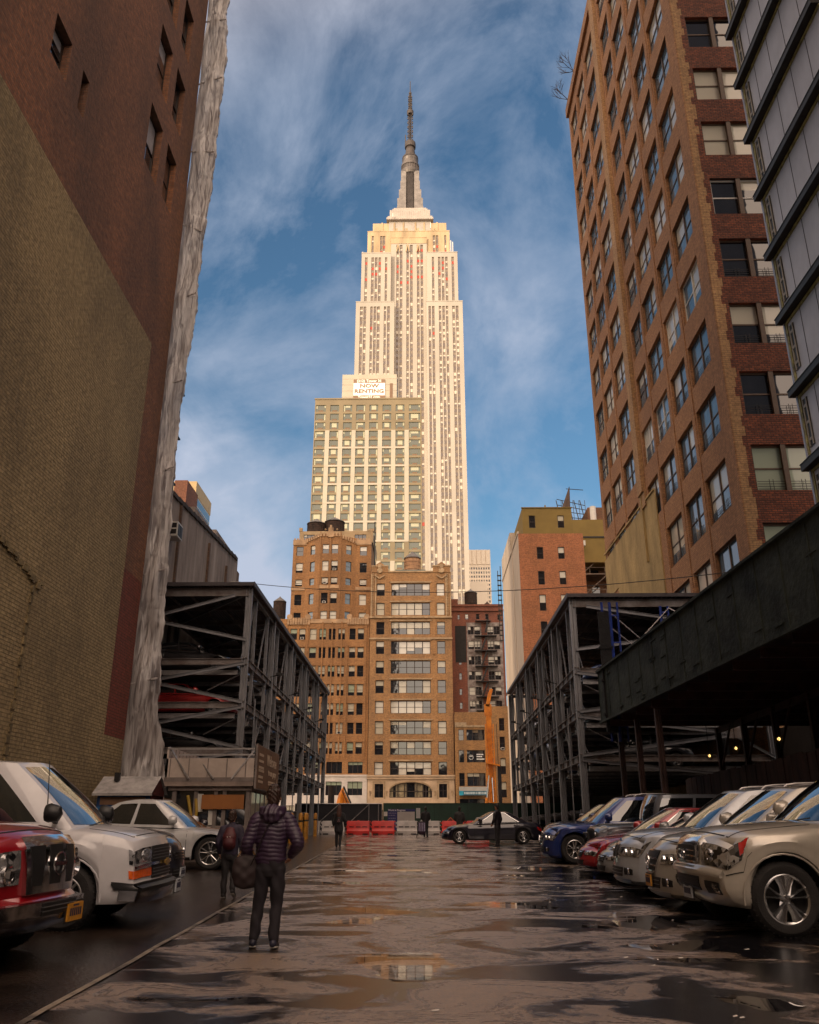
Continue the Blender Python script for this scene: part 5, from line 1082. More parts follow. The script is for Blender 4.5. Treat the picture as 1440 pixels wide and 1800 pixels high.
# ---------------------------------------------------------------- steel parking decks
def deck(side, X, Xo, Y0, Y1, ztop, zb, label):
    t = thing('parking_deck', label, 'parking structure', ((X+Xo)/2, (Y0+Y1)/2, 0)); s = side
    n = 5; ys = [Y0+(Y1-Y0)*i/n for i in range(n+1)]; g = MB(); be = MB(); br = MB(); pf = MB(); rf = MB(); pl_ = MB()
    for i, y in enumerate(ys):
        for x in (X, Xo):
            g.ibeam((x, y, gz(y)), (x, y, ztop(y)-.1), .20, .25); g.cut()
    zr = lambda y: ztop(y)
    for z in zb:
        be.ibeam((X, Y0-.1, z), (X, Y1+.1, z), .18, .30); be.ibeam((Xo, Y0, z), (Xo, Y1, z), .18, .30)
        for y in ys: be.ibeam((X, y, z-.02), (Xo, y, z-.02), .16, .26)
        for k in range(n*4):
            yy = Y0+(Y1-Y0)*(k+.5)/(n*4); be.box(X-.09, X+.09, yy-.01, yy+.01, z-.13, z+.13)
    be.ibeam((X, Y0-.1, zr(Y0)-.16), (X, Y1+.1, zr(Y1)-.16), .16, .26); be.ibeam((Xo, Y0, zr(Y0)-.16), (Xo, Y1, zr(Y1)-.16), .16, .26)
    for k in range(11):
        y = Y0+(Y1-Y0)*k/10; be.ibeam((X, y, zr(y)-.2), (Xo, y, zr(y)-.2+.0), .12, .22)
    for k in range(1, 5): xx = X+(Xo-X)*k/5; be.bar((xx, Y0, zr(Y0)-.1), (xx, Y1, zr(Y1)-.1), .08, .1)
    # secondary posts and braces on the aisle face
    lv = list(zb)+[None]
    for i in range(n):
        ya, yb = ys[i], ys[i+1]
        for j in range(len(zb)):
            z0 = zb[j]+.15; z1a = (zb[j+1]-.15) if j+1 < len(zb) else zr(ya)-.3; z1b = (zb[j+1]-.15) if j+1 < len(zb) else zr(yb)-.3
            for q in (1, 3) if j else (2,):
                yy = ya+(yb-ya)*q/4; br.ibeam((X, yy, z0), (X, yy, z1a+(z1b-z1a)*q/4), .10, .12)
            yq = [ya+(yb-ya)*q/4 for q in range(5)]
            a_, b_ = (yq[0], yq[1]) if (i+j) % 2 == 0 else (yq[3], yq[4])
            br.bar((X+.05*s, a_, z0), (X+.05*s, b_, z1a), .06, .06); 
            br.bar((X+.05*s, yq[2], z0), (X+.05*s, yq[1] if j % 2 else yq[3], z1a), .055, .055)
            br.tube([(X+.6*s, yq[1], z0), (X+.6*s, yq[3], z1b)], .025, 5); br.tube([(X+.6*s, yq[3], z0), (X+.6*s, yq[2], z1b)], .025, 5)
        br.ibeam((Xo-.3*s, ya, zb[-1]), (X+.3*s, yb, zb[-1]), .1, .12)
        br.ibeam((X, ya, zr(ya)-.3), (Xo, yb, zr(yb)-.3), .1, .1)
        # slim service pipes on the outside
        br.cut()
        br.tube([(X-.3*s, ya+1.2, gz(ya)), (X-.3*s, ya+1.2, zb[1]+.4)], .03, 6)
    # end frame facing the camera: K braces
    xm = X+(Xo-X)*.78; y = Y0-.12
    m_ = [(zb[0]+zb[1])/2+.1, (zb[1]+zb[2])/2+.1]
    for zm, zl, zh in ((m_[0], zb[0], zb[1]), (m_[1], zb[1], zb[2])):
        be.box(min(xm, xm+.35*s)-.1, max(xm, xm+.35*s)+.1, y-.05, y-.01, zm-.22, zm+.22)
        br.ibeam((xm, y, zm), (X, y, zh-.1), .10, .14); br.ibeam((xm, y, zm-.1), (X, y, zl+.1), .10, .14); br.ibeam((xm, y, zm), (Xo, y, zh), .1, .12); br.ibeam((xm, y, zm), (Xo, y, zl), .1, .12)
    br.ibeam((X, y, zb[2]+.9), (Xo, y, zb[2]+1.9), .1, .14); br.ibeam((Xo, y, zb[2]+1.7), (X+.6*s, y, zr(Y0)-.45), .10, .14)
    br.ibeam((xm, y, zb[0]-.7), (X, y, zb[0]-.1), .1, .12)
    be.ibeam((X, Y0-.05, zr(Y0)-.3), (Xo, Y0-.05, zr(Y0)-.3), .14, .34)
    # platforms: corrugated trays for every second bay on each level, with a gap between trays
    nt_ = 10
    for z in [q-.42 for q in zb]+[zb[0]-2.05]:
        for k in range(nt_):
            ya = Y0+.25+(Y1-Y0-.4)*k/nt_; yb = ya+2.35
            x0, x1 = sorted((X+.35*s, Xo-.2*s)); pf.box(x0, x1, ya, yb, z-.03, z)
            for c in range(12): yy = ya+.1+c*.19; pf.box(x0, x1, yy, yy+.07, z, z+.035)
            for yy in (ya, yb-.08): pf.box(x0-.05, x1, yy-.005, yy+.085, z-.10, z+.10, 1)
            if z > zb[0]: pf.bar((X+.3*s, ya+.1, z-.1), (X+1.6*s, ya+.1, z-.75), .05)
            pf.cut()
    def rfn(u, v): return (X-.25*s+(Xo-X+.5*s)*u, Y0-.35+(Y1-Y0+.7)*v, zr(Y0)+(zr(Y1)-zr(Y0))*v+.03+.02*(1 if int(u*80) % 2 else -1))
    rf.grid(rfn, 80, 1); rf.grid(lambda u, v: tuple(a-b_ for a, b_ in zip(rfn(u, v), (0, 0, .03))), 80, 1, flip=True)
    rf.box(min(X-.27*s, X-.23*s), max(X-.27*s, X-.23*s), Y0-.36, Y1+.36, zr(Y1)-.1, zr(Y1)+.10); rf.box(min(X-.25*s, Xo+.25*s), max(X-.25*s, Xo+.25*s), Y0-.38, Y0-.345, zr(Y0)-.08, zr(Y0)+.08)
    g.build_each('column', STEEL, t); be.build('beam', M('deck_beam_steel', (.20, .185, .18), .5, .25, var=.55, vs=1.3, bump=.1, dark=(.085, .05, .035)), t); br.build_each('brace', STEEL, t)
    pf.build_each('platform', [M('platform_tray', (.09, .08, .08), .5, .4, var=.4, vs=3), STEEL_L], t); rf.build('roof', M('dark_roof_sheet', (.065, .055, .06), .5, .3, var=.3, vs=2), t)
    q = MB()
    for i, y in enumerate(ys[1:-1]):
        for z in (zb[2]+.35,): q.bar((X, y, z), (X-.45*s, y, z+.12), .05); q.box(min(X-.3*s, X-.6*s), max(X-.3*s, X-.6*s), y-.12, y+.12, z+.1, z+.2)
    q.build('floodlight', IRON, t); return t
LD = deck(-1, -7.5, -12.3, 35.7, 66.3, lambda y: 11.3, (4.4, 6.22, 8.02), 'multi-level grey steel parking deck on the left, beside the attendant booth')
RD = deck(1, 6.6, 14.5, 36.7, 65.2, lambda y: 11.0, (4.15, 5.92, 7.75), 'multi-level grey steel parking deck on the right, behind the sidewalk shed')

# ---------------------------------------------------------------- sidewalk shed
def shed():
    t = thing('sidewalk_shed', 'dark green plywood sidewalk shed roofing the right-hand parking row', 'sidewalk shed', (10, 20, 0))
    GP = M('weathered_green_plywood', (.045, .055, .045), .75, var=.75, vs=1.1, bump=.6, bs=7, dark=(.010, .014, .011), spec=.25)
    x_of = lambda y: 6.55+(32-y)*.0785; b = MB(); ys = [32-1.2*i for i in range(38)]; rr = random.Random(8)
    for i, (ya, yb) in enumerate(zip(ys, ys[1:])):
        xa, xb = x_of(ya)+rr.uniform(-.012, .012), x_of(yb); zb0, zt0 = 5.04+(32-ya)*.014, 6.85+(32-ya)*.027; zb1, zt1 = 5.04+(32-yb)*.014, 6.85+(32-yb)*.027
        for off, fl in ((0, 0), (.05, 1)):
            q = [(xa+off, ya-.004, zb0), (xb+off, yb+.004, zb1), (xb+off, yb+.004, zt1), (xa+off, ya-.004, zt0)]; b.q(q if fl else q[::-1])
        b.bar((xa-.004, ya, zb0), (xa-.004, ya, zt0), .03, .02)
        for _ in range(5 if 2 < i < 6 else 1):
            zz = rr.uniform(zb0+.1, zt0-.2); yy = rr.uniform(yb, ya-.5); b.bar((x_of(yy)-.012, yy, zz), (x_of(yy-.4)-.012, yy-.4, zz+.02), .03, .03)
    b.bar((x_of(32)-.05, 32, 6.87), (x_of(-12)-.05, -12, 6.87+44*.027), .1, .07); b.bar((x_of(32)-.05, 32, 5.03), (x_of(-12)-.05, -12, 5.03+44*.014), .1, .07)
    b.build('parapet', GP, t)
    u = MB(); u.q([(x_of(32), 32, 5.2), (14.6, 32, 5.2), (14.6, -12, 5.8), (x_of(-12), -12, 5.8)]); u.q([(x_of(32), 32, 5.26), (x_of(-12), -12, 5.86), (14.6, -12, 5.86), (14.6, 32, 5.26)])
    u.box(x_of(32), 14.6, 31.95, 32.0, 5.05, 6.8); u.build('deck', M('dark_plank_deck', (.035, .018, .014), .85, var=.5, vs=3), t)
    j = MB()
    for k in range(27): y = 31.2-k*1.5; j.ibeam((x_of(y)+.06, y, 4.93+(32-y)*.0137), (14.5, y, 4.93+(32-y)*.0137), .14, .24); j.cut()
    j.build_each('joist', M('rust_red_joist', (.085, .032, .026), .6, .2, var=.4, vs=2), t)
    c = MB()
    for y in [31.6-2.6*k for k in range(16)]:
        zt_ = 4.8+(32-y)*.0137; c.ibeam((14.3, y, gz(y)), (14.3, y, zt_), .14, .16); c.cut(); c.ibeam((10.6, y, gz(y)), (10.6, y, zt_), .14, .16)
        c.bar((10.6, y, 3.4), (10.6, y-1.4, zt_), .06); c.ibeam((10.6, y, zt_-.1), (10.6, y-2.6, zt_-.06), .12, .2); c.cut()
    for y in (31.6, 29.0, 26.4): c.ibeam((7.1, y, gz(y)), (7.1, y, 4.8), .14, .16); c.cut()
    c.build_each('post', M('rust_brown_post', (.07, .032, .025), .6, .2, var=.4, vs=2), t)
    h = thing('plank_hoarding', 'dark vertical plank hoarding under the sidewalk shed, behind the right parked cars', 'fence', (9.6, 20, 0))
    p = MB(); rr = random.Random(2)
    y = 32
    while y > -10:
        wd = rr.uniform(.22, .3); x = 9.35+.02*(32-y)*0+rr.uniform(-.015, .015); p.box(x, x+.03, y-wd+.008, y, gz(y), 3.05+rr.uniform(-.03, .03)+(32-y)*.008); y -= wd
    p.box(9.42, 9.5, -10, 32, 1.2, 1.32); p.box(9.42, 9.5, -10, 32, 2.5, 2.62)
    p.build('plank', M('dark_brown_plank', (.075, .04, .03), .8, var=.5, vs=2.5, streak=.2, bump=.3), h)
    q = MB(); q.box(14.4, 14.6, -12, 36, 0, 5.2); q.build('backing', M('dark_hoarding_back', (.02, .014, .012), .9, var=.3), h)
    for i, (x, y, z) in enumerate(((10.0, 31.0, 3.78), (10.0, 28.3, 3.8), (10.0, 24.8, 3.75))):
        l_ = thing('work_lamp', 'small caged work light glowing under the shed, '+('nearest the steel deck' if i == 0 else 'middle of the three' if i == 1 else 'nearest the right edge'), 'lamp', (x, y, z), group='work lights under the shed')
        m_ = MB(); m_.lathe([(.0, -.05), (.035, -.03), (.045, 0), (.035, .03), (0, .05)], (x, y, z), 12); m_.build('bulb', M('lamp_glow', (1, .8, .4), .5, var=0, emit=(1, .6, .18), es=2.5), l_)
        m_ = MB()
        for k in range(6): a = k*pi/3; m_.tube([(x+.1*cos(a), y+.1*sin(a), z+.13), (x+.13*cos(a), y+.13*sin(a), z), (x+.05*cos(a), y+.05*sin(a), z-.14)], .008, 5)
        m_.bar((x, y, z+.13), (x, y, 4.9), .02); m_.build('cage', IRON, l_)
    # blue scaffold frames on top of it
    def bframe(y, x0, x1, z0, z1, lab):
        f = thing('blue_scaffold', lab, 'scaffold', (x0, y, z0), group='blue scaffold frames on the shed'); m_ = MB(); w_ = MB()
        for x in (x0, x1):
            m_.tube([(x, y, z0), (x, y, z1)], .05, 8)
            m_.tube([(x+.28, y, z0), (x+.28, y, z1)], .04, 8)
            for k in range(5): zz = z0+(z1-z0)*(k+.5)/5; m_.tube([(x, y, zz), (x+.28, y, zz)], .03, 6)
        m_.build('post', M('blue_scaffold_paint', (.01, .035, .26), .4, var=.25, vs=4), f)
        return f
    bframe(31.6, 9.0, 11.0, 6.9, 9.3, 'blue scaffold frame in the middle of the shed end'); bframe(31.4, 6.75, 6.8+.25, 4.3, 9.4, 'tall blue scaffold frame at the near corner of the right steel deck')
    bframe(28.4, 9.6, 10.6, 6.9, 9.0, 'blue scaffold frame rising behind the shed parapet, rightmost of the three')
    m_ = MB()
    for a, c_ in (((7.0, 31.5, 6.9), (9.3, 31.5, 9.2)), ((7.0, 31.5, 6.6), (9.3, 31.5, 8.7)), ((7.0, 31.5, 9.1), (9.3, 31.5, 6.9)), ((7.0, 31.5, 8.5), (9.1, 31.5, 6.7)), ((9.3, 31.5, 9.2), (10.6, 28.5, 7.2)), ((9.3, 31.4, 7.1), (10.6, 28.5, 9.0)), ((9.2, 31.4, 6.9), (9.9, 28.5, 8.7)), ((7.1, 31.2, 6.2), (7.5, 31.2, 5.0)), ((11.3, 31.5, 9.3), (12.8, 31.5, 7.2))):
        m_.tube([a, c_], .022, 6)
    solo('scaffold_braces', m_, STEEL_L, 'thin galvanised cross braces between the blue scaffold frames', 'scaffold braces', (9, 31, 6.9))
    m_ = MB(); m_.box(6.55, 6.95, 31.2, 31.3, 4.6, 9.0)
    for z in (5.2, 6.4, 7.6): m_.box(6.5, 7.0, 31.15, 31.35, z, z+.08)
    solo('tarpaulin', m_, M('black_netting', (.012, .012, .014), .9, var=.2, bump=.5, bs=10), 'narrow black netting strip hanging at the corner of the shed', 'netting', (6.75, 31.25, 4.6))
shed()

# ---------------------------------------------------------------- attendant booth
def booth():
    x0, x1, y0, y1 = -8.4, -5.62, 29.0, 33.2; z0 = gz(31); t = thing('attendant_booth', 'small beige parking attendant booth with windows and a panelled parapet', 'booth', (-7, 31, z0))
    BG = M('beige_painted_panel', (.26, .20, .17), .6, var=.25, vs=1.5); BF = M('booth_frame', (.19, .155, .14), .5, var=.25, vs=3)
    b = MB(); b.box(x0+.25, x1, y1-.06, y1, z0, 2.7, 0); b.box(x0+.22, x0+.28, y0, y1, z0, 2.7, 0); b.box(x0+.25, x1, y0-.02, y0+.04, z0, z0+.95, 0); b.box(x1-.04, x1, y0, y1, z0, z0+.95, 0)
    b.box(x0, x1+.12, y0-.25, y1+.1, 2.68, 2.82, 0); b.box(x0+.1, x1+.05, y0-.1, y1, 2.55, 2.68, 0)
    for x in (x0+.25, x0+.95, x0+1.6, x1-.9, x1-.14): b.box(x, x+.12, y0-.04, y0+.04, z0, 2.6, 1)
    for y in (y0+.02, y0+.9, y0+1.7, y0+2.5, y0+3.3, y1-.12): b.box(x1-.05, x1+.015, y, y+.1, z0, 2.6, 1)
    b.build('wall', [BG, BF], t)
    p = MB()
    p.box(x0, x1+.1, y0-.22, y0-.16, 2.95, 3.55, 0); p.box(x0, x0+.06, y0-.22, y1-.6, 2.95, 3.9, 0); p.box(x0-.02, x1+.12, y0-.26, y0-.14, 2.82, 2.95, 1)
    for k in range(5): x = x0+.12+k*.62; p.box(x, x+.03, y0-.24, y0-.22, 2.96, 3.54, 1)
    for k in range(8): y = y0+.1+k*.45; p.box(x0+.06, x0+.075, y, y+.03, 2.96, 3.88, 1)
    p.build('parapet', [M('cream_parapet_panel', (.46, .38, .33), .6, var=.2, vs=1), BF], t)
    r_ = MB(); r_.bar((x0, y0-.2, 3.85), (x1+.1, y0-.2, 3.85), .05); r_.bar((x0+.4, y0-.2, 3.66), (x1+.1, y0-.2, 3.66), .05)
    r_.bar((x0+.05, y0-.15, 3.9), (x0+.8, y0-.3, 2.9), .05); r_.bar((x0+1.0, y0-.15, 3.6), (x0+1.6, y0-.3, 2.9), .04); r_.bar((x1+.08, y0-.2, 3.8), (x1-.6, y0-.3, 2.9), .04); r_.build('railing', STEEL_L, t)
    g = MB(); g.box(x0+.3, x1-.1, y0+.05, y0+.06, z0+.95, 2.55); g.build('window', glassm('booth_glass', (.02, .02, .022)), t)
    g = MB()
    for k in range(4): y = y0+.15+k*.8; g.box(x1-.005, x1+.005, y, y+.68, z0+.5, 2.5)
    g.build('window', M('bright_side_pane', (.5, .42, .30), .35, var=.2, vs=2, coat=.6), t)
    q = MB(); q.box(x1-1.55, x1-.18, y0-.12, y0-.08, 1.98, 2.42); q.build('blind', M('orange_brown_blind', (.30, .11, .025), .7, var=.15), t)
    q = MB(); q.box(x0+.95, x0+1.25, y0+.0, y0+.03, 1.9, 2.45); q.box(x0+1.45, x0+1.65, y0+.0, y0+.03, 1.5, 2.4); q.build('paper_notice', TRIM_WH, t)
    q = MB(); q.tube([(x0+.75, y0-.02, 2.4), (x0+.9, y0-.04, 1.8), (x0+.85, y0-.02, 1.3)], .05, 8); q.tube([(x0+1.02, y0-.02, 2.3), (x0+1.08, y0-.04, 1.9), (x0+1.0, y0-.02, 1.3)], .05, 8); q.build('hose', M('yellow_hose', (.45, .28, .03), .5, var=.2), t)
    s = thing('welcome_sign', 'brown square sign reading Welcome on the side of the attendant booth', 'sign', (x1+.2, 31, 2.5))
    f = MB(); f.box(x1+.14, x1+.20, y0-.2, y1-.1, 2.62, 3.98, 0); f.bar((x1+.17, y0-.22, 2.6), (x1+.17, y0-.22, 4.0), .06, m=1); f.bar((x1+.17, y1-.08, 2.6), (x1+.17, y1-.08, 4.0), .05, m=1)
    for z in (2.62, 3.98): f.bar((x1+.17, y0-.22, z), (x1+.17, y1-.08, z), .05, m=1)
    f.build('board', [M('sign_brown', (.16, .075, .030), .5, var=.25, vs=1.5), BF], s)
    LC = M('sign_letter_cream', (.55, .42, .30), .6, var=0); mt = lambda y, z: Matrix.Translation((x1+.206, y, z)) @ Matrix.Rotation(pi/2, 4, 'Z')
    for tx, sz, y, z, sx in (('Welcome', .52, 31.55, 3.60, .95), ('to our garage', .30, 31.75, 3.22, 1.0), ('', .2, 31.7, 2.9, 1)):
        if tx: q = MB(); q.add(text_mb(tx, sz, .006, .006, sx), mt(y, z)); q.build('lettering', LC, s)
    q = MB(); rr = random.Random(6)
    for z in (2.92, 2.84): 
        y = 31.0
        while y < 32.3: w_ = rr.uniform(.05, .14); q.box(x1+.203, x1+.209, y, y+w_, z-.03, z+.03); y += w_+.04
    for z in (3.7, 3.5, 3.3, 3.2, 3.0, 2.85):
        y = 29.1
        while y < 29.9: w_ = rr.uniform(.05, .2); q.box(x1+.203, x1+.209, y, y+w_, z-.04, z+.04); y += w_+.06
    q.q([(x1+.207, 32.7, 2.7), (x1+.207, 32.9, 2.7), (x1+.207, 32.78, 3.35)]); q.build('small_print', LC, s)
    # the small blue and red gabled hut and timber fence beside it
    h = thing('storage_hut', 'little blue hut with pale gabled roof and red end wall, behind the white van', 'hut', (-9.3, 28.3, gz(28)))
    b = MB(); b.box(-10.1, -8.45, 27.6, 28.9, gz(28), 2.45, 0); b.box(-10.0, -8.6, 27.58, 27.6, 2.08, 2.3, 3)
    b.box(-8.45, -8.42, 27.6, 28.9, gz(28), 2.5, 2); b.q([(-8.42, 27.6, 2.5), (-8.42, 28.9, 2.5), (-8.42, 28.25, 2.92)], 2); b.box(-10.1, -8.45, 27.57, 27.58, 1.9, 2.02, 1); b.build('wall', [M('hut_blue', (.008, .05, .17), .5, var=.3, vs=3), M('hut_light_blue', (.02, .12, .3), .5, var=.2), M('hut_red', (.10, .012, .01), .6, var=.5, vs=6), M('hut_shutter', (.22, .12, .07), .7, var=.3)], h)
    for x in (-9.85, -9.3): pass
    r_ = MB(); r_.q([(-10.2, 27.4, 2.42), (-8.35, 27.4, 2.42), (-8.35, 28.25, 2.95), (-10.2, 28.25, 2.95)]); r_.q([(-10.2, 28.25, 2.95), (-8.35, 28.25, 2.95), (-8.35, 29.1, 2.42), (-10.2, 29.1, 2.42)]); r_.q([(-10.2, 27.4, 2.36), (-10.2, 29.1, 2.36), (-8.35, 29.1, 2.36), (-8.35, 27.4, 2.36)]); r_.box(-10.2, -8.35, 27.38, 27.42, 2.34, 2.42)
    r_.box(-9.75, -9.6, 27.9, 28.05, 2.8, 3.05, 1); r_.build('roof', [M('hut_roof', (.36, .34, .33), .7, var=.3, vs=3), IRON], h)
    q = MB()
    for k in range(9): q.box(-8.2+.0, -8.17, 28.2+k*.18, 28.36+k*.18, gz(29), 2.3)
    for k in range(8): q.box(-8.3+k*.16*0-.3+k*.17-.0, -8.3-.3+k*.17+.15, 29.85, 29.88, gz(29), 2.25)
    solo('timber_fence', q, M('brown_fence_timber', (.16, .075, .035), .8, var=.4, vs=3), 'short brown timber fence between the blue hut and the booth', 'fence', (-8.2, 29, gz(29)))
booth()

# ---------------------------------------------------------------- site fence, gate, barriers
def site():
    Y = 65.8; z0 = gz(Y); t = thing('site_hoarding', 'long dark green plywood hoarding closing the end of the lot', 'fence', (4, Y, z0))
    GN = M('green_hoarding', (.008, .042, .026), .6, var=.3, vs=.8); b = MB(); b.box(-2.95, 11.5, Y, Y+.06, z0, 3.15, 0)
    b.box(-2.95, 11.5, Y-.02, Y+.1, 3.15, 3.2, 0); b.build('panel', GN, t)
    b = MB(); x = -2.9
    while x < 11.4: b.box(x, x+.03, Y-.015, Y-.002, z0, 3.15); x += 1.22
    b.build('joint', M('dark_green_joint', (.004, .02, .013), .7, var=0), t)
    q = MB(); q.box(8.9, 14.9, 67.0, 67.1, z0, 4.6); solo('netting_screen', q, M('black_netting', ()), 'dark netting screen closing the far end under the right deck', 'screen', (11.9, 67, z0))
    g = thing('chain_link_gate', 'grey tube gate covered in black netting left of the green hoarding', 'gate', (-6, Y, z0))
    m_ = MB(); m_.box(-9.4, -3.05, Y+.03, Y+.05, z0+.05, 3.12); m_.build('netting', M('black_gate_netting', (.022, .022, .028), .85, var=.25, bump=.4, bs=14), g)
    m_ = MB()
    for x in (-9.4, -6.2, -4.0, -3.05, -3.3): m_.tube([(x, Y-.03, z0), (x, Y-.03, 3.15)], .035, 8)
    m_.tube([(-9.4, Y-.03, 3.15), (-3.05, Y-.03, 3.15)], .035, 8); m_.tube([(-9.4, Y-.03, 1.2), (-3.05, Y-.03, 1.2)], .025, 8)
    m_.tube([(-6.2, Y-.05, 3.1), (-7.6, Y-.05, 1.9)], .03, 8); m_.tube([(-4.0, Y-.05, 3.1), (-5.9, Y-.05, 1.4)], .03, 8); m_.build('frame', STEEL_L, g)
    # pinned site notices
    n = thing('site_notice_board', 'blue and white site permit board on the green hoarding', 'notice board', (-1.9, Y-.05, 1.9))
    m_ = MB(); m_.box(-2.62, -1.93, Y-.05, Y-.02, 1.35, 2.78, 0); m_.box(-1.93, -.62, Y-.05, Y-.02, 2.62, 2.78, 0); m_.box(-2.9, -2.65, Y-.05, Y-.03, 2.3, 2.6, 1); m_.box(-2.5, -2.2, Y-.056, Y-.05, 1.4, 1.62, 1)
    m_.box(-1.92, -.65, Y-.05, Y-.02, 1.2, 2.6, 2); rr = random.Random(3)
    for z in (2.5, 2.35, 2.15, 2.0, 1.85, 1.75):
        x = -2.55
        while x < -2.05: w_ = rr.uniform(.04, .12); m_.box(x, x+w_, Y-.056, Y-.051, z-.02, z+.02, 3); x += w_+.04
    m_.build('board', [M('permit_blue', (.012, .014, .12), .5, var=.1), TRIM_WH, M('grey_white_panel', (.40, .37, .35), .6, var=.1), M('permit_pale', (.25, .22, .3), .6, var=0)], n)
    q = MB(); q.add(text_mb('Work in Progress:', .17, .005, .004), Matrix.Translation((-1.95, Y-.06, 2.70))); q.build('lettering', M('permit_letter', (.6, .58, .6), .6, var=0), n)
    n = thing('permit_papers', 'white and pink papers pinned to the green hoarding beside the permit board', 'papers', (0, Y-.03, 1.7))
    m_ = MB(); m_.box(-.55, -.25, Y-.03, Y-.02, 2.15, 2.85, 0); m_.box(-.2, .2, Y-.03, Y-.02, 2.28, 2.48, 1); m_.box(-.2, .2, Y-.03, Y-.02, 1.95, 2.26, 0); m_.box(-.2, .12, Y-.03, Y-.02, 1.55, 1.92, 0); m_.box(.22, .5, Y-.03, Y-.02, 1.9, 2.15, 0); m_.build('paper', [M('paper_white', (.42, .42, .42), .6, var=.15, vs=9), M('paper_pink', (.5, .12, .14), .6, var=.1)], n)
    n = thing('hazard_diamond', 'small orange and white diamond warning sign on the green hoarding', 'sign', (1.85, Y-.04, 1.8))
    m_ = MB(); cx, cz = 1.95, 1.82; m_.q([(cx, Y-.05, cz-.42), (cx+.42, Y-.05, cz), (cx, Y-.05, cz+.42), (cx-.42, Y-.05, cz)], 0); m_.q([(cx, Y-.055, cz-.35), (cx+.35, Y-.055, cz), (cx, Y-.055, cz+.35), (cx-.35, Y-.055, cz)], 1); m_.q([(cx, Y-.06, cz-.3), (cx+.3, Y-.06, cz), (cx-.3, Y-.06, cz)], 3); m_.q([(cx-.12, Y-.065, cz-.1), (cx+.12, Y-.065, cz-.1), (cx, Y-.065, cz+.22)], 2); m_.build('plate', [M('diamond_orange', (.5, .14, .05), .5, var=.1), M('diamond_dark', (.12, .02, .02), .6, var=0), M('diamond_red', (.4, .03, .02), .5, var=0), M('diamond_white', (.5, .42, .38), .5, var=0)], n)
    # water filled barriers
    def barrier(x0, x1, red, lab):
        y = 62.3; zz = gz(y); t_ = thing('traffic_barrier', lab, 'barrier', ((x0+x1)/2, y, zz), group='water-filled plastic barriers'); L = x1-x0; b_ = MB(); xc = (x0+x1)/2
        prof = [(-.28, 0), (-.28, .22), (-.16, .34), (-.13, .42), (-.11, .84), (-.08, .88), (.08, .88), (.11, .84), (.13, .42), (.16, .34), (.28, .22), (.28, 0)]
        seg = [x0+.06, x0+.09, x1-.09, x1-.06]
        def fn(u, v):
            i = round(u*3); j = round(v*(len(prof)-1)); sc_ = .93 if i in (0, 3) else 1
            return (seg[i], y+prof[j][0]*sc_, zz+prof[j][1]*(sc_ if prof[j][1] > .5 else 1))
        b_.grid(fn, 3, len(prof)-1)
        for i in (0, 3): b_.q([fn(i/3, k/(len(prof)-1)) for k in range(len(prof))])
        for k in range(3):
            xx = xc+(k-1)*L*.27; b_.box(xx-.16, xx+.16, y-.135, y-.12, zz+.46, zz+.52, 1)
        for xx in (xc-L*.3, xc+L*.3): b_.box(xx-.18, xx+.18, y-.29, y-.24, zz, zz+.07, 1)
        for z in (.15, .5, .75):
            b_.box(x0-.03, x0+.07, y-.07, y+.07, zz+z-.05, zz+z+.05); b_.box(x1-.07, x1+.03, y-.07, y+.07, zz+z+.05, zz+z+.12)
        b_.lathe([(.07, .88), (.07, .92), (0, .92)], (xc, y, zz), 10)
        b_.build('shell', [M('barrier_red', (.62, .02, .015), .45, var=.15, vs=2) if red else M('barrier_white', (.50, .46, .44), .5, var=.2, vs=2), UNDER], t_, smooth=35)
    barrier(-9.0, -7.1, False, 'white plastic barrier behind the yellow bollards, leftmost of the row'); barrier(-7.05, -5.38, False, 'white plastic barrier partly hidden by the walker with the stick'); barrier(-5.33, -3.67, True, 'red plastic barrier just right of the walker with the stick'); barrier(-3.62, -1.96, True, 'red plastic barrier left of the permit board')
    barrier(-1.9, -.4, False, 'white plastic barrier below the permit board'); barrier(-.35, 1.15, False, 'white plastic barrier behind the person with the walker cart'); barrier(1.2, 2.85, True, 'red plastic barrier by the nose of the black sedan'); barrier(2.9, 4.5, True, 'red plastic barrier hidden behind the black sedan')
    # bollards
    k = 0
    for x, y in ((-6.5, 44.4), (-6.35, 46.6), (-6.6, 50.5), (-6.75, 52.0), (-6.9, 57.5)):
        tt = thing('bollard', ['near yellow steel bollard beside the left deck column', 'second yellow steel bollard, right behind the nearest', 'third yellow bollard along the left deck', 'fourth yellow bollard along the left deck', 'farthest yellow bollard, by the gate'][k], 'bollard', (x, y, gz(y)), 0, 'yellow bollards along the left deck'); k += 1
        m_ = MB(); m_.lathe([(.12, 0), (.12, 1.25), (.10, 1.34), (.05, 1.39), (0, 1.4)], (x, y, gz(y)), 16); m_.build('post', M('bollard_yellow', (.50, .22, .02), .5, var=.35, vs=4), tt, smooth=40)
        m_ = MB(); m_.lathe([(.124, .95), (.124, 1.03)], (x, y, gz(y)), 16); m_.build('band', IRON, tt)
    # yellow drilling rig and excavator beyond the hoarding
    d = thing('drilling_rig', 'tall yellow drilling rig mast standing beyond the green hoarding', 'drilling rig', (6.4, 85, 1)); YL = M('rig_yellow', (.80, .27, .012), .45, var=.3, vs=1.2, dark=(.5, .13, .008)); m_ = MB()
    m_.bar((6.5, 85, 2.2), (6.38, 85, 12.0), .5, .45, 0); m_.bar((6.05, 84.7, 2.2), (6.05, 84.7, 11), .12, .12, 0); m_.bar((6.85, 84.7, 2.2), (6.78, 84.7, 11), .12, .12, 0)
    for k in range(12): m_.bar((6.05, 84.7, 2.4+k*.7), (6.83, 84.7, 3.1+k*.7), .06, m=0)
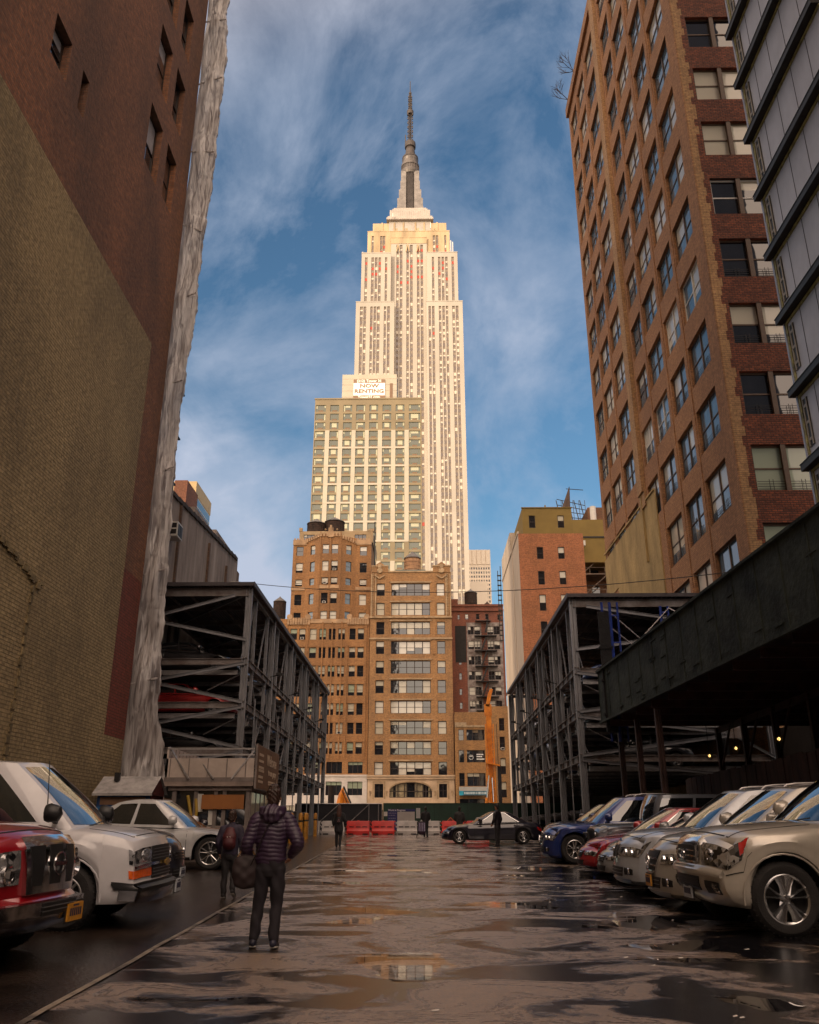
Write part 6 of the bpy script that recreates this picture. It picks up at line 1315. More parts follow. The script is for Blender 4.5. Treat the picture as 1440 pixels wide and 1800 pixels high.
    m_.bar((6.36, 85, 11.8), (6.34, 85, 12.9), .7, .5, 0); m_.bar((6.3, 85, 12.7), (6.6, 85, 14.0), .5, .35, 0); m_.bar((6.55, 85, 13.7), (6.75, 85, 14.4), .28, .3, 0); m_.bar((6.0, 84.6, 7.35), (7.3, 84.6, 7.1), .5, .14, 0)
    m_.build('mast', YL, d); m_ = MB(); m_.bar((7.25, 84.9, 2.0), (7.25, 84.9, 7.2), .34, .3, 0); m_.tube([(7.15, 84.6, 7), (7.1, 84.6, 11)], .03, 5); m_.build('hydraulic_column', M('black_grease', (.015, .012, .014), .4, var=.3), d)
    m_ = MB(); m_.tube([(5.9, 84.5, 3.6), (6.2, 84.6, 6.2)], .07, 8); m_.tube([(6.55, 84.4, 3.8), (6.5, 84.5, 6)], .06, 8); m_.build('ram', CHROME, d); m_ = MB(); m_.tube([(5.75, 84.5, 2.2), (5.95, 84.5, 4.2)], .14, 8); m_.box(5.4, 8.2, 84.2, 87, 1.2, 2.4); m_.build('base', YL, d)
    d = thing('excavator', 'yellow excavator bucket arm poking above the gate', 'excavator', (-6.8, 80, 1)); m_ = MB()
    m_.tube([(-7.2, 80, 4.9), (-7.35, 80, 4.3), (-7.6, 80, 2.5)], [.08, .25, .45], 8); m_.q([(-7.5, 79.9, 2.5), (-6.3, 79.9, 3.0), (-7.2, 79.9, 4.8)]); m_.q([(-7.5, 80.2, 2.5), (-7.2, 80.2, 4.8), (-6.3, 80.2, 3.0)]); m_.q([(-7.2, 79.9, 4.8), (-6.3, 79.9, 3), (-6.3, 80.2, 3.0), (-7.2, 80.2, 4.8)]); m_.box(-9.5, -6.5, 79, 82, 1.2, 2.4); m_.build('bucket', YL, d)
    m_ = MB(); m_.bar((-7.15, 79.8, 5.0), (-6.2, 79.8, 3.0), .12, .14); m_.bar((-7.3, 79.8, 4.7), (-6.6, 79.8, 3.2), .06, .06, m=1); m_.build('arm', [BLACKP, CHROME], d)
    m_ = MB(); m_.tube([(-8.05, 78, 1.2), (-8.05, 78, 5.0)], .28, 12); solo('steel_pile', m_, M('pile_brown', (.03, .017, .013), .8, var=.3), 'dark steel pile standing beyond the gate, left of the yellow bucket', 'pile', (-8.05, 78, 1.2))
    # overhead cable
    m_ = MB(); a = Vector((-12.6, 55, 17.0)); c_ = Vector((14.95, 38, 12.6)); m_.tube([a.lerp(c_, i/24)-Vector((0, 0, .9*4*(i/24)*(1-i/24))) for i in range(25)], .022, 5); solo('overhead_cable', m_, IRON, 'black cable strung across the lot between the two side buildings', 'cable', tuple(a))
    m_ = MB(); rr = random.Random(9)
    for _ in range(46):
        x, y = rr.uniform(-1.5, 4.5), rr.uniform(6, 26); r_ = rr.uniform(.01, .028); z = gz(y)
        m_.q([(x, y, z+.006), (x+r_*2, y+r_*.4, z+.010), (x+r_*1.7, y+r_*1.5, z+.014), (x-r_*.2, y+r_*1.1, z+.009)])
    o = m_.build('litter', M('litter_white', (.55, .5, .45), .7, var=0)); tag(o, 'scattered scraps of litter on the wet asphalt', 'litter', kind='stuff')
site()
# ================================================================ VEHICLES
def paint(name, col, met=.28, rough=.34):
    return M(name, col, rough, met, var=.10, vs=3, coat=1., coatr=.035)
CARGLASS = glassm('car_glass', (.006, .008, .009), rough=.02, wav=.02, spec=1.0, coat=1., ws=3)
LAMPG = M('headlamp', (.3, .3, .31), .15, .7, 0, coat=1., coatr=.02)
_n = LAMPG.node_tree.nodes; _v = _n.new('ShaderNodeTexVoronoi'); _v.inputs['Scale'].default_value = 16; _r = _n.new('ShaderNodeValToRGB'); _r.color_ramp.elements[0].position = .25; _r.color_ramp.elements[0].color = (.03, .03, .035, 1); _r.color_ramp.elements[1].position = .75; _r.color_ramp.elements[1].color = (.55, .54, .55, 1)
_t = _n.new('ShaderNodeTexCoord'); LAMPG.node_tree.links.new(_t.outputs['Object'], _v.inputs['Vector']); LAMPG.node_tree.links.new(_v.outputs['Color'], _r.inputs[0]); LAMPG.node_tree.links.new(_r.outputs[0], _n['Principled BSDF'].inputs['Base Color'])
AMBER = M('amber_lens', (.75, .12, .01), .2, var=.2, vs=20, coat=1.); REDL = M('red_lens', (.45, .02, .015), .2, var=.1, coat=1.)
SEAM = M('door_gap', (.006, .006, .006), .9, var=0)
PLATEY = M('plate_orange', (.55, .24, .02), .5, var=.15, vs=30); PLATEW = M('plate_pale', (.45, .47, .5), .5, var=.15, vs=30); PLATET = M('plate_ink', (.02, .02, .05), .6, var=0)
def interp(tab, x):
    if x <= tab[0][0]: return tab[0][1]
    for (a, b), (c, d) in zip(tab, tab[1:]):
        if x <= c:
            t = (x-a)/(c-a); t = t*t*(3-2*t) if False else t; return b+(d-b)*t
    return tab[-1][1]
def smooth_interp(tab, x, h):
    return (interp(tab, x-h)+2*interp(tab, x)+interp(tab, x+h))/4
class Car:
    """Parametric shell. Local frame: +X forward, front at x=L/2, z=0 on the ground.
    S(a,b,c): lower body over the box a(length) b(width) c(height); G(a,b,c): greenhouse."""
    def __init__(s, name, label, cat, P, group=None):
        s.P = P; s.t = thing(name, label, cat, (0, 0, 0), 0, group, world=False); s.sharp = P.get('sharp', 32)
    def zt(s, x): return smooth_interp(s.P['top'], x, .10)
    def S(s, a, b, c, wheel=True):
        P = s.P; L2 = P['L']/2; W2 = P['W']/2; x = a*L2
        kf = P.get('kf', .16); kr = P.get('kr', .10); af = P.get('af', .62)
        wx = 1-kf*max(0, (a-af)/(1-af))**P.get('pf', 2.2)-kr*max(0, (-a-.72)/.28)**2.2
        sec = interp(P['sec'], c); y = b*W2*wx*sec
        # wheel-arch flare
        for xw in (P['wf'], -P['wr']):
            d = abs(x-xw)
            if d < P['R']*1.9: y += b*.022*(cos(min(1, d/(P['R']*1.9))*pi)*.5+.5)*(1 if .05 < c < .62 else .3)*2
        fx = interp(P['nose'], c); rx = interp(P.get('tail', [(0, -.10), (.25, 0), (.6, 0), (1, -.10)]), c)
        x += fx*max(0, a)**7-rx*max(0, -a)**7
        x -= P.get('bulge', .16)*(b*b)**1.2*max(0, a)**8; x += .10*(b*b)*max(0, -a)**8
        zb = P['clr']
        if wheel:
            for xw in (P['wf'], -P['wr']):
                d = abs(a*L2-xw); Ra = P['R']*P.get('arch', 1.17)
                if d < Ra: zb = max(zb, P['R']+sqrt(max(0, Ra*Ra-d*d))*1.0)
        zt = s.zt(a*L2)-P.get('crown', .05)*b*b*(1 if a > -2 else 0)-.03*max(0, abs(b)-.8)*5
        return Vector((x, y, zb+(zt-zb)*c))
    def G(s, a, b, c):
        P = s.P; g = P['gh']; xb = (g['xr0']+(g['xf0']-g['xr0'])*(a+1)/2); xt = (g['xr1']+(g['xf1']-g['xr1'])*(a+1)/2)
        cc = c; x = xb+(xt-xb)*cc; Wb = P['W']/2*g.get('wb', .90); Wt = P['W']/2*g.get('wt', .70)
        wy = Wb+(Wt-Wb)*c+.02*sin(pi*c); wy *= 1-.10*max(0, a)**6-.12*max(0, -a)**6; y = b*wy
        x += (-.16*(1-c)-.10*c)*b*b*max(0, a)**6+.06*b*b*max(0, -a)**6+(.045*sin(pi*c))*max(0, a)**4
        z0 = s.zt(max(min(x, g['xf0']), g['xr0']))-.05; zr = P['H']-g.get('fall_f', .05)*max(0, a)**2.5-g.get('fall_r', .06)*max(0, -a)**2-.035*b*b
        return Vector((x, y, z0+(zr-z0)*c))
    def face(s, nm):
        return {'F': lambda u, v: s.S(1, u, v, False), 'B': lambda u, v: s.S(-1, -u, v, False), 'L': lambda u, v: s.S(-u, 1, v), 'R': lambda u, v: s.S(u, -1, v), 'T': lambda u, v: s.S(u, v, 1),
                'GF': lambda u, v: s.G(1, u, v), 'GB': lambda u, v: s.G(-1, -u, v), 'GL': lambda u, v: s.G(-u, 1, v), 'GR': lambda u, v: s.G(u, -1, v), 'GT': lambda u, v: s.G(u, v, 1)}[nm]
    def patch(s, mb, face, quad, off=.006, nu=8, nv=6, m=0, out=None, bow=0, skirt=.012):
        fn = s.face(face); (u0, v0), (u1, v1), (u2, v2), (u3, v3) = quad
        def uv(i, j): return ((u0*(1-i)+u1*i)*(1-j)+(u3*(1-i)+u2*i)*j, (v0*(1-i)+v1*i)*(1-j)+(v3*(1-i)+v2*i)*j)
        def P(i, j, o):
            u, v = uv(i, j); e = .004; p = fn(u, v); du = fn(u+e, v)-fn(u-e, v); dv = fn(u, v+e)-fn(u, v-e); n = du.cross(dv)
            n = n.normalized() if n.length > 1e-12 else Vector((1, 0, 0))
            ctr = Vector((0, 0, .7)) if face not in ('T', 'GT') else Vector((p.x, 0, .2))
            if n.dot(p-ctr) < 0: n = -n
            return p+n*(o+bow*4*i*(1-i)*1.0*(4*j*(1-j)))
        g = [[P(i/nu, j/nv, off) for j in range(nv+1)] for i in range(nu+1)]
        k = len(mb.v)
        for i in range(nu+1):
            for j in range(nv+1): mb.v.append(tuple(g[i][j]))
        for i in range(nu):
            for j in range(nv): mb.f.append((k+i*(nv+1)+j, k+(i+1)*(nv+1)+j, k+(i+1)*(nv+1)+j+1, k+i*(nv+1)+j+1)); mb.m.append(m)
        rim = [(i, 0) for i in range(nu)]+[(nu, j) for j in range(nv)]+[(i, nv) for i in range(nu, 0, -1)]+[(0, j) for j in range(nv, 0, -1)]
        for (a, b), (c, d) in zip(rim, rim[1:]+rim[:1]):
            mb.q([g[a][b], P(a/nu, b/nv, off-skirt), P(c/nu, d/nv, off-skirt), g[c][d]], m)
    def build(s):
        P = s.P; t = s.t; L2 = P['L']/2; b = MB()
        aa = sorted({round(-1+2*i/56, 5) for i in range(57)} | {round((xw+P['R']*P.get('arch', 1.17)*q)/L2, 5) for xw in (P['wf'], -P['wr']) for q in (-1, -.995, -.97, -.9, -.78, -.6, -.35, 0, .35, .6, .78, .9, .97, .995, 1)} | {.95, .975, .99, -.97})
        aa = [a for a in aa if -1 <= a <= 1]; cc = [0, .04, .1, .18, .27, .36, .45, .55, .65, .74, .82, .89, .94, .975, 1]; bb = [-1, -.97, -.9, -.78, -.6, -.4, -.2, 0, .2, .4, .6, .78, .9, .97, 1]
        b.grid(lambda a, c: s.S(a, -1, c), 0, 0, uu=aa, vv=cc); b.grid(lambda a, c: s.S(a, 1, c), 0, 0, uu=aa, vv=cc, flip=True)
        b.grid(lambda q, c: s.S(1, q, c), 0, 0, uu=bb, vv=cc); b.grid(lambda q, c: s.S(-1, q, c), 0, 0, uu=bb, vv=cc, flip=True)
        b.grid(lambda a, q: s.S(a, q, 1), 0, 0, uu=aa, vv=bb); b.grid(lambda a, q: s.S(a, q, 0), 0, 0, uu=aa, vv=bb, flip=True, m=1)
        ga = [-1+2*i/24 for i in range(25)]; gc = [0, .08, .2, .35, .5, .65, .8, .9, .96, 1]
        if not P.get('noroof'):
            b.grid(lambda a, c: s.G(a, -1, c), 0, 0, uu=ga, vv=gc); b.grid(lambda a, c: s.G(a, 1, c), 0, 0, uu=ga, vv=gc, flip=True)
            b.grid(lambda q, c: s.G(1, q, c), 0, 0, uu=bb, vv=gc); b.grid(lambda q, c: s.G(-1, q, c), 0, 0, uu=bb, vv=gc, flip=True); b.grid(lambda a, q: s.G(a, q, 1), 0, 0, uu=ga, vv=bb)
        s.body = b.build('body', [P['paint'], UNDER], t, smooth=s.sharp, merge=True)
        # bulk of the engine bay / cabin underneath, so the wells read dark
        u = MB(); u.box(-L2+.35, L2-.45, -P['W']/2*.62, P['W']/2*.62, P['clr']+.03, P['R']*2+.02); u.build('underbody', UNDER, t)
        # glass
        q = MB(); s.patch(q, 'GF', [(-.90, .06), (.90, .06), (.90, .93), (-.90, .93)], .004, 14, 8); q.build('windshield', CARGLASS, t, smooth=40)
        q = MB(); s.patch(q, 'GB', [(-.84, .16), (.84, .16), (.82, .9), (-.82, .9)], .004, 10, 6); q.build('rear_window', CARGLASS, t, smooth=40)
        for side, fc in ((-1, 'GR'), (1, 'GL')):
            for (a0, a1, sk0, sk1) in P['gh']['side']:
                if fc == 'GL': quad = [(-a1, .10), (-a0, .10), (-a0-sk0, .87), (-a1-sk1, .87)]
                else: quad = [(a0, .10), (a1, .10), (a1+sk1, .87), (a0+sk0, .87)]
                q = MB(); s.patch(q, fc, quad, .004, 8, 6); q.build('side_window', CARGLASS, t, smooth=40)
        # doors with shut lines
        for side, fc in ((-1, 'R'), (1, 'L')):
            for a0, a1 in P['doors']:
                lo, hi = P.get('dlo', .10), .965
                def Q(x0, x1, c0, c1): return [(x0, c0), (x1, c0), (x1, c1), (x0, c1)] if fc == 'R' else [(-x1, c0), (-x0, c0), (-x0, c1), (-x1, c1)]
                q = MB(); s.patch(q, fc, Q(a0-.004, a1+.004, lo-.012, hi+.01), .0025, 8, 8); q.build('door_seal', SEAM, t, smooth=40)
                q = MB(); s.patch(q, fc, Q(a0, a1, lo, hi), .006, 12, 12, skirt=.006); d = q.build('door', P['paint'], t, smooth=40)
                q = MB(); s.patch(q, fc, Q(a0+.03, a0+.095, .80, .835), .03, 4, 2, skirt=.03); q.build('handle', P.get('hmat', P['paint']), d, smooth=40)
        # wheels
        for xw in (P['wf'], -P['wr']):
            for sd in (-1, 1): s.wheel(xw, sd)
        # mirrors
        g = P['gh']; xm = g['xf0']-P.get('mx', .48)
        for sd in (-1, 1):
            zt = s.zt(xm); y = sd*(P['W']/2*.97); q = MB()
            q.tube([(xm+.13, y+sd*.14, zt+.13), (xm+.10, y+sd*.14, zt+.13), (xm-.02, y+sd*.14, zt+.14), (xm-.07, y+sd*.14, zt+.14)], [(.03, .02), (.075, .09), (.10, .115), (.085, .10)], 12); q.bar((xm, y-sd*.06, zt+.03), (xm, y+sd*.10, zt+.08), .05, .05)
            q.build('mirror', P.get('mirmat', P['paint']), t, smooth=50)
        # bonnet shut lines, arch lips and sill trim
        if P.get('detail', True):
            q = MB(); af_ = g['xf0']/L2+.02
            for sd in (-1, 1):
                y0_, y1_ = sorted((sd*.835, sd*.85)); s.patch(q, 'T', [(af_, y0_), (.95, y0_), (.95, y1_), (af_, y1_)], .0015, 14, 1, skirt=.002)
            s.patch(q, 'T', [(.945, -.84), (.955, -.84), (.955, .84), (.945, .84)], .0015, 1, 14, skirt=.002); q.build('bonnet_gap', SEAM, t)
            for sd in (-1, 1):
                for xw in (P['wf'], -P['wr']):
                    Ra = P['R']*P.get('arch', 1.17); q = MB(); pts = []
                    for k in range(17):
                        an = -.12*pi+pi*1.24*k/16; x_ = xw+Ra*cos(an); z_ = P['R']+Ra*sin(an)
                        if z_ < P['clr']+.01: continue
                        pts.append((x_, s.S(max(-1, min(1, x_/L2)), sd, .06).y+sd*.004, z_))
                    q.tube(pts, P.get('lip', .012), 6); q.build('arch_trim', P.get('lipmat', P['paint']), t, smooth=50)
                q = MB(); fc = 'R' if sd < 0 else 'L'; a0, a1 = -(P['wr']-P['R']*1.25)/L2, (P['wf']-P['R']*1.25)/L2
                s.patch(q, fc, [(a0, 0), (a1, 0), (a1, .10), (a0, .10)] if fc == 'R' else [(-a1, 0), (-a0, 0), (-a0, .10), (-a1, .10)], .012, 10, 2); q.build('sill_trim', BLACKP, t, smooth=40)
        # wipers
        q = MB()
        for y0 in (-.55, .08): q.tube([s.G(1, y0/(P['W']/2*.9), .03)+Vector((.03, 0, .01)), s.G(1, (y0+.5)/(P['W']/2*.9), .08)+Vector((.03, 0, .02))], .009, 5)
        q.build('wiper', BLACKP, t)
        if P.get('rails'):
            for sd in (-1, 1):
                q = MB(); q.tube([s.G(a, sd*.90, 1)+Vector((0, 0, z)) for a, z in ((-.78, .0), (-.72, .06), (-.4, .075), (0, .075), (.35, .07), (.52, .055), (.6, .0))], .018, 6); q.build('roof_rail', P.get('railmat', STEEL_L), t, smooth=50)
    def wheel(s, xw, sd):
        P = s.P; R_ = P['R']; wd = P.get('tw', .24); y = sd*(P['W']/2-wd/2-.015); rr_ = P.get('rim', .62)*R_
        w = MB(); w.lathe([(rr_, -wd/2+.01), (rr_+.02, -wd/2), (R_-.05, -wd/2+.0), (R_-.012, -wd/2+.03), (R_, -wd/2+.06), (R_, wd/2-.06), (R_-.012, wd/2-.03), (R_-.05, wd/2), (rr_+.02, wd/2), (rr_, wd/2-.01)], (xw, y, R_), 40, 0, 'y')
        for k in range(40):
            a = 2*pi*k/40
            for q_ in (-.3, 0, .3): w.bar((xw+(R_-.003)*cos(a+q_*.1), y+wd*q_-.025, R_+(R_-.003)*sin(a+q_*.1)), (xw+(R_-.003)*cos(a+q_*.1), y+wd*q_+.025, R_+(R_-.003)*sin(a+q_*.1)), .02, .008)
        wo = w.build('wheel', RUBBER, s.t, smooth=35)
        r = MB(); yo = y+sd*(wd/2-.012); yi = y+sd*(wd/2-.09)
        def L_(pr): r.lathe([(a_, b_*sd) for a_, b_ in pr], (xw, 0, R_), 40, 0, 'y')
        yo_, yi_ = yo*sd, yi*sd
        L_([(rr_, yo_), (rr_-.012, yo_+.004), (rr_-.03, yo_-.01), (rr_-.04, yi_-.05)]); L_([(0, yo_-.02), (.045, yo_-.022), (.07, yo_-.045), (.075, yi_-.02)])
        n = P.get('spokes', 5); dbl = P.get('dbl', True)
        for k in range(n):
            a = 2*pi*k/n+pi/2
            for da in ((-.16, .16) if dbl else (0,)):
                p0 = Vector((xw+.05*cos(a+da*.6), yo-sd*.035, R_+.05*sin(a+da*.6))); p1 = Vector((xw+(rr_-.02)*cos(a+da*1.35), yo-sd*.012, R_+(rr_-.02)*sin(a+da*1.35)))
                ww = P.get('sw', .035); r.tube([p0, p0.lerp(p1, .5)+Vector((0, sd*.006, 0)), p1], [(ww*.75, .014), (ww*.6, .014), (ww*.95, .012)], 6)
        ro = r.build('rim', P.get('rimmat', ALLOY), wo, smooth=40)
        d = MB(); d.lathe([(0, yi_-.03), (rr_-.035, yi_-.03)], (xw, 0, R_), 24, 0, 'y') if sd > 0 else d.lathe([(0, -(yi_-.03)), (rr_-.035, -(yi_-.03))], (xw, 0, R_), 24, 0, 'y')
        d.build('brake_disc', M('dark_disc', (.03, .028, .027), .5, .5, var=.2), wo)
    def fpart(s, name, face, quad, mat, off=.008, nu=10, nv=6, parent=None, bow=0, skirt=.014):
        q = MB(); s.patch(q, face, quad, off, nu, nv, 0, bow=bow, skirt=skirt); return q.build(name, mat, parent or s.t, smooth=40)
    def plate(s, mat, y=0, c=.22, proud=.03):
        p = s.S(1, 0, c, False); q = MB(); x = p.x+proud; q.box(x-.02, x, y-.155, y+.155, p.z-.08, p.z+.08, 0)
        for k in range(6): q.box(x, x+.003, y-.12+k*.042, y-.12+k*.042+.026, p.z-.035, p.z+.035, 1)
        q.box(x, x+.003, y-.06, y+.06, p.z+.052, p.z+.066, 1); q.box(x-.03, x-.021, y-.18, y+.18, p.z-.1, p.z+.1, 2)
        q.build('number_plate', [mat, PLATET, BLACKP], s.t)
    def place(s, x, y, rz, scale=1):
        """x, y: world position of the middle of the FRONT edge; rz: heading"""
        L2 = s.P['L']/2; cx, cy = x-cos(rz)*L2, y-sin(rz)*L2
        m = Matrix.Rotation(math.atan(SL), 4, 'X') @ Matrix.Rotation(rz, 4, 'Z')
        s.t.location = (cx, cy, gz(cy)); s.t.rotation_euler = m.to_euler(); return s.t
SEC_SUV = [(0, .93), (.06, .975), (.14, .99), (.3, .985), (.52, .985), (.66, 1.0), (.72, 1.0), (.76, .985), (.9, .965), (1, .915)]
NOSE = [(0, -.16), (.10, -.02), (.30, .0), (.50, -.02), (.70, -.05), (.9, -.12), (1, -.20)]
def bars(car, face, u0, u1, cs, th, mat, parent, name='grille_bar', off=.022):
    q = MB()
    for c in cs: car.patch(q, face, [(u0, c-th/2), (u1, c-th/2), (u1, c+th/2), (u0, c+th/2)], off, 8, 1, skirt=.02)
    return q.build(name, mat, parent, smooth=40)
def ring(mb, c, r, th, m=0, ax='x', sx=1, sz=1, n=24):
    for i in range(n):
        a, b = 2*pi*i/n, 2*pi*(i+1)/n; mb.bar((c[0], c[1]+r*sx*cos(a), c[2]+r*sz*sin(a)), (c[0], c[1]+r*sx*cos(b), c[2]+r*sz*sin(b)), th, th, m, up=(1, 0, 0))

# ---- tan full-size SUV, nearest on the right
def suv_tan():
    P = dict(L=5.2, W=2.03, H=1.93, R=.41, wf=1.78, wr=1.38, clr=.30, top=[(-2.6, 1.25), (-1.9, 1.28), (.95, 1.28), (1.35, 1.27), (2.2, 1.20), (2.45, 1.14), (2.6, 1.07)], sec=SEC_SUV, nose=[(0, -.20), (.12, -.05), (.3, .02), (.52, .02), (.56, -.03), (.9, -.06), (1, -.16)],
             gh=dict(xr0=-2.55, xf0=1.25, xr1=-2.35, xf1=.42, wb=.92, wt=.74, fall_f=.05, fall_r=.04, side=[(.28, .86, .03, -.02), (-.28, .23, 0, .02), (-.86, -.34, .04, 0)]), doors=[(-.12, .30), (-.50, -.13)], paint=paint('champagne_paint', (.50, .455, .39), .3), spokes=5, dbl=True, sw=.075, rim=.67, rails=True, railmat=BLACKP, kf=.13, bulge=.17, crown=.06, tw=.27, arch=1.2)
    c = Car('suv', 'tan full-size SUV with chrome grille, nearest car in the right-hand row', 'car', P, 'cars in the right-hand row'); c.build(); t = c.t
    g = c.fpart('grille', 'F', [(-.42, .52), (.42, .52), (.42, .97), (-.42, .97)], CHROME, .05, 12, 8, skirt=.07)
    q = MB(); c.patch(q, 'F', [(-.36, .55), (.36, .55), (.36, .86), (-.36, .86)], .056, 8, 6); q.build('grille_mesh', BLACKP, g)
    bars(c, 'F', -.36, .36, (.62, .70, .78), .022, CHROME, g, off=.066)
    e = MB(); p = c.S(1, 0, .72, False); ring(e, (p.x+.085, 0, p.z), .065, .014, sx=1.3); ring(e, (p.x+.085, 0, p.z), .035, .012, sx=.7, sz=1.6); e.bar((p.x+.085, -.05, p.z+.03), (p.x+.085, .05, p.z+.03), .012); e.build('emblem', CHROME, g)
    for sd, fc in ((-1, 'R'), (1, 'L')):
        u = sorted((sd*.47, sd*.995)); h = c.fpart('headlight', 'F', [(u[0], .60), (u[1], .60), (u[1], .92), (u[0], .92)], LAMPG, .012, 8, 6)
        qd = [(.90, .68), (.997, .60), (.997, .93), (.84, .93)] if fc == 'R' else [(-.997, .60), (-.90, .68), (-.84, .93), (-.997, .93)]
        c.fpart('headlight', fc, qd, LAMPG, .010, 6, 6)
        qd = [(.862, .80), (.905, .74), (.905, .92), (.845, .92)] if fc == 'R' else [(-.905, .74), (-.862, .80), (-.845, .92), (-.905, .92)]
        c.fpart('turn_signal', fc, qd, REDL, .016, 4, 4)
        q = MB(); p = c.S(1, sd*.66, .76, False)
        for r_, dx in ((.075, .02), (.05, .03)): q.lathe([(r_, p.x+dx), (r_*.6, p.x+dx-.03)], (0, p.y, p.z), 16, 0, 'x')
        q.build('reflector', CHROME, h)
        p0 = sorted((sd*.62, sd*.90)); c.fpart('fog_lamp_recess', 'F', [(p0[0], .20), (p0[1], .20), (p0[1], .38), (p0[0], .38)], BLACKP, .012, 6, 4)
        p0 = sorted((sd*.79, sd*.89)); c.fpart('fog_lamp', 'F', [(p0[0], .23), (p0[1], .23), (p0[1], .35), (p0[0], .35)], LAMPG, .02, 4, 3)
        qd = [(.83, .50), (.985, .50), (.985, .515), (.83, .515)] if fc == 'R' else [(-.985, .50), (-.83, .50), (-.83, .515), (-.985, .515)]
        c.fpart('bumper_seam', fc, qd, SEAM, .003, 6, 1)
    b = c.fpart('lower_grille', 'F', [(-.46, .22), (.46, .22), (.46, .42), (-.46, .42)], BLACKP, .012, 10, 4); bars(c, 'F', -.44, .44, (.27, .32, .37), .014, BLACKP, b)
    c.fpart('bumper_step', 'F', [(-.98, .47), (.98, .47), (.98, .54), (-.98, .54)], P['paint'], .05, 20, 3, skirt=.05)
    c.plate(PLATEW, 0, .17, .05); c.place(3.36, 11.85, pi+R(2)); return c
suv_tan()

def crossover(name, label, pos, col, star=True, W=1.86, L=4.55, H=1.67, grp='cars in the right-hand row', pm=PLATEY, plate=True, rz=pi, rails=True, style='star', R_=.365, matn=None):
    P = dict(L=L, W=W, H=H, R=R_, wf=L/2-.86, wr=L/2-.92, clr=.16, top=[(-L/2, 1.10), (-L/2+.5, 1.14), (.75, 1.12), (1.1, 1.12), (L/2-.65, 1.09), (L/2-.25, 1.02), (L/2, .92)], sec=SEC_SUV, nose=NOSE,
             gh=dict(xr0=-L/2+.12, xf0=1.12, xr1=-L/2+.55, xf1=.22, wb=.92, wt=.70, fall_f=.05, fall_r=.10, side=[(.22, .80, .04, -.06), (-.32, .17, 0, .03), (-.80, -.38, .10, 0)]), doors=[(-.08, .36), (-.46, -.09)], paint=paint(matn or (name+'_'+style+'_paint_%d' % int(pos[1])), col), rails=rails, kf=.20, bulge=.22, tw=.23, spokes=5)
    c = Car(name, label, 'car', P, grp); c.build()
    if style == 'star':
        g = c.fpart('grille', 'F', [(-.36, .46), (.36, .46), (.46, .86), (-.46, .86)], CHROME, .022, 12, 6, skirt=.03); c.fpart('grille_mesh', 'F', [(-.33, .49), (.33, .49), (.42, .83), (-.42, .83)], BLACKP, .028, 10, 6, g)
        bars(c, 'F', -.40, .40, (.58, .70), .03, CHROME, g, off=.038); e = MB(); p = c.S(1, 0, .65, False); x = p.x+.06; ring(e, (x, 0, p.z), .10, .013)
        for k in range(3): a = pi/2+k*2*pi/3; e.bar((x, 0, p.z), (x, .095*cos(a), p.z+.095*sin(a)), .014)
        e.build('emblem', CHROME, g)
    elif style == 'kidney':
        for sd in (-1, 1):
            u = sorted((sd*.03, sd*.25)); g = c.fpart('grille', 'F', [(u[0], .55), (u[1], .55), (u[1], .86), (u[0], .86)], CHROME, .02, 6, 6, skirt=.03); u = sorted((sd*.05, sd*.23)); c.fpart('grille_mesh', 'F', [(u[0], .58), (u[1], .58), (u[1], .83), (u[0], .83)], BLACKP, .026, 5, 5, g)
        e = MB(); p = c.S(1, 0, .94, False); e.lathe([(0, p.x+.012), (.045, p.x+.010), (.048, p.x-.01)], (0, 0, p.z), 20, 0, 'x'); e.build('emblem', M('roundel_blue', (.05, .12, .3), .3, var=.5, vs=20), c.t)
    elif style == 'lip':
        g = c.fpart('grille', 'F', [(-.42, .52), (.42, .52), (.50, .74), (-.50, .74)], BLACKP, .014, 10, 5); bars(c, 'F', -.44, .44, (.57, .63, .69), .018, CHROME, g, off=.024)
    for sd, fc in ((-1, 'R'), (1, 'L')):
        k = .30 if style == 'kidney' else .52
        q4 = [(k, .62), (.995, .66), (.995, .86), (k, .80)] if sd > 0 else [(-.995, .66), (-k, .62), (-k, .80), (-.995, .86)]
        h = c.fpart('headlight', 'F', q4, LAMPG, .010, 8, 5); qd = [(.93, .70), (.998, .655), (.998, .865), (.83, .90)] if fc == 'R' else [(-.998, .655), (-.93, .70), (-.83, .90), (-.998, .865)]
        c.fpart('headlight', fc, qd, LAMPG, .009, 5, 5); q = MB()
        for yy in (.62, .82):
            p = c.S(1, sd*yy, .73, False); q.lathe([(.0, p.x+.02), (.045, p.x+.03), (.05, p.x)], (0, p.y, p.z), 12, 0, 'x')
        q.build('reflector', CHROME, h)
        u = sorted((sd*.60, sd*.88)); c.fpart('fog_lamp_recess', 'F', [(u[0], .22), (u[1], .24), (u[1], .36), (u[0], .38)], BLACKP, .008, 6, 4); p = c.S(1, sd*.76, .30, False); q = MB(); q.lathe([(0, p.x+.02), (.055, p.x+.02), (.062, p.x+.0)], (0, p.y, p.z), 14, 0, 'x'); q.build('fog_lamp', CHROME, c.t)
    b = c.fpart('lower_grille', 'F', [(-.48, .18), (.48, .18), (.55, .38), (-.55, .38)], BLACKP, .008, 8, 4); bars(c, 'F', -.5, .5, (.25, .32), .012, M('satin_trim', (.25, .25, .25), .3, .8, var=.05), b, off=.014)
    c.fpart('skid_plate', 'F', [(-.7, .03), (.7, .03), (.8, .13), (-.8, .13)], M('satin_trim', ()), .015, 12, 2, skirt=.02)
    if plate: c.plate(pm, 0, .30 if style == 'star' else .26, .035)
    c.place(pos[0], pos[1], rz); return c
crossover('crossover', 'champagne grey crossover with three-pointed star grille, second in the right-hand row', (3.48, 14.3), (.40, .375, .34), H=1.78)
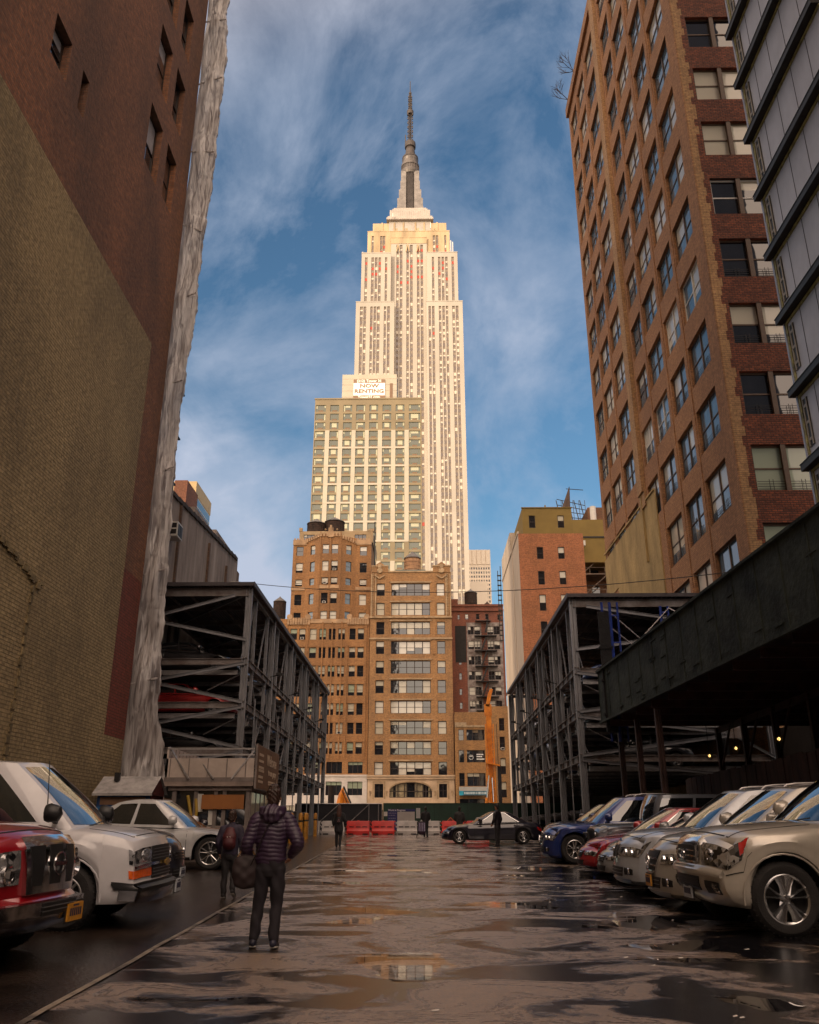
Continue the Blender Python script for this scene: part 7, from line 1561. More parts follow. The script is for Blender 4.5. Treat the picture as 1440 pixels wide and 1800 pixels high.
crossover('crossover', 'silver crossover with twin kidney grille, third in the right-hand row', (3.50, 16.95), (.42, .44, .48), style='kidney', W=1.93, L=4.85, H=1.80, plate=False)
def sedan(name, label, col, pos, rz, grp, L=4.65, W=1.84, H=1.44, style='lip', plate=False, rim=.66, matn=None):
    P = dict(L=L, W=W, H=H, R=.33, wf=L/2-.82, wr=L/2-.98, clr=.17, top=[(-L/2, .86), (-L/2+.3, .98), (-1.3, 1.0), (.6, .93), (1.0, .93), (L/2-.5, .82), (L/2-.2, .74), (L/2, .62)], sec=[(0, .92), (.1, .97), (.4, 1.0), (.65, .985), (.78, .995), (.9, .95), (1, .88)], nose=NOSE,
             gh=dict(xr0=-1.75, xf0=1.05, xr1=-.85, xf1=.10, wb=.90, wt=.66, fall_f=.03, fall_r=.05, side=[(.12, .76, .06, -.14), (-.58, .06, .10, .03)]), doors=[(-.10, .36), (-.52, -.11)], paint=paint(matn or name+'_paint_%d_%d' % (int(pos[1]), int(abs(pos[0]*10))), col), kf=.22, bulge=.26, tw=.22, rim=rim)
    c = Car(name, label, 'car', P, grp); c.build()
    if style == 'kidney':
        for sd in (-1, 1):
            u = sorted((sd*.03, sd*.26)); g = c.fpart('grille', 'F', [(u[0], .56), (u[1], .56), (u[1], .84), (u[0], .84)], CHROME, .014, 5, 5); u = sorted((sd*.05, sd*.24)); c.fpart('grille_mesh', 'F', [(u[0], .59), (u[1], .59), (u[1], .81), (u[0], .81)], BLACKP, .019, 4, 4, g)
    else: g = c.fpart('grille', 'F', [(-.40, .50), (.40, .50), (.46, .78), (-.46, .78)], BLACKP, .012, 8, 5); bars(c, 'F', -.42, .42, (.57, .64, .71), .016, CHROME, g, off=.02)
    for sd, fc in ((-1, 'R'), (1, 'L')):
        k = .32 if style == 'kidney' else .54; q4 = [(k, .60), (.995, .64), (.995, .86), (k, .80)] if sd > 0 else [(-.995, .64), (-k, .60), (-k, .80), (-.995, .86)]
        c.fpart('headlight', 'F', q4, LAMPG, .009, 8, 5); qd = [(.94, .70), (.998, .635), (.998, .865), (.86, .90)] if fc == 'R' else [(-.998, .635), (-.94, .70), (-.86, .90), (-.998, .865)]; c.fpart('headlight', fc, qd, LAMPG, .008, 5, 5)
        q4 = [(.5, .55), (.995, .58), (.995, .82), (.5, .80)] if sd > 0 else [(-.995, .58), (-.5, .55), (-.5, .80), (-.995, .82)]; c.fpart('tail_light', 'B', [(-q4[1][0], q4[1][1]), (-q4[0][0], q4[0][1]), (-q4[3][0], q4[3][1]), (-q4[2][0], q4[2][1])], REDL, .009, 6, 4)
        qd = [(-.998, .60), (-.90, .66), (-.88, .82), (-.998, .83)] if fc == 'R' else [(.90, .66), (.998, .60), (.998, .83), (.88, .82)]; c.fpart('tail_light', fc, qd, REDL, .008, 5, 4)
        # bright window surround
        q = MB(); pts = [c.face('GR' if fc == 'R' else 'GL')(*uv) for uv in ([(a, .06) for a in (-.66, -.3, 0, .4, .80)]+[(.70, .5), (.60, .92)]+[(a, .93) for a in (.3, 0, -.3, -.42)]+[(-.56, .55), (-.66, .06)] if fc == 'R' else [(-a, b_) for a, b_ in ([(a, .06) for a in (-.66, -.3, 0, .4, .80)]+[(.70, .5), (.60, .92)]+[(a, .93) for a in (.3, 0, -.3, -.42)]+[(-.56, .55), (-.66, .06)])])]
        q.tube([p+Vector((0, sd*.008, 0)) for p in pts], .011, 5); q.build('window_trim', CHROME, c.t, smooth=50)
    c.fpart('lower_grille', 'F', [(-.5, .14), (.5, .14), (.56, .36), (-.56, .36)], BLACKP, .008, 8, 4)
    if plate: c.plate(PLATEY, 0, .3)
    c.place(pos[0], pos[1], rz); return c
sedan('sedan', 'grey sedan with slatted chrome grille, fourth in the right-hand row', (.22, .225, .235), (3.68, 19.5), pi, 'cars in the right-hand row')
sedan('sedan', 'dark red sedan with pale windshield reflections, fifth in the right-hand row', (.30, .012, .02), (3.65, 21.9), pi, 'cars in the right-hand row', H=1.50)
def offroader():
    P = dict(L=4.3, W=1.85, H=1.85, R=.40, wf=1.45, wr=1.2, clr=.36, top=[(-2.15, 1.2), (.7, 1.2), (.9, 1.16), (1.9, 1.10), (2.15, 1.02)], sec=[(0, .9), (.1, .96), (.9, .97), (1, .93)], nose=[(0, -.05), (.2, 0), (.9, 0), (1, -.06)],
             gh=dict(xr0=-2.1, xf0=.78, xr1=-2.05, xf1=.55, wb=.92, wt=.84, fall_f=.02, fall_r=.02, side=[(.25, .9, 0, -.02), (-.35, .2, 0, 0), (-.92, -.42, 0, 0)]), doors=[(-.15, .34), (-.55, -.16)], paint=paint('offroad_grey_paint', (.10, .11, .13), .4), kf=.05, bulge=.05, tw=.26, mirmat=BLACKP)
    c = Car('offroad_car', 'dark boxy off-road car with upright windshield, sixth in the right-hand row', 'car', P, 'cars in the right-hand row'); c.build()
    g = c.fpart('grille', 'F', [(-.5, .45), (.5, .45), (.5, .92), (-.5, .92)], BLACKP, .02, 8, 5)
    q = MB()
    for k in range(7): c.patch(q, 'F', [(-.44+k*.13, .5), (-.36+k*.13, .5), (-.36+k*.13, .88), (-.44+k*.13, .88)], .026, 1, 3)
    q.build('grille_slot', UNDER, g)
    for sd in (-1, 1):
        p = c.S(1, sd*.72, .70, False); q = MB(); q.lathe([(0, p.x+.04), (.085, p.x+.03), (.095, p.x)], (0, p.y, p.z), 18, 0, 'x'); q.build('headlight', LAMPG, c.t)
    q = MB(); p = c.S(1, 0, .12, False); q.box(p.x, p.x+.16, -.85, .85, p.z-.08, p.z+.1); q.build('bumper', BLACKP, c.t); q = MB(); q.tube([(p.x+.1, -.3, p.z+.1), (p.x+.14, -.3, p.z+.42), (p.x+.14, .3, p.z+.42), (p.x+.1, .3, p.z+.1)], .03, 8); q.build('bull_bar', BLACKP, c.t)
    c.place(4.4, 24.1, pi)
offroader()
crossover('suv', 'deep blue SUV with chrome twin-bar grille, seventh in the right-hand row', (3.42, 26.9), (.012, .03, .16), style='star', W=1.95, L=5.0, H=1.85, plate=False, R_=.40, matn='deep_blue_paint')
crossover('suv', 'dark SUV parked just beyond the deep blue SUV', (3.95, 29.6), (.02, .02, .03), style='lip', W=1.9, L=4.8, H=1.78, plate=False, R_=.38, matn='near_black_paint')
crossover('suv', 'black SUV at the far end of the right-hand row', (4.15, 32.3), (.012, .012, .014), style='lip', W=1.9, L=4.7, H=1.72, plate=False, R_=.38, matn='near_black_paint')
# the black sedan crossing the aisle
sedan('sedan', 'black sedan standing across the aisle in front of the barriers', (.008, .007, .018), (.85, 43.6), pi, None, L=4.8, H=1.45, style='kidney', matn='black_sedan_paint')

# ---- white passenger van
def van():
    P = dict(L=5.7, W=2.0, H=2.06, R=.385, wf=1.84, wr=1.7, clr=.30, top=[(-2.85, 1.22), (1.7, 1.22), (2.0, 1.21), (2.35, 1.17), (2.65, 1.12), (2.85, 1.06)], sec=[(0, .94), (.08, .97), (.3, 1.0), (.7, .995), (.9, .97), (1, .93)], nose=[(0, -.14), (.06, -.02), (.26, .03), (.28, -.04), (.6, -.06), (.85, -.07), (1, -.11)],
             gh=dict(xr0=-2.8, xf0=1.98, xr1=-2.78, xf1=1.05, wb=.94, wt=.76, fall_f=.05, fall_r=.01, side=[(.36, .80, .0, -.01), (-.30, .28, 0, 0), (-.92, -.36, 0, 0)]), doors=[(.22, .58), (-.24, .18)], paint=M('white_van_paint', (.56, .55, .57), .35, 0., var=.08, vs=2, coat=.8, coatr=.06), kf=.09, bulge=.14, pf=2.6, crown=.04, tw=.24, rimmat=M('grey_hubcap', (.35, .34, .34), .4, .6, var=.1), spokes=8, dbl=False, mirmat=BLACKP, hmat=BLACKP, arch=1.2, mx=.35)
    c = Car('passenger_van', 'white passenger van with black bumper strip and tall roof, left of the aisle', 'van', P); c.build(); t = c.t
    c.fpart('bumper', 'F', [(-1, .06), (1, .06), (1, .215), (-1, .215)], M('steel_bumper', (.34, .34, .37), .18, 1., var=.3, vs=4), .05, 20, 4, skirt=.06)
    c.fpart('bumper_strip', 'F', [(-1, .22), (1, .22), (1, .33), (-1, .33)], BLACKP, .055, 20, 3, skirt=.07)
    for fc in 'RL':
        qd = [(.90, .06), (.999, .06), (.999, .215), (.90, .215)]; qd = qd if fc == 'R' else [(-x, y) for x, y in (qd[1], qd[0], qd[3], qd[2])]; c.fpart('bumper', fc, qd, MC['steel_bumper'], .02, 6, 3, skirt=.03)
        qd = [(.87, .22), (.999, .22), (.999, .33), (.87, .33)]; qd = qd if fc == 'R' else [(-x, y) for x, y in (qd[1], qd[0], qd[3], qd[2])]; c.fpart('bumper_strip', fc, qd, BLACKP, .024, 6, 3, skirt=.03)
    g = c.fpart('grille', 'F', [(-.52, .36), (.52, .36), (.52, .86), (-.52, .86)], BLACKP, .016, 12, 6, skirt=.03)
    bars(c, 'F', -.99, .99, (.585,), .05, CHROME, g, 'chrome_bar', off=.04); bars(c, 'F', -.5, .5, (.40, .45, .50, .66, .71, .76, .81), .012, M('satin_trim2', (.2, .2, .21), .4, .6, var=.1), g, off=.03)
    e = MB(); p = c.S(1, 0, .585, False); x = p.x+.06; e.box(x, x+.015, -.13, .13, p.z-.022, p.z+.022); e.box(x, x+.016, -.05, .05, p.z-.045, p.z+.045); e.build('emblem', M('emblem_gold', (.5, .33, .08), .3, .8, var=0), g)
    for sd, fc in ((-1, 'R'), (1, 'L')):
        u = sorted((sd*.54, sd*.995)); h = c.fpart('headlight', 'F', [(u[0], .63), (u[1], .63), (u[1], .86), (u[0], .86)], LAMPG, .012, 8, 5)
        qd = [(.968, .63), (.999, .63), (.999, .86), (.955, .86)]; qd = qd if fc == 'R' else [(-x_, y_) for x_, y_ in (qd[1], qd[0], qd[3], qd[2])]; c.fpart('headlight', fc, qd, LAMPG, .010, 4, 5)
        c.fpart('turn_signal', 'F', [(u[0], .40), (u[1], .40), (u[1], .53), (u[0], .53)], AMBER, .014, 8, 4); qd = [(.968, .40), (.999, .40), (.999, .53), (.964, .53)]; qd = qd if fc == 'R' else [(-x_, y_) for x_, y_ in (qd[1], qd[0], qd[3], qd[2])]; c.fpart('turn_signal', fc, qd, AMBER, .012, 3, 3)
        q = MB(); p = c.S(1, sd*.74, .745, False); q.lathe([(.07, p.x+.02), (.05, p.x-.02)], (0, p.y, p.z), 14, 0, 'x'); q.build('reflector', CHROME, h)
    q = MB(); p = c.G(1, -.75, .02); q.tube([(1.5, -.83, 1.1), (1.42, -.83, 2.0)], .006, 5); q.build('aerial', BLACKP, t)
    q = MB(); q.box(-.2, -.05, -.02, .02, 2.04, 2.12); q.build('roof_fin', BLACKP, t)
    c.plate(PLATEW, .55, .15, .07); c.place(-3.47, 12.35, R(3)); return c
van()
# ---- red van/pickup at the left edge
def red_truck():
    P = dict(L=5.9, W=2.06, H=2.15, R=.42, wf=2.0, wr=1.75, clr=.34, top=[(-2.95, 1.34), (1.3, 1.34), (1.7, 1.32), (2.5, 1.26), (2.8, 1.21), (2.95, 1.15)], sec=[(0, .93), (.08, .965), (.3, 1.0), (.6, 1.0), (.78, .985), (.92, .965), (1, .92)], nose=[(0, -.22), (.05, -.04), (.12, .02), (.34, .03), (.36, -.05), (.7, -.05), (.9, -.08), (1, -.16)],
             gh=dict(xr0=-2.9, xf0=1.5, xr1=-2.85, xf1=.7, wb=.93, wt=.78, fall_f=.05, fall_r=.0, side=[(.36, .80, .0, -.01), (-.30, .28, 0, 0)]), doors=[(.22, .60)], paint=paint('crimson_paint', (.30, .004, .012), .25, .28), kf=.13, bulge=.20, pf=2.6, tw=.26, arch=1.2, mirmat=BLACKP)
    c = Car('cargo_van', 'crimson van with big chrome grille and dented chrome bumper at the left edge', 'van', P); c.build(); t = c.t
    BC = M('worn_chrome', (.42, .42, .46), .2, 1., var=.5, vs=5, bump=.15, bs=6)
    c.fpart('bumper', 'F', [(-1, .03), (1, .03), (1, .30), (-1, .30)], BC, .06, 22, 6, skirt=.08)
    for fc in 'RL':
        qd = [(.88, .03), (.999, .03), (.999, .30), (.88, .30)]; qd = qd if fc == 'R' else [(-x, y) for x, y in (qd[1], qd[0], qd[3], qd[2])]; c.fpart('bumper', fc, qd, BC, .022, 6, 4, skirt=.03)
    b = c.fpart('bumper_intake', 'F', [(-.36, .15), (.36, .15), (.36, .285), (-.36, .285)], BLACKP, .068, 8, 3); bars(c, 'F', -.36, .36, (.20, .245), .010, M('satin_trim', ()), b, off=.08)
    g = c.fpart('grille', 'F', [(-.50, .38), (.50, .38), (.56, .96), (-.56, .96)], CHROME, .045, 12, 8, skirt=.07)
    for q4 in ([(-.43, .46), (-.27, .46), (-.24, .88), (-.49, .88)], [(-.11, .46), (.11, .46), (.15, .88), (-.15, .88)], [(.27, .46), (.43, .46), (.49, .88), (.24, .88)]):
        c.fpart('grille_opening', 'F', q4, BLACKP, .050, 5, 6, g)
    e = MB(); p = c.S(1, 0, .68, False); x = p.x+.075; ring(e, (x, 0, p.z), .10, .016); e.box(x-.008, x+.012, -.125, .125, p.z-.018, p.z+.018); e.build('emblem', CHROME, g)
    for sd, fc in ((-1, 'R'), (1, 'L')):
        u = sorted((sd*.58, sd*.995)); h = c.fpart('headlight', 'F', [(u[0], .50), (u[1], .50), (u[1], .86), (u[0], .86)], LAMPG, .012, 8, 6); qd = [(.93, .52), (.999, .50), (.999, .86), (.92, .86)]; qd = qd if fc == 'R' else [(-x_, y_) for x_, y_ in (qd[1], qd[0], qd[3], qd[2])]; c.fpart('headlight', fc, qd, LAMPG, .010, 4, 5)
        qd = [(.935, .54), (.968, .53), (.968, .84), (.93, .84)]; qd = qd if fc == 'R' else [(-x_, y_) for x_, y_ in (qd[1], qd[0], qd[3], qd[2])]; c.fpart('turn_signal', fc, qd, AMBER, .016, 3, 5)
        p = c.S(1, sd*.90, .68, False); u = sorted((sd*.90, sd*.97)); c.fpart('turn_signal', 'F', [(u[0], .53), (u[1], .53), (u[1], .83), (u[0], .83)], AMBER, .018, 3, 5)
        q = MB(); p = c.S(1, sd*.74, .62, False); q.lathe([(.09, p.x+.03), (.075, p.x+.035), (.045, p.x+.0)], (0, p.y, p.z), 18, 0, 'x'); p = c.S(1, sd*.76, .79, False); q.lathe([(.055, p.x+.025), (.03, p.x+.0)], (0, p.y, p.z), 14, 0, 'x'); q.build('reflector', CHROME, h)
    c.plate(PLATEY, .28, .13, .09); c.place(-3.56, 8.9, R(-4)); return c
red_truck()
# ---- rest of the left row
crossover('suv', 'black SUV with chrome bull nose half hidden behind the white van', (-4.38, 16.6), (.015, .013, .013), style='lip', W=1.95, L=5.0, H=1.8, plate=True, rz=0, grp='cars in the left-hand row', pm=PLATEW, matn='near_black_paint')
def coupe_suv():
    P = dict(L=4.9, W=2.0, H=1.72, R=.40, wf=1.56, wr=1.48, clr=.24, top=[(-2.45, 1.05), (-1.9, 1.12), (.6, 1.05), (1.0, 1.03), (1.9, .95), (2.2, .88), (2.45, .72)], sec=SEC_SUV, nose=NOSE,
             gh=dict(xr0=-2.35, xf0=1.05, xr1=-1.15, xf1=.15, wb=.90, wt=.66, fall_f=.02, fall_r=.10, side=[(.10, .76, .04, -.12), (-.55, .04, .05, .02)]), doors=[(-.10, .38), (-.48, -.11)], paint=paint('pearl_white_paint', (.50, .50, .51), .1), kf=.22, bulge=.25, tw=.26, spokes=5, rim=.70, sw=.03)
    c = Car('coupe_suv', 'white coupe-roofed SUV with star-spoke wheels, left row behind the van', 'car', P, 'cars in the left-hand row'); c.build()
    for sd, fc in ((-1, 'R'), (1, 'L')):
        q4 = [(.52, .62), (.995, .66), (.995, .86), (.52, .80)] if sd > 0 else [(-.995, .66), (-.52, .62), (-.52, .80), (-.995, .86)]
        c.fpart('headlight', 'F', q4, LAMPG, .010, 8, 5); qd = [(.93, .70), (.998, .655), (.998, .865), (.83, .90)] if fc == 'R' else [(-.998, .655), (-.93, .70), (-.83, .90), (-.998, .865)]; c.fpart('headlight', fc, qd, LAMPG, .009, 5, 5)
    g = c.fpart('grille', 'F', [(-.36, .46), (.36, .46), (.46, .86), (-.46, .86)], BLACKP, .02, 10, 6); bars(c, 'F', -.4, .4, (.66,), .03, CHROME, g, off=.03)
    c.place(-4.55, 24.15, 0)
coupe_suv()
sedan('sedan', 'dark sedan parked between the white coupe SUV and the booth', (.02, .022, .03), (-5.0, 26.7), 0, 'cars in the left-hand row', matn='black_sedan_paint')
# ---- cars stored on the decks (simple copies of one compact car and one wagon)
def stored():
    rr = random.Random(21)
    cols = [('stored_red_paint', (.32, .012, .012)), ('stored_grey_paint', (.12, .12, .13)), ('stored_black_paint', (.012, .012, .014)), ('stored_silver_paint', (.3, .3, .31)), ('stored_blue_paint', (.02, .04, .12))]
    protos = []
    for i, (n_, c_) in enumerate(cols):
        P = dict(L=4.4, W=1.8, H=1.42, R=.32, wf=1.4, wr=1.32, clr=.17, top=[(-2.2, .9), (-1.2, .98), (.6, .93), (1.0, .93), (1.7, .82), (2.2, .64)], sec=SEC_SUV, nose=NOSE,
                 gh=dict(xr0=-1.9, xf0=1.05, xr1=-1.2, xf1=.15, wb=.9, wt=.68, fall_f=.03, fall_r=.06, side=[(.12, .76, .04, -.1), (-.6, .06, .06, .03)]), doors=[(-.1, .36)], detail=False, paint=paint(n_, c_), kf=.2, bulge=.22, tw=.2)
        c = Car('stored_car', '', 'car', P, 'cars stored on the parking decks'); c.build()
        for sd in (-1, 1):
            q4 = [(.5, .60), (.995, .64), (.995, .84), (.5, .78)] if sd > 0 else [(-.995, .64), (-.5, .60), (-.5, .78), (-.995, .84)]; c.fpart('headlight', 'F', q4, LAMPG, .009, 5, 4)
            q4 = [(.6, .60), (.995, .62), (.995, .82), (.6, .80)]; q4 = q4 if sd > 0 else [(-q4[1][0], q4[1][1]), (-q4[0][0], q4[0][1]), (-q4[3][0], q4[3][1]), (-q4[2][0], q4[2][1])]; c.fpart('tail_light', 'B', q4, REDL, .009, 5, 4)
        protos.append(c)
    index_kids(None)
    names = ['red', 'grey', 'black', 'silver', 'blue']; used = set(); lev = {0: 'lowest', 1: 'second', 2: 'third', 3: 'top'}
    spots = []
    for side, xf, zb, Y0, Y1, nm in (('L', -8.0, (2.35-.0, 3.98, 5.80, 7.60), 35.7, 66.3, 'left'), ('R', 7.1, (2.10, 3.73, 5.50, 7.33), 36.7, 65.2, 'right')):
        for l_ in (-1, 0, 1, 2, 3):
            for k in range(10):
                if l_ == -1: z = None
                else: z = zb[l_]
                if l_ == 0: continue
                if k > 0 and rr.random() < (.30 if k < 5 else .5): continue
                ci = rr.choice([1, 2, 2, 3, 4, 1])
                if side == 'L' and l_ == 2 and k == 0: ci = 0
                if side == 'L' and l_ == 3 and k == 0: ci = 2
                if side == 'R' and l_ == -1 and k == 3: ci = 0
                spots.append((side, xf, l_, k, ci, z, Y0, Y1, nm))
    ordn = ['first', 'second', 'third', 'fourth', 'fifth', 'sixth', 'seventh', 'eighth', 'ninth', 'tenth']
    for side, xf, l_, k, ci, z, Y0, Y1, nm in spots:
        y = Y0+.25+(Y1-Y0-.4)*k/10+1.2; rz = 0 if side == 'L' else pi; x = xf-2.2 if side == 'L' else xf+2.2
        zz = gz(y) if z is None else z+.04
        lab = '%s car %s, %s deck, %s bay from the near end' % (names[ci], 'at ground level' if l_ == -1 else 'on the '+lev[l_]+' trays', nm, ordn[k])
        src = protos[ci]
        if ci not in used: o = src.t; used.add(ci)
        else: o = copy_tree(src.t)
        o.location = (x+(0 if l_ != -1 else (-.2 if side == 'L' else .2)), y, zz); o.rotation_euler = (0, 0, rz); o['label'] = lab
    for i, c in enumerate(protos):
        if i not in used:
            for ch in list(c.t.children_recursive): bpy.data.objects.remove(ch)
            bpy.data.objects.remove(c.t)
stored()
# ================================================================ PEOPLE
def cr(pts, k=5):
    """Catmull-Rom through (x,y,z,rx,ry) tuples"""
    out = []; n = len(pts)
    for i in range(n-1):
        p0, p1, p2, p3 = pts[max(i-1, 0)], pts[i], pts[i+1], pts[min(i+2, n-1)]
        for j in range(k):
            t = j/k; out.append(tuple(.5*((2*b)+(-a+c)*t+(2*a-5*b+4*c-d)*t*t+(-a+3*b-3*c+d)*t**3) for a, b, c, d in zip(p0, p1, p2, p3)))
    out.append(tuple(pts[-1])); return out
def limb(mb, pts, n=14, k=5):
    q = cr([p if len(p) == 5 else (*p, p[3]) for p in pts], k); a, b = Vector(q[0][:3]), Vector(q[-1][:3])
    d0 = (a-Vector(q[1][:3])).normalized(); d1 = (b-Vector(q[-2][:3])).normalized(); r0 = min(q[0][3:]); r1 = min(q[-1][3:])
    P = [a+d0*r0*.8, a+d0*r0*.5]+[Vector(p[:3]) for p in q]+[b+d1*r1*.5, b+d1*r1*.8]; Rr = [(q[0][3]*.35, q[0][4]*.35), (q[0][3]*.8, q[0][4]*.8)]+[(max(.003, p[3]), max(.003, p[4])) for p in q]+[(q[-1][3]*.8, q[-1][4]*.8), (q[-1][3]*.35, q[-1][4]*.35)]
    mb.tube(P, Rr, n); return mb
def hand(mb, w, d, side):
    """palm and five bent fingers from wrist w along direction d"""
    w = Vector(w); d = Vector(d).normalized(); s = d.cross(Vector((0, 1, 0))); s = s.normalized() if s.length > .2 else Vector((1, 0, 0)); f = s.cross(d).normalized()
    e = w+d*.085; mb.tube([w-d*.02, w+d*.02, w+d*.06, e], [(.022, .028), (.024, .036), (.020, .042), (.016, .036)], 12)
    for i, L in enumerate((.068, .078, .074, .058)):
        o = e+f*(-.030+i*.020)-d*.008; a = o+d*L*.45; b = a+(d*.8+s*.5*side).normalized()*L*.33; c = b+(d*.45+s*.9*side).normalized()*L*.26
        mb.tube([o, a, b, c], [.0095, .009, .0082, .007], 8)
    o = w+d*.025-f*.034; mb.tube([o, o+(d*.6-f*.7+s*.3*side).normalized()*.035, o+(d*.9-f*.45+s*.5*side).normalized()*.062], [.012, .0105, .008], 8)
SKIN = M('skin', (.36, .17, .10), .5, var=.1, vs=8)
def person(label, x, y, rz, h, skin_hair, jacket, trousers, shoes, larm, rarm, lleg, rleg, extras=None, quilt=0, jz=.90, jw=1., vox=.011, coat=0, zoff=0):
    k = h/1.79; t = thing('person', label, 'person', (x, y, gz(y)+zoff), rz, None, world=False)
    def S_(pts): return [tuple(c*k for c in p) for p in pts]
    b = MB()
    torso = [(0, 0, .90, .15, .105), (0, 0, 1.03, .14, .10), (0, .005, 1.2, .155, .105), (0, 0, 1.36, .175, .10), (0, -.005, 1.45, .13, .08), (0, -.01, 1.49, .06, .055), (0, 0, 1.545, .053, .055)]
    limb(b, S_(torso), 20)
    limb(b, S_([(0, .01, 1.54, .045, .05), (0, .02, 1.585, .062, .075), (0, .015, 1.65, .076, .094), (0, .005, 1.71, .076, .095), (0, 0, 1.755, .055, .07)]), 18)
    limb(b, S_([(0, .10, 1.645, .010, .010), (0, .118, 1.62, .014, .012), (0, .10, 1.612, .012, .01)]), 8, 2)      # nose
    for s in (-1, 1): limb(b, S_([(s*.076, -.005, 1.66, .012, .022), (s*.082, -.005, 1.635, .010, .018)]), 8, 2)     # ears
    arms = (larm, rarm); legs = (lleg, rleg)
    for s, a in zip((-1, 1), arms):
        sh = (s*.165, -.005, 1.405); el, wr = a[0], a[1]
        limb(b, S_([(*sh, .055), (*[(p+q)/2 for p, q in zip(sh, el)], .047), (*el, .040), (*[(p+q)/2 for p, q in zip(el, wr)], .036), (*wr, .025)]), 12)
        d = Vector(wr)-Vector(el); m_ = MB(); hand(m_, wr, d, -s); b.add(m_, Matrix.Scale(k, 4))
    for s, l_ in zip((-1, 1), legs):
        hp = (s*.085, 0, .88); kn, an = l_[0], l_[1]
        limb(b, S_([(*hp, .085), (*[(p+q)/2 for p, q in zip(hp, kn)], .073), (*kn, .055), (kn[0]*.6+an[0]*.4, kn[1]*.6+an[1]*.4-.01, kn[2]*.6+an[2]*.4, .052), (*an, .036)]), 14)
        ft = l_[2]; limb(b, S_([(an[0], an[1]-.03, an[2]-.03, .032, .032), (an[0]+ft[0]*.5, an[1]+ft[1]*.5, an[2]+ft[2]*.5-.03, .036, .028), (an[0]+ft[0], an[1]+ft[1], an[2]+ft[2]-.03, .032, .02)]), 12)
    r = remesh(b, max(vox*.8, .008)*k, 2); r.build('body', SKIN, t, smooth=80)
    # jacket
    j = MB(); lo = jz
    limb(j, S_([(0, 0, lo+.02, .175*jw, .13), (0, 0, lo+.12, .172*jw, .135), (0, .0, 1.2, .185*jw, .14), (0, 0, 1.34, .205*jw, .135), (0, -.005, 1.43, .165*jw, .11), (0, -.01, 1.50, .085, .08)]), 26, 8)
    if coat: limb(j, S_([(0, 0, 1.1, .175, .13), (0, 0, .9, .19, .14), (0, 0, coat, .20, .15)]), 24)
    for s, a in zip((-1, 1), arms):
        sh = (s*.185, -.005, 1.395); el, wr = a[0], a[1]; wz = tuple(e+(w_-e)*.96 for e, w_ in zip(el, wr))
        limb(j, S_([(s*.10, -.005, 1.43, .075), (*sh, .085*jw), (*[(p+q)/2 for p, q in zip(sh, el)], .080*jw), (*el, .073*jw), (*[(p+q)/2 for p, q in zip(el, wz)], .064*jw), (*wz, .048*jw)]), 16)
    dp = (lambda p: .0075*(abs(sin(pi*(p.z/k+.006*sin(p.x*19)+.004*sin(p.x*47+p.z*9))/.047))**.7-.45)+.0035*sin(p.x*33+p.z*11)*sin(p.z*21+p.y*17)) if quilt else (lambda p: .006*sin(p.z*17+p.x*23)*sin(p.x*31+p.y*12))
    remesh(j, vox*k, 3, dp).build('jacket', jacket, t, smooth=80)
    if quilt:
        hd = MB(); limb(hd, S_([(-.10, .03, 1.50, .045, .05), (-.115, -.05, 1.50, .05, .06), (-.07, -.115, 1.475, .055, .07), (0, -.14, 1.46, .06, .08), (.07, -.115, 1.475, .055, .07), (.115, -.05, 1.50, .05, .06), (.10, .03, 1.50, .045, .05)]), 16, 6)
        limb(hd, S_([(0, -.11, 1.56, .08, .035), (0, -.13, 1.50, .13, .05), (0, -.15, 1.43, .115, .045), (0, -.145, 1.385, .06, .03)]), 18)
        remesh(hd, .010*k, 3, lambda p: .006*sin((p.x-p.y*.6)*95)+.004*sin(p.z*90)).build('hood', jacket, t, smooth=80)
    tr = MB(); limb(tr, S_([(0, 0, .84, .165, .125), (0, 0, .94, .165, .125), (0, 0, 1.0, .155, .115)]), 22)
    for s, l_ in zip((-1, 1), legs):
        hp = (s*.088, -.005, .86); kn, an = l_[0], l_[1]
        limb(tr, S_([(*hp, .098), (*[(p+q)/2 for p, q in zip(hp, kn)], .088), (*kn, .072), (kn[0]*.5+an[0]*.5, kn[1]*.5+an[1]*.5-.008, kn[2]*.5+an[2]*.5, .066), (an[0], an[1], an[2]+.01, .062)]), 16)
    remesh(tr, max(vox, .011)*k, 2, lambda p: .007*sin(p.z*22+p.x*26)*sin(p.z*7+p.y*34)+.002*sin(p.z*37+p.x*60)).build('trousers', trousers, t, smooth=80)
    for s, l_ in zip((-1, 1), legs):
        an, ft = l_[1], l_[2]; q = MB(); limb(q, S_([(an[0], an[1]-.045, an[2]-.035, .042, .045), (an[0]+ft[0]*.35, an[1]+ft[1]*.35, an[2]+ft[2]*.35-.03, .045, .045), (an[0]+ft[0]*.8, an[1]+ft[1]*.8, an[2]+ft[2]*.8-.045, .046, .032), (an[0]+ft[0]*1.1, an[1]+ft[1]*1.1, an[2]+ft[2]*1.1-.05, .036, .022)]), 14)
        so_ = q.build('shoe', shoes[0], t, smooth=60)
        q = MB(); limb(q, S_([(an[0], an[1]-.05, an[2]-.072, .040, .014), (an[0]+ft[0]*.5, an[1]+ft[1]*.5, an[2]+ft[2]*.5-.072, .045, .014), (an[0]+ft[0]*1.12, an[1]+ft[1]*1.12, an[2]+ft[2]*1.1-.068, .036, .014)]), 12); q.build('sole', shoes[1], so_, smooth=60)
    hr = MB(); hair, style = skin_hair
    limb(hr, S_([(0, -.055, 1.60, .062, .05), (0, -.03, 1.665, .084, .082), (0, -.01, 1.725, .086, .10), (0, -.005, 1.765, .066, .078)]), 20)
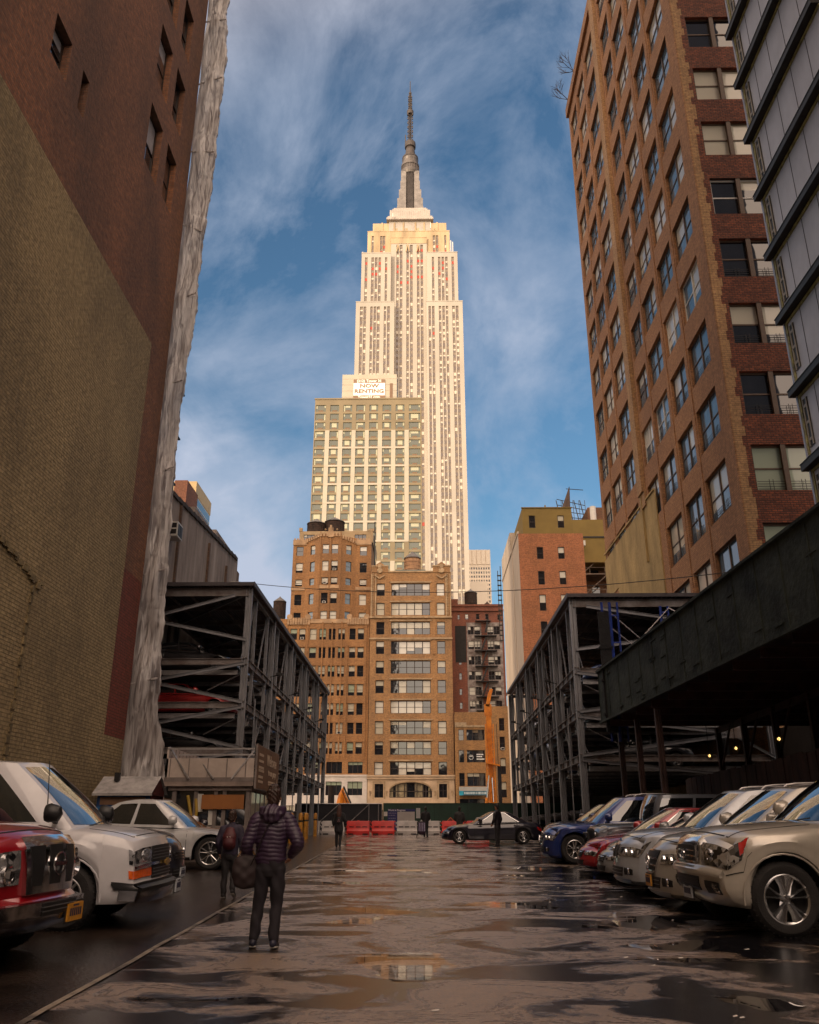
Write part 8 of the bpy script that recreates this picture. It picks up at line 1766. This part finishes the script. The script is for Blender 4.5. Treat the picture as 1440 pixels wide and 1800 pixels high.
    if style == 'long': limb(hr, S_([(0, -.06, 1.70, .09, .06), (0, -.09, 1.58, .10, .055), (0, -.12, 1.42, .11, .05), (0, -.13, 1.30, .08, .035)]), 18)
    rr = random.Random(3)
    remesh(hr, .009*k, 1, lambda p: .007*sin(p.x*120+p.z*60)*sin(p.y*90+p.z*80)+.003*sin(p.x*230)).build('hair', hair, t, smooth=70)
    if extras: extras(t, k)
    return t
DK = M('dark_trouser_cloth', (.012, .009, .014), .85, var=.3, vs=8); PUR = M('purple_quilted_nylon', (.034, .015, .042), .5, var=.3, vs=9, coat=.1, coatr=.4)
BLK = M('black_cloth', (.014, .012, .014), .8, var=.3, vs=8); NAVY = M('navy_cloth', (.025, .018, .04), .75, var=.3, vs=8)
HB = M('dark_brown_hair', (.035, .014, .008), .5, var=.4, vs=30); HR = M('reddish_brown_hair', (.07, .018, .008), .5, var=.4, vs=30); HK = M('black_hair', (.012, .009, .008), .5, var=.3, vs=30)
SOLE = M('pale_sole', (.42, .38, .34), .6, var=.3, vs=20); SH = M('brown_shoe', (.06, .03, .02), .5, var=.3, vs=20); BSH = M('dark_blue_shoe', (.02, .02, .04), .5, var=.3)
def man_extra(t, k):
    q = MB(); q.tube([tuple(c*k for c in p) for p in ((.10, -.13, 1.44), (-.02, -.155, 1.38), (-.10, -.16, 1.2), (-.17, -.15, 1.0), (-.22, -.11, .90))], [(.022, .006)]*5, 8); q.build('bag_strap', M('black_webbing', (.012, .008, .008), .7, var=.2), t)
person('man in a purple quilted jacket and dark trousers walking away, dark bag at his hip', -1.68, 10.05, R(4), 1.64, (HB, 's'), PUR, DK, (BSH, SOLE),
       ((-.285, -.04, 1.13), (-.29, .12, .93)), ((.325, -.10, 1.14), (.235, .07, 1.0)), ((-.115, .04, .48), (-.155, .02, .10), (-.02, .14, -.03)), ((.095, .01, .47), (.085, -.08, .10), (.02, .14, -.02)), man_extra, quilt=1, jz=.93, jw=1.06, vox=.009)
def bag(label, x, y, z, rz, mat):
    t = thing('shoulder_bag', label, 'bag', (x, y, z), rz, None, world=False); q = MB()
    limb(q, [(0, 0, .17, .13, .05), (0, 0, .10, .16, .065), (0, 0, .0, .165, .075), (0, 0, -.09, .13, .06)], 18)
    remesh(q, .012, 3, lambda p: .006*sin(p.x*40)*sin(p.z*50)).build('bag_body', mat, t, smooth=70)
    q = MB(); q.tube([(-.12, 0, .15), (-.07, .02, .25), (.05, .02, .25), (.11, 0, .15)], .011, 8); q.build('handle', M('tan_strap', (.25, .13, .05), .6, var=.2), t); return t
bag('dark maroon soft bag hanging against the left leg of the man in purple', -1.93, 10.02, gz(10)+.72, R(20), M('maroon_bag_cloth', (.018, .007, .008), .7, var=.3, vs=9))
def pack_extra(t, k):
    q = MB(); limb(q, [(0, -.18*k, 1.02*k, .12*k, .06*k), (0, -.215*k, 1.12*k, .145*k, .085*k), (0, -.21*k, 1.28*k, .14*k, .08*k), (0, -.18*k, 1.40*k, .10*k, .05*k)], 20); remesh(q, .012, 2, lambda p: .005*sin(p.z*40)).build('backpack', M('red_backpack', (.07, .008, .012), .6, var=.3, vs=9), t, smooth=70)
    q = MB(); limb(q, [(0, -.275*k, 1.06*k, .10*k, .03*k), (0, -.29*k, 1.12*k, .11*k, .04*k), (0, -.28*k, 1.20*k, .10*k, .03*k)], 16); q.build('backpack_pocket', M('red_backpack', ()), t, smooth=70)
    q = MB(); q.box(-.045*k, .035*k, -.302*k, -.297*k, 1.235*k, 1.25*k); q.build('label_patch', TRIM_WH, t)
person('boy with a dark red backpack and black trousers walking beside the white SUV', -3.32, 15.65, R(2), 1.40, (HB, 's'), NAVY, BLK, (BLK, SOLE),
       ((-.27, -.02, 1.12), (-.25, .10, .92)), ((.27, -.06, 1.12), (.25, .02, .90)), ((-.09, .03, .48), (-.10, .05, .10), (0, .15, -.03)), ((.09, .08, .49), (.13, -.16, .19), (.03, .12, -.09)), pack_extra, jz=.88, vox=.013)
def coat_extra(t, k):
    q = MB(); limb(q, [(0, -.15*k, 1.0*k, .08*k, .04*k), (0, -.18*k, 1.12*k, .10*k, .06*k), (0, -.16*k, 1.26*k, .08*k, .04*k)], 14); q.build('small_backpack', BLK, t, smooth=60)
    q = MB()
    for a, b_ in ((-.03, 1.14), (.03, 1.10), (0, 1.18), (-.04, 1.08)): q.box((a-.02)*k, (a+.02)*k, -.243*k, -.238*k, b_*k, (b_+.03)*k)
    q.build('patch', M('backpack_patch', (.4, .2, .2), .6, var=.3), t)
person('woman with long reddish hair and black coat walking with a stick, seen from behind', -3.60, 38.4, R(3), 1.68, (HR, 'long'), BLK, BLK, (BLK, SOLE),
       ((-.26, -.02, 1.13), (-.24, .08, .92)), ((.27, -.04, 1.12), (.29, .12, .88)), ((-.09, .05, .48), (-.09, .08, .10), (0, .15, -.03)), ((.09, .05, .48), (.06, -.12, .14), (.02, .13, -.06)), coat_extra, jz=.80, vox=.016, coat=.72)
q = MB(); q.tube([(-3.29, 38.56, gz(38.5)), (-3.33, 38.5, gz(38)+.83), (-3.33, 38.46, gz(38)+.87), (-3.33, 38.36, gz(38)+.86)], .011, 8)
solo('walking_stick', q, M('stick_wood', (.10, .05, .03), .5, var=.2), 'thin walking stick in the right hand of the red-haired woman', 'walking stick', (-3.3, 38.5, gz(38.5)), smooth=50)
def cap_extra(t, k):
    q = MB(); limb(q, [(0, -.01, 1.70*k, .085*k, .10*k), (0, -.005, 1.75*k, .08*k, .095*k), (0, 0, 1.785*k, .05*k, .06*k)], 18); limb(q, [(0, .08*k, 1.715*k, .06*k, .012), (0, .15*k, 1.705*k, .05*k, .010)], 12); q.build('cap', BLK, t, smooth=60)
person('man in black cap and dark jacket standing at the side of the black sedan', 3.20, 39.4, R(55), 1.74, (HK, 's'), M('black_leather', (.016, .012, .016), .35, var=.3, vs=8), BLK, (BLK, BLK),
       ((-.24, .02, 1.13), (-.22, .14, .95)), ((.25, -.03, 1.12), (.24, .08, .90)), ((-.08, .01, .48), (-.08, 0, .10), (0, .15, -.03)), ((.09, .03, .48), (.10, .06, .10), (.02, .15, -.03)), cap_extra, jz=.86, vox=.015)
person('person in a dark hooded coat standing behind the bonnet of the black sedan', 2.0, 50.5, R(-10), 1.72, (HK, 's'), M('charcoal_coat', (.03, .028, .028), .8, var=.3, vs=8), BLK, (BLK, BLK),
       ((-.27, .02, 1.13), (-.20, .16, 1.0)), ((.27, .02, 1.12), (.20, .16, 1.0)), ((-.08, .01, .48), (-.08, 0, .10), (0, .15, -.03)), ((.09, .03, .48), (.10, .06, .10), (.02, .15, -.03)), None, jz=.82, vox=.018, jw=1.15)
person('person in black pushing a wheeled cart with striped bag toward the barriers', .12, 55.6, R(0), 1.74, (HK, 's'), BLK, BLK, (BLK, BLK),
       ((-.24, .06, 1.14), (-.20, .26, 1.0)), ((.24, .06, 1.14), (.20, .26, 1.0)), ((-.08, .05, .48), (-.08, .10, .10), (0, .15, -.03)), ((.09, .0, .48), (.10, -.12, .12), (.02, .14, -.05)), None, jz=.80, vox=.018, jw=1.1)
def cart():
    x, y = -.12, 54.6; z = gz(y); t = thing('wheeled_cart', 'small folding cart with purple and white striped bag behind the person in black', 'cart', (x, y, z)); q = MB()
    for dx in (-.27, .27):
        for dy in (-.2, .25): q.bar((x+dx, y+dy, z+.1), (x+dx*.8, y+dy*.5, z+.95), .03)
    for zz in (.35, .9): q.bar((x-.25, y-.1, z+zz), (x+.25, y-.1, z+zz), .03); q.bar((x-.25, y+.15, z+zz), (x+.25, y+.15, z+zz), .03)
    q.build('frame', IRON, t)
    for dx in (-.3, .3):
        for dy in (-.22, .27): m_ = MB(); m_.lathe([(.0, -.02), (.10, -.02), (.10, .02), (0, .02)], (x+dx, y+dy, z+.1), 16, 0, 'x'); m_.build('wheel', RUBBER, t)
    m_ = MB(); limb(m_, [(x, y, z+.28, .24, .16), (x, y, z+.5, .27, .19), (x, y, z+.78, .24, .16)], 18); m_.build('bag', M('dark_plum_bag', (.05, .02, .05), .7, var=.3), t, smooth=60)
    m_ = MB()
    for i in range(4): m_.bar((x-.16+i*.11, y-.215, z+.36), (x-.14+i*.10, y-.20, z+.82), .05, .02)
    m_.build('stripe', M('lilac_stripe', (.38, .34, .5), .6, var=.3, vs=12), t)
cart()
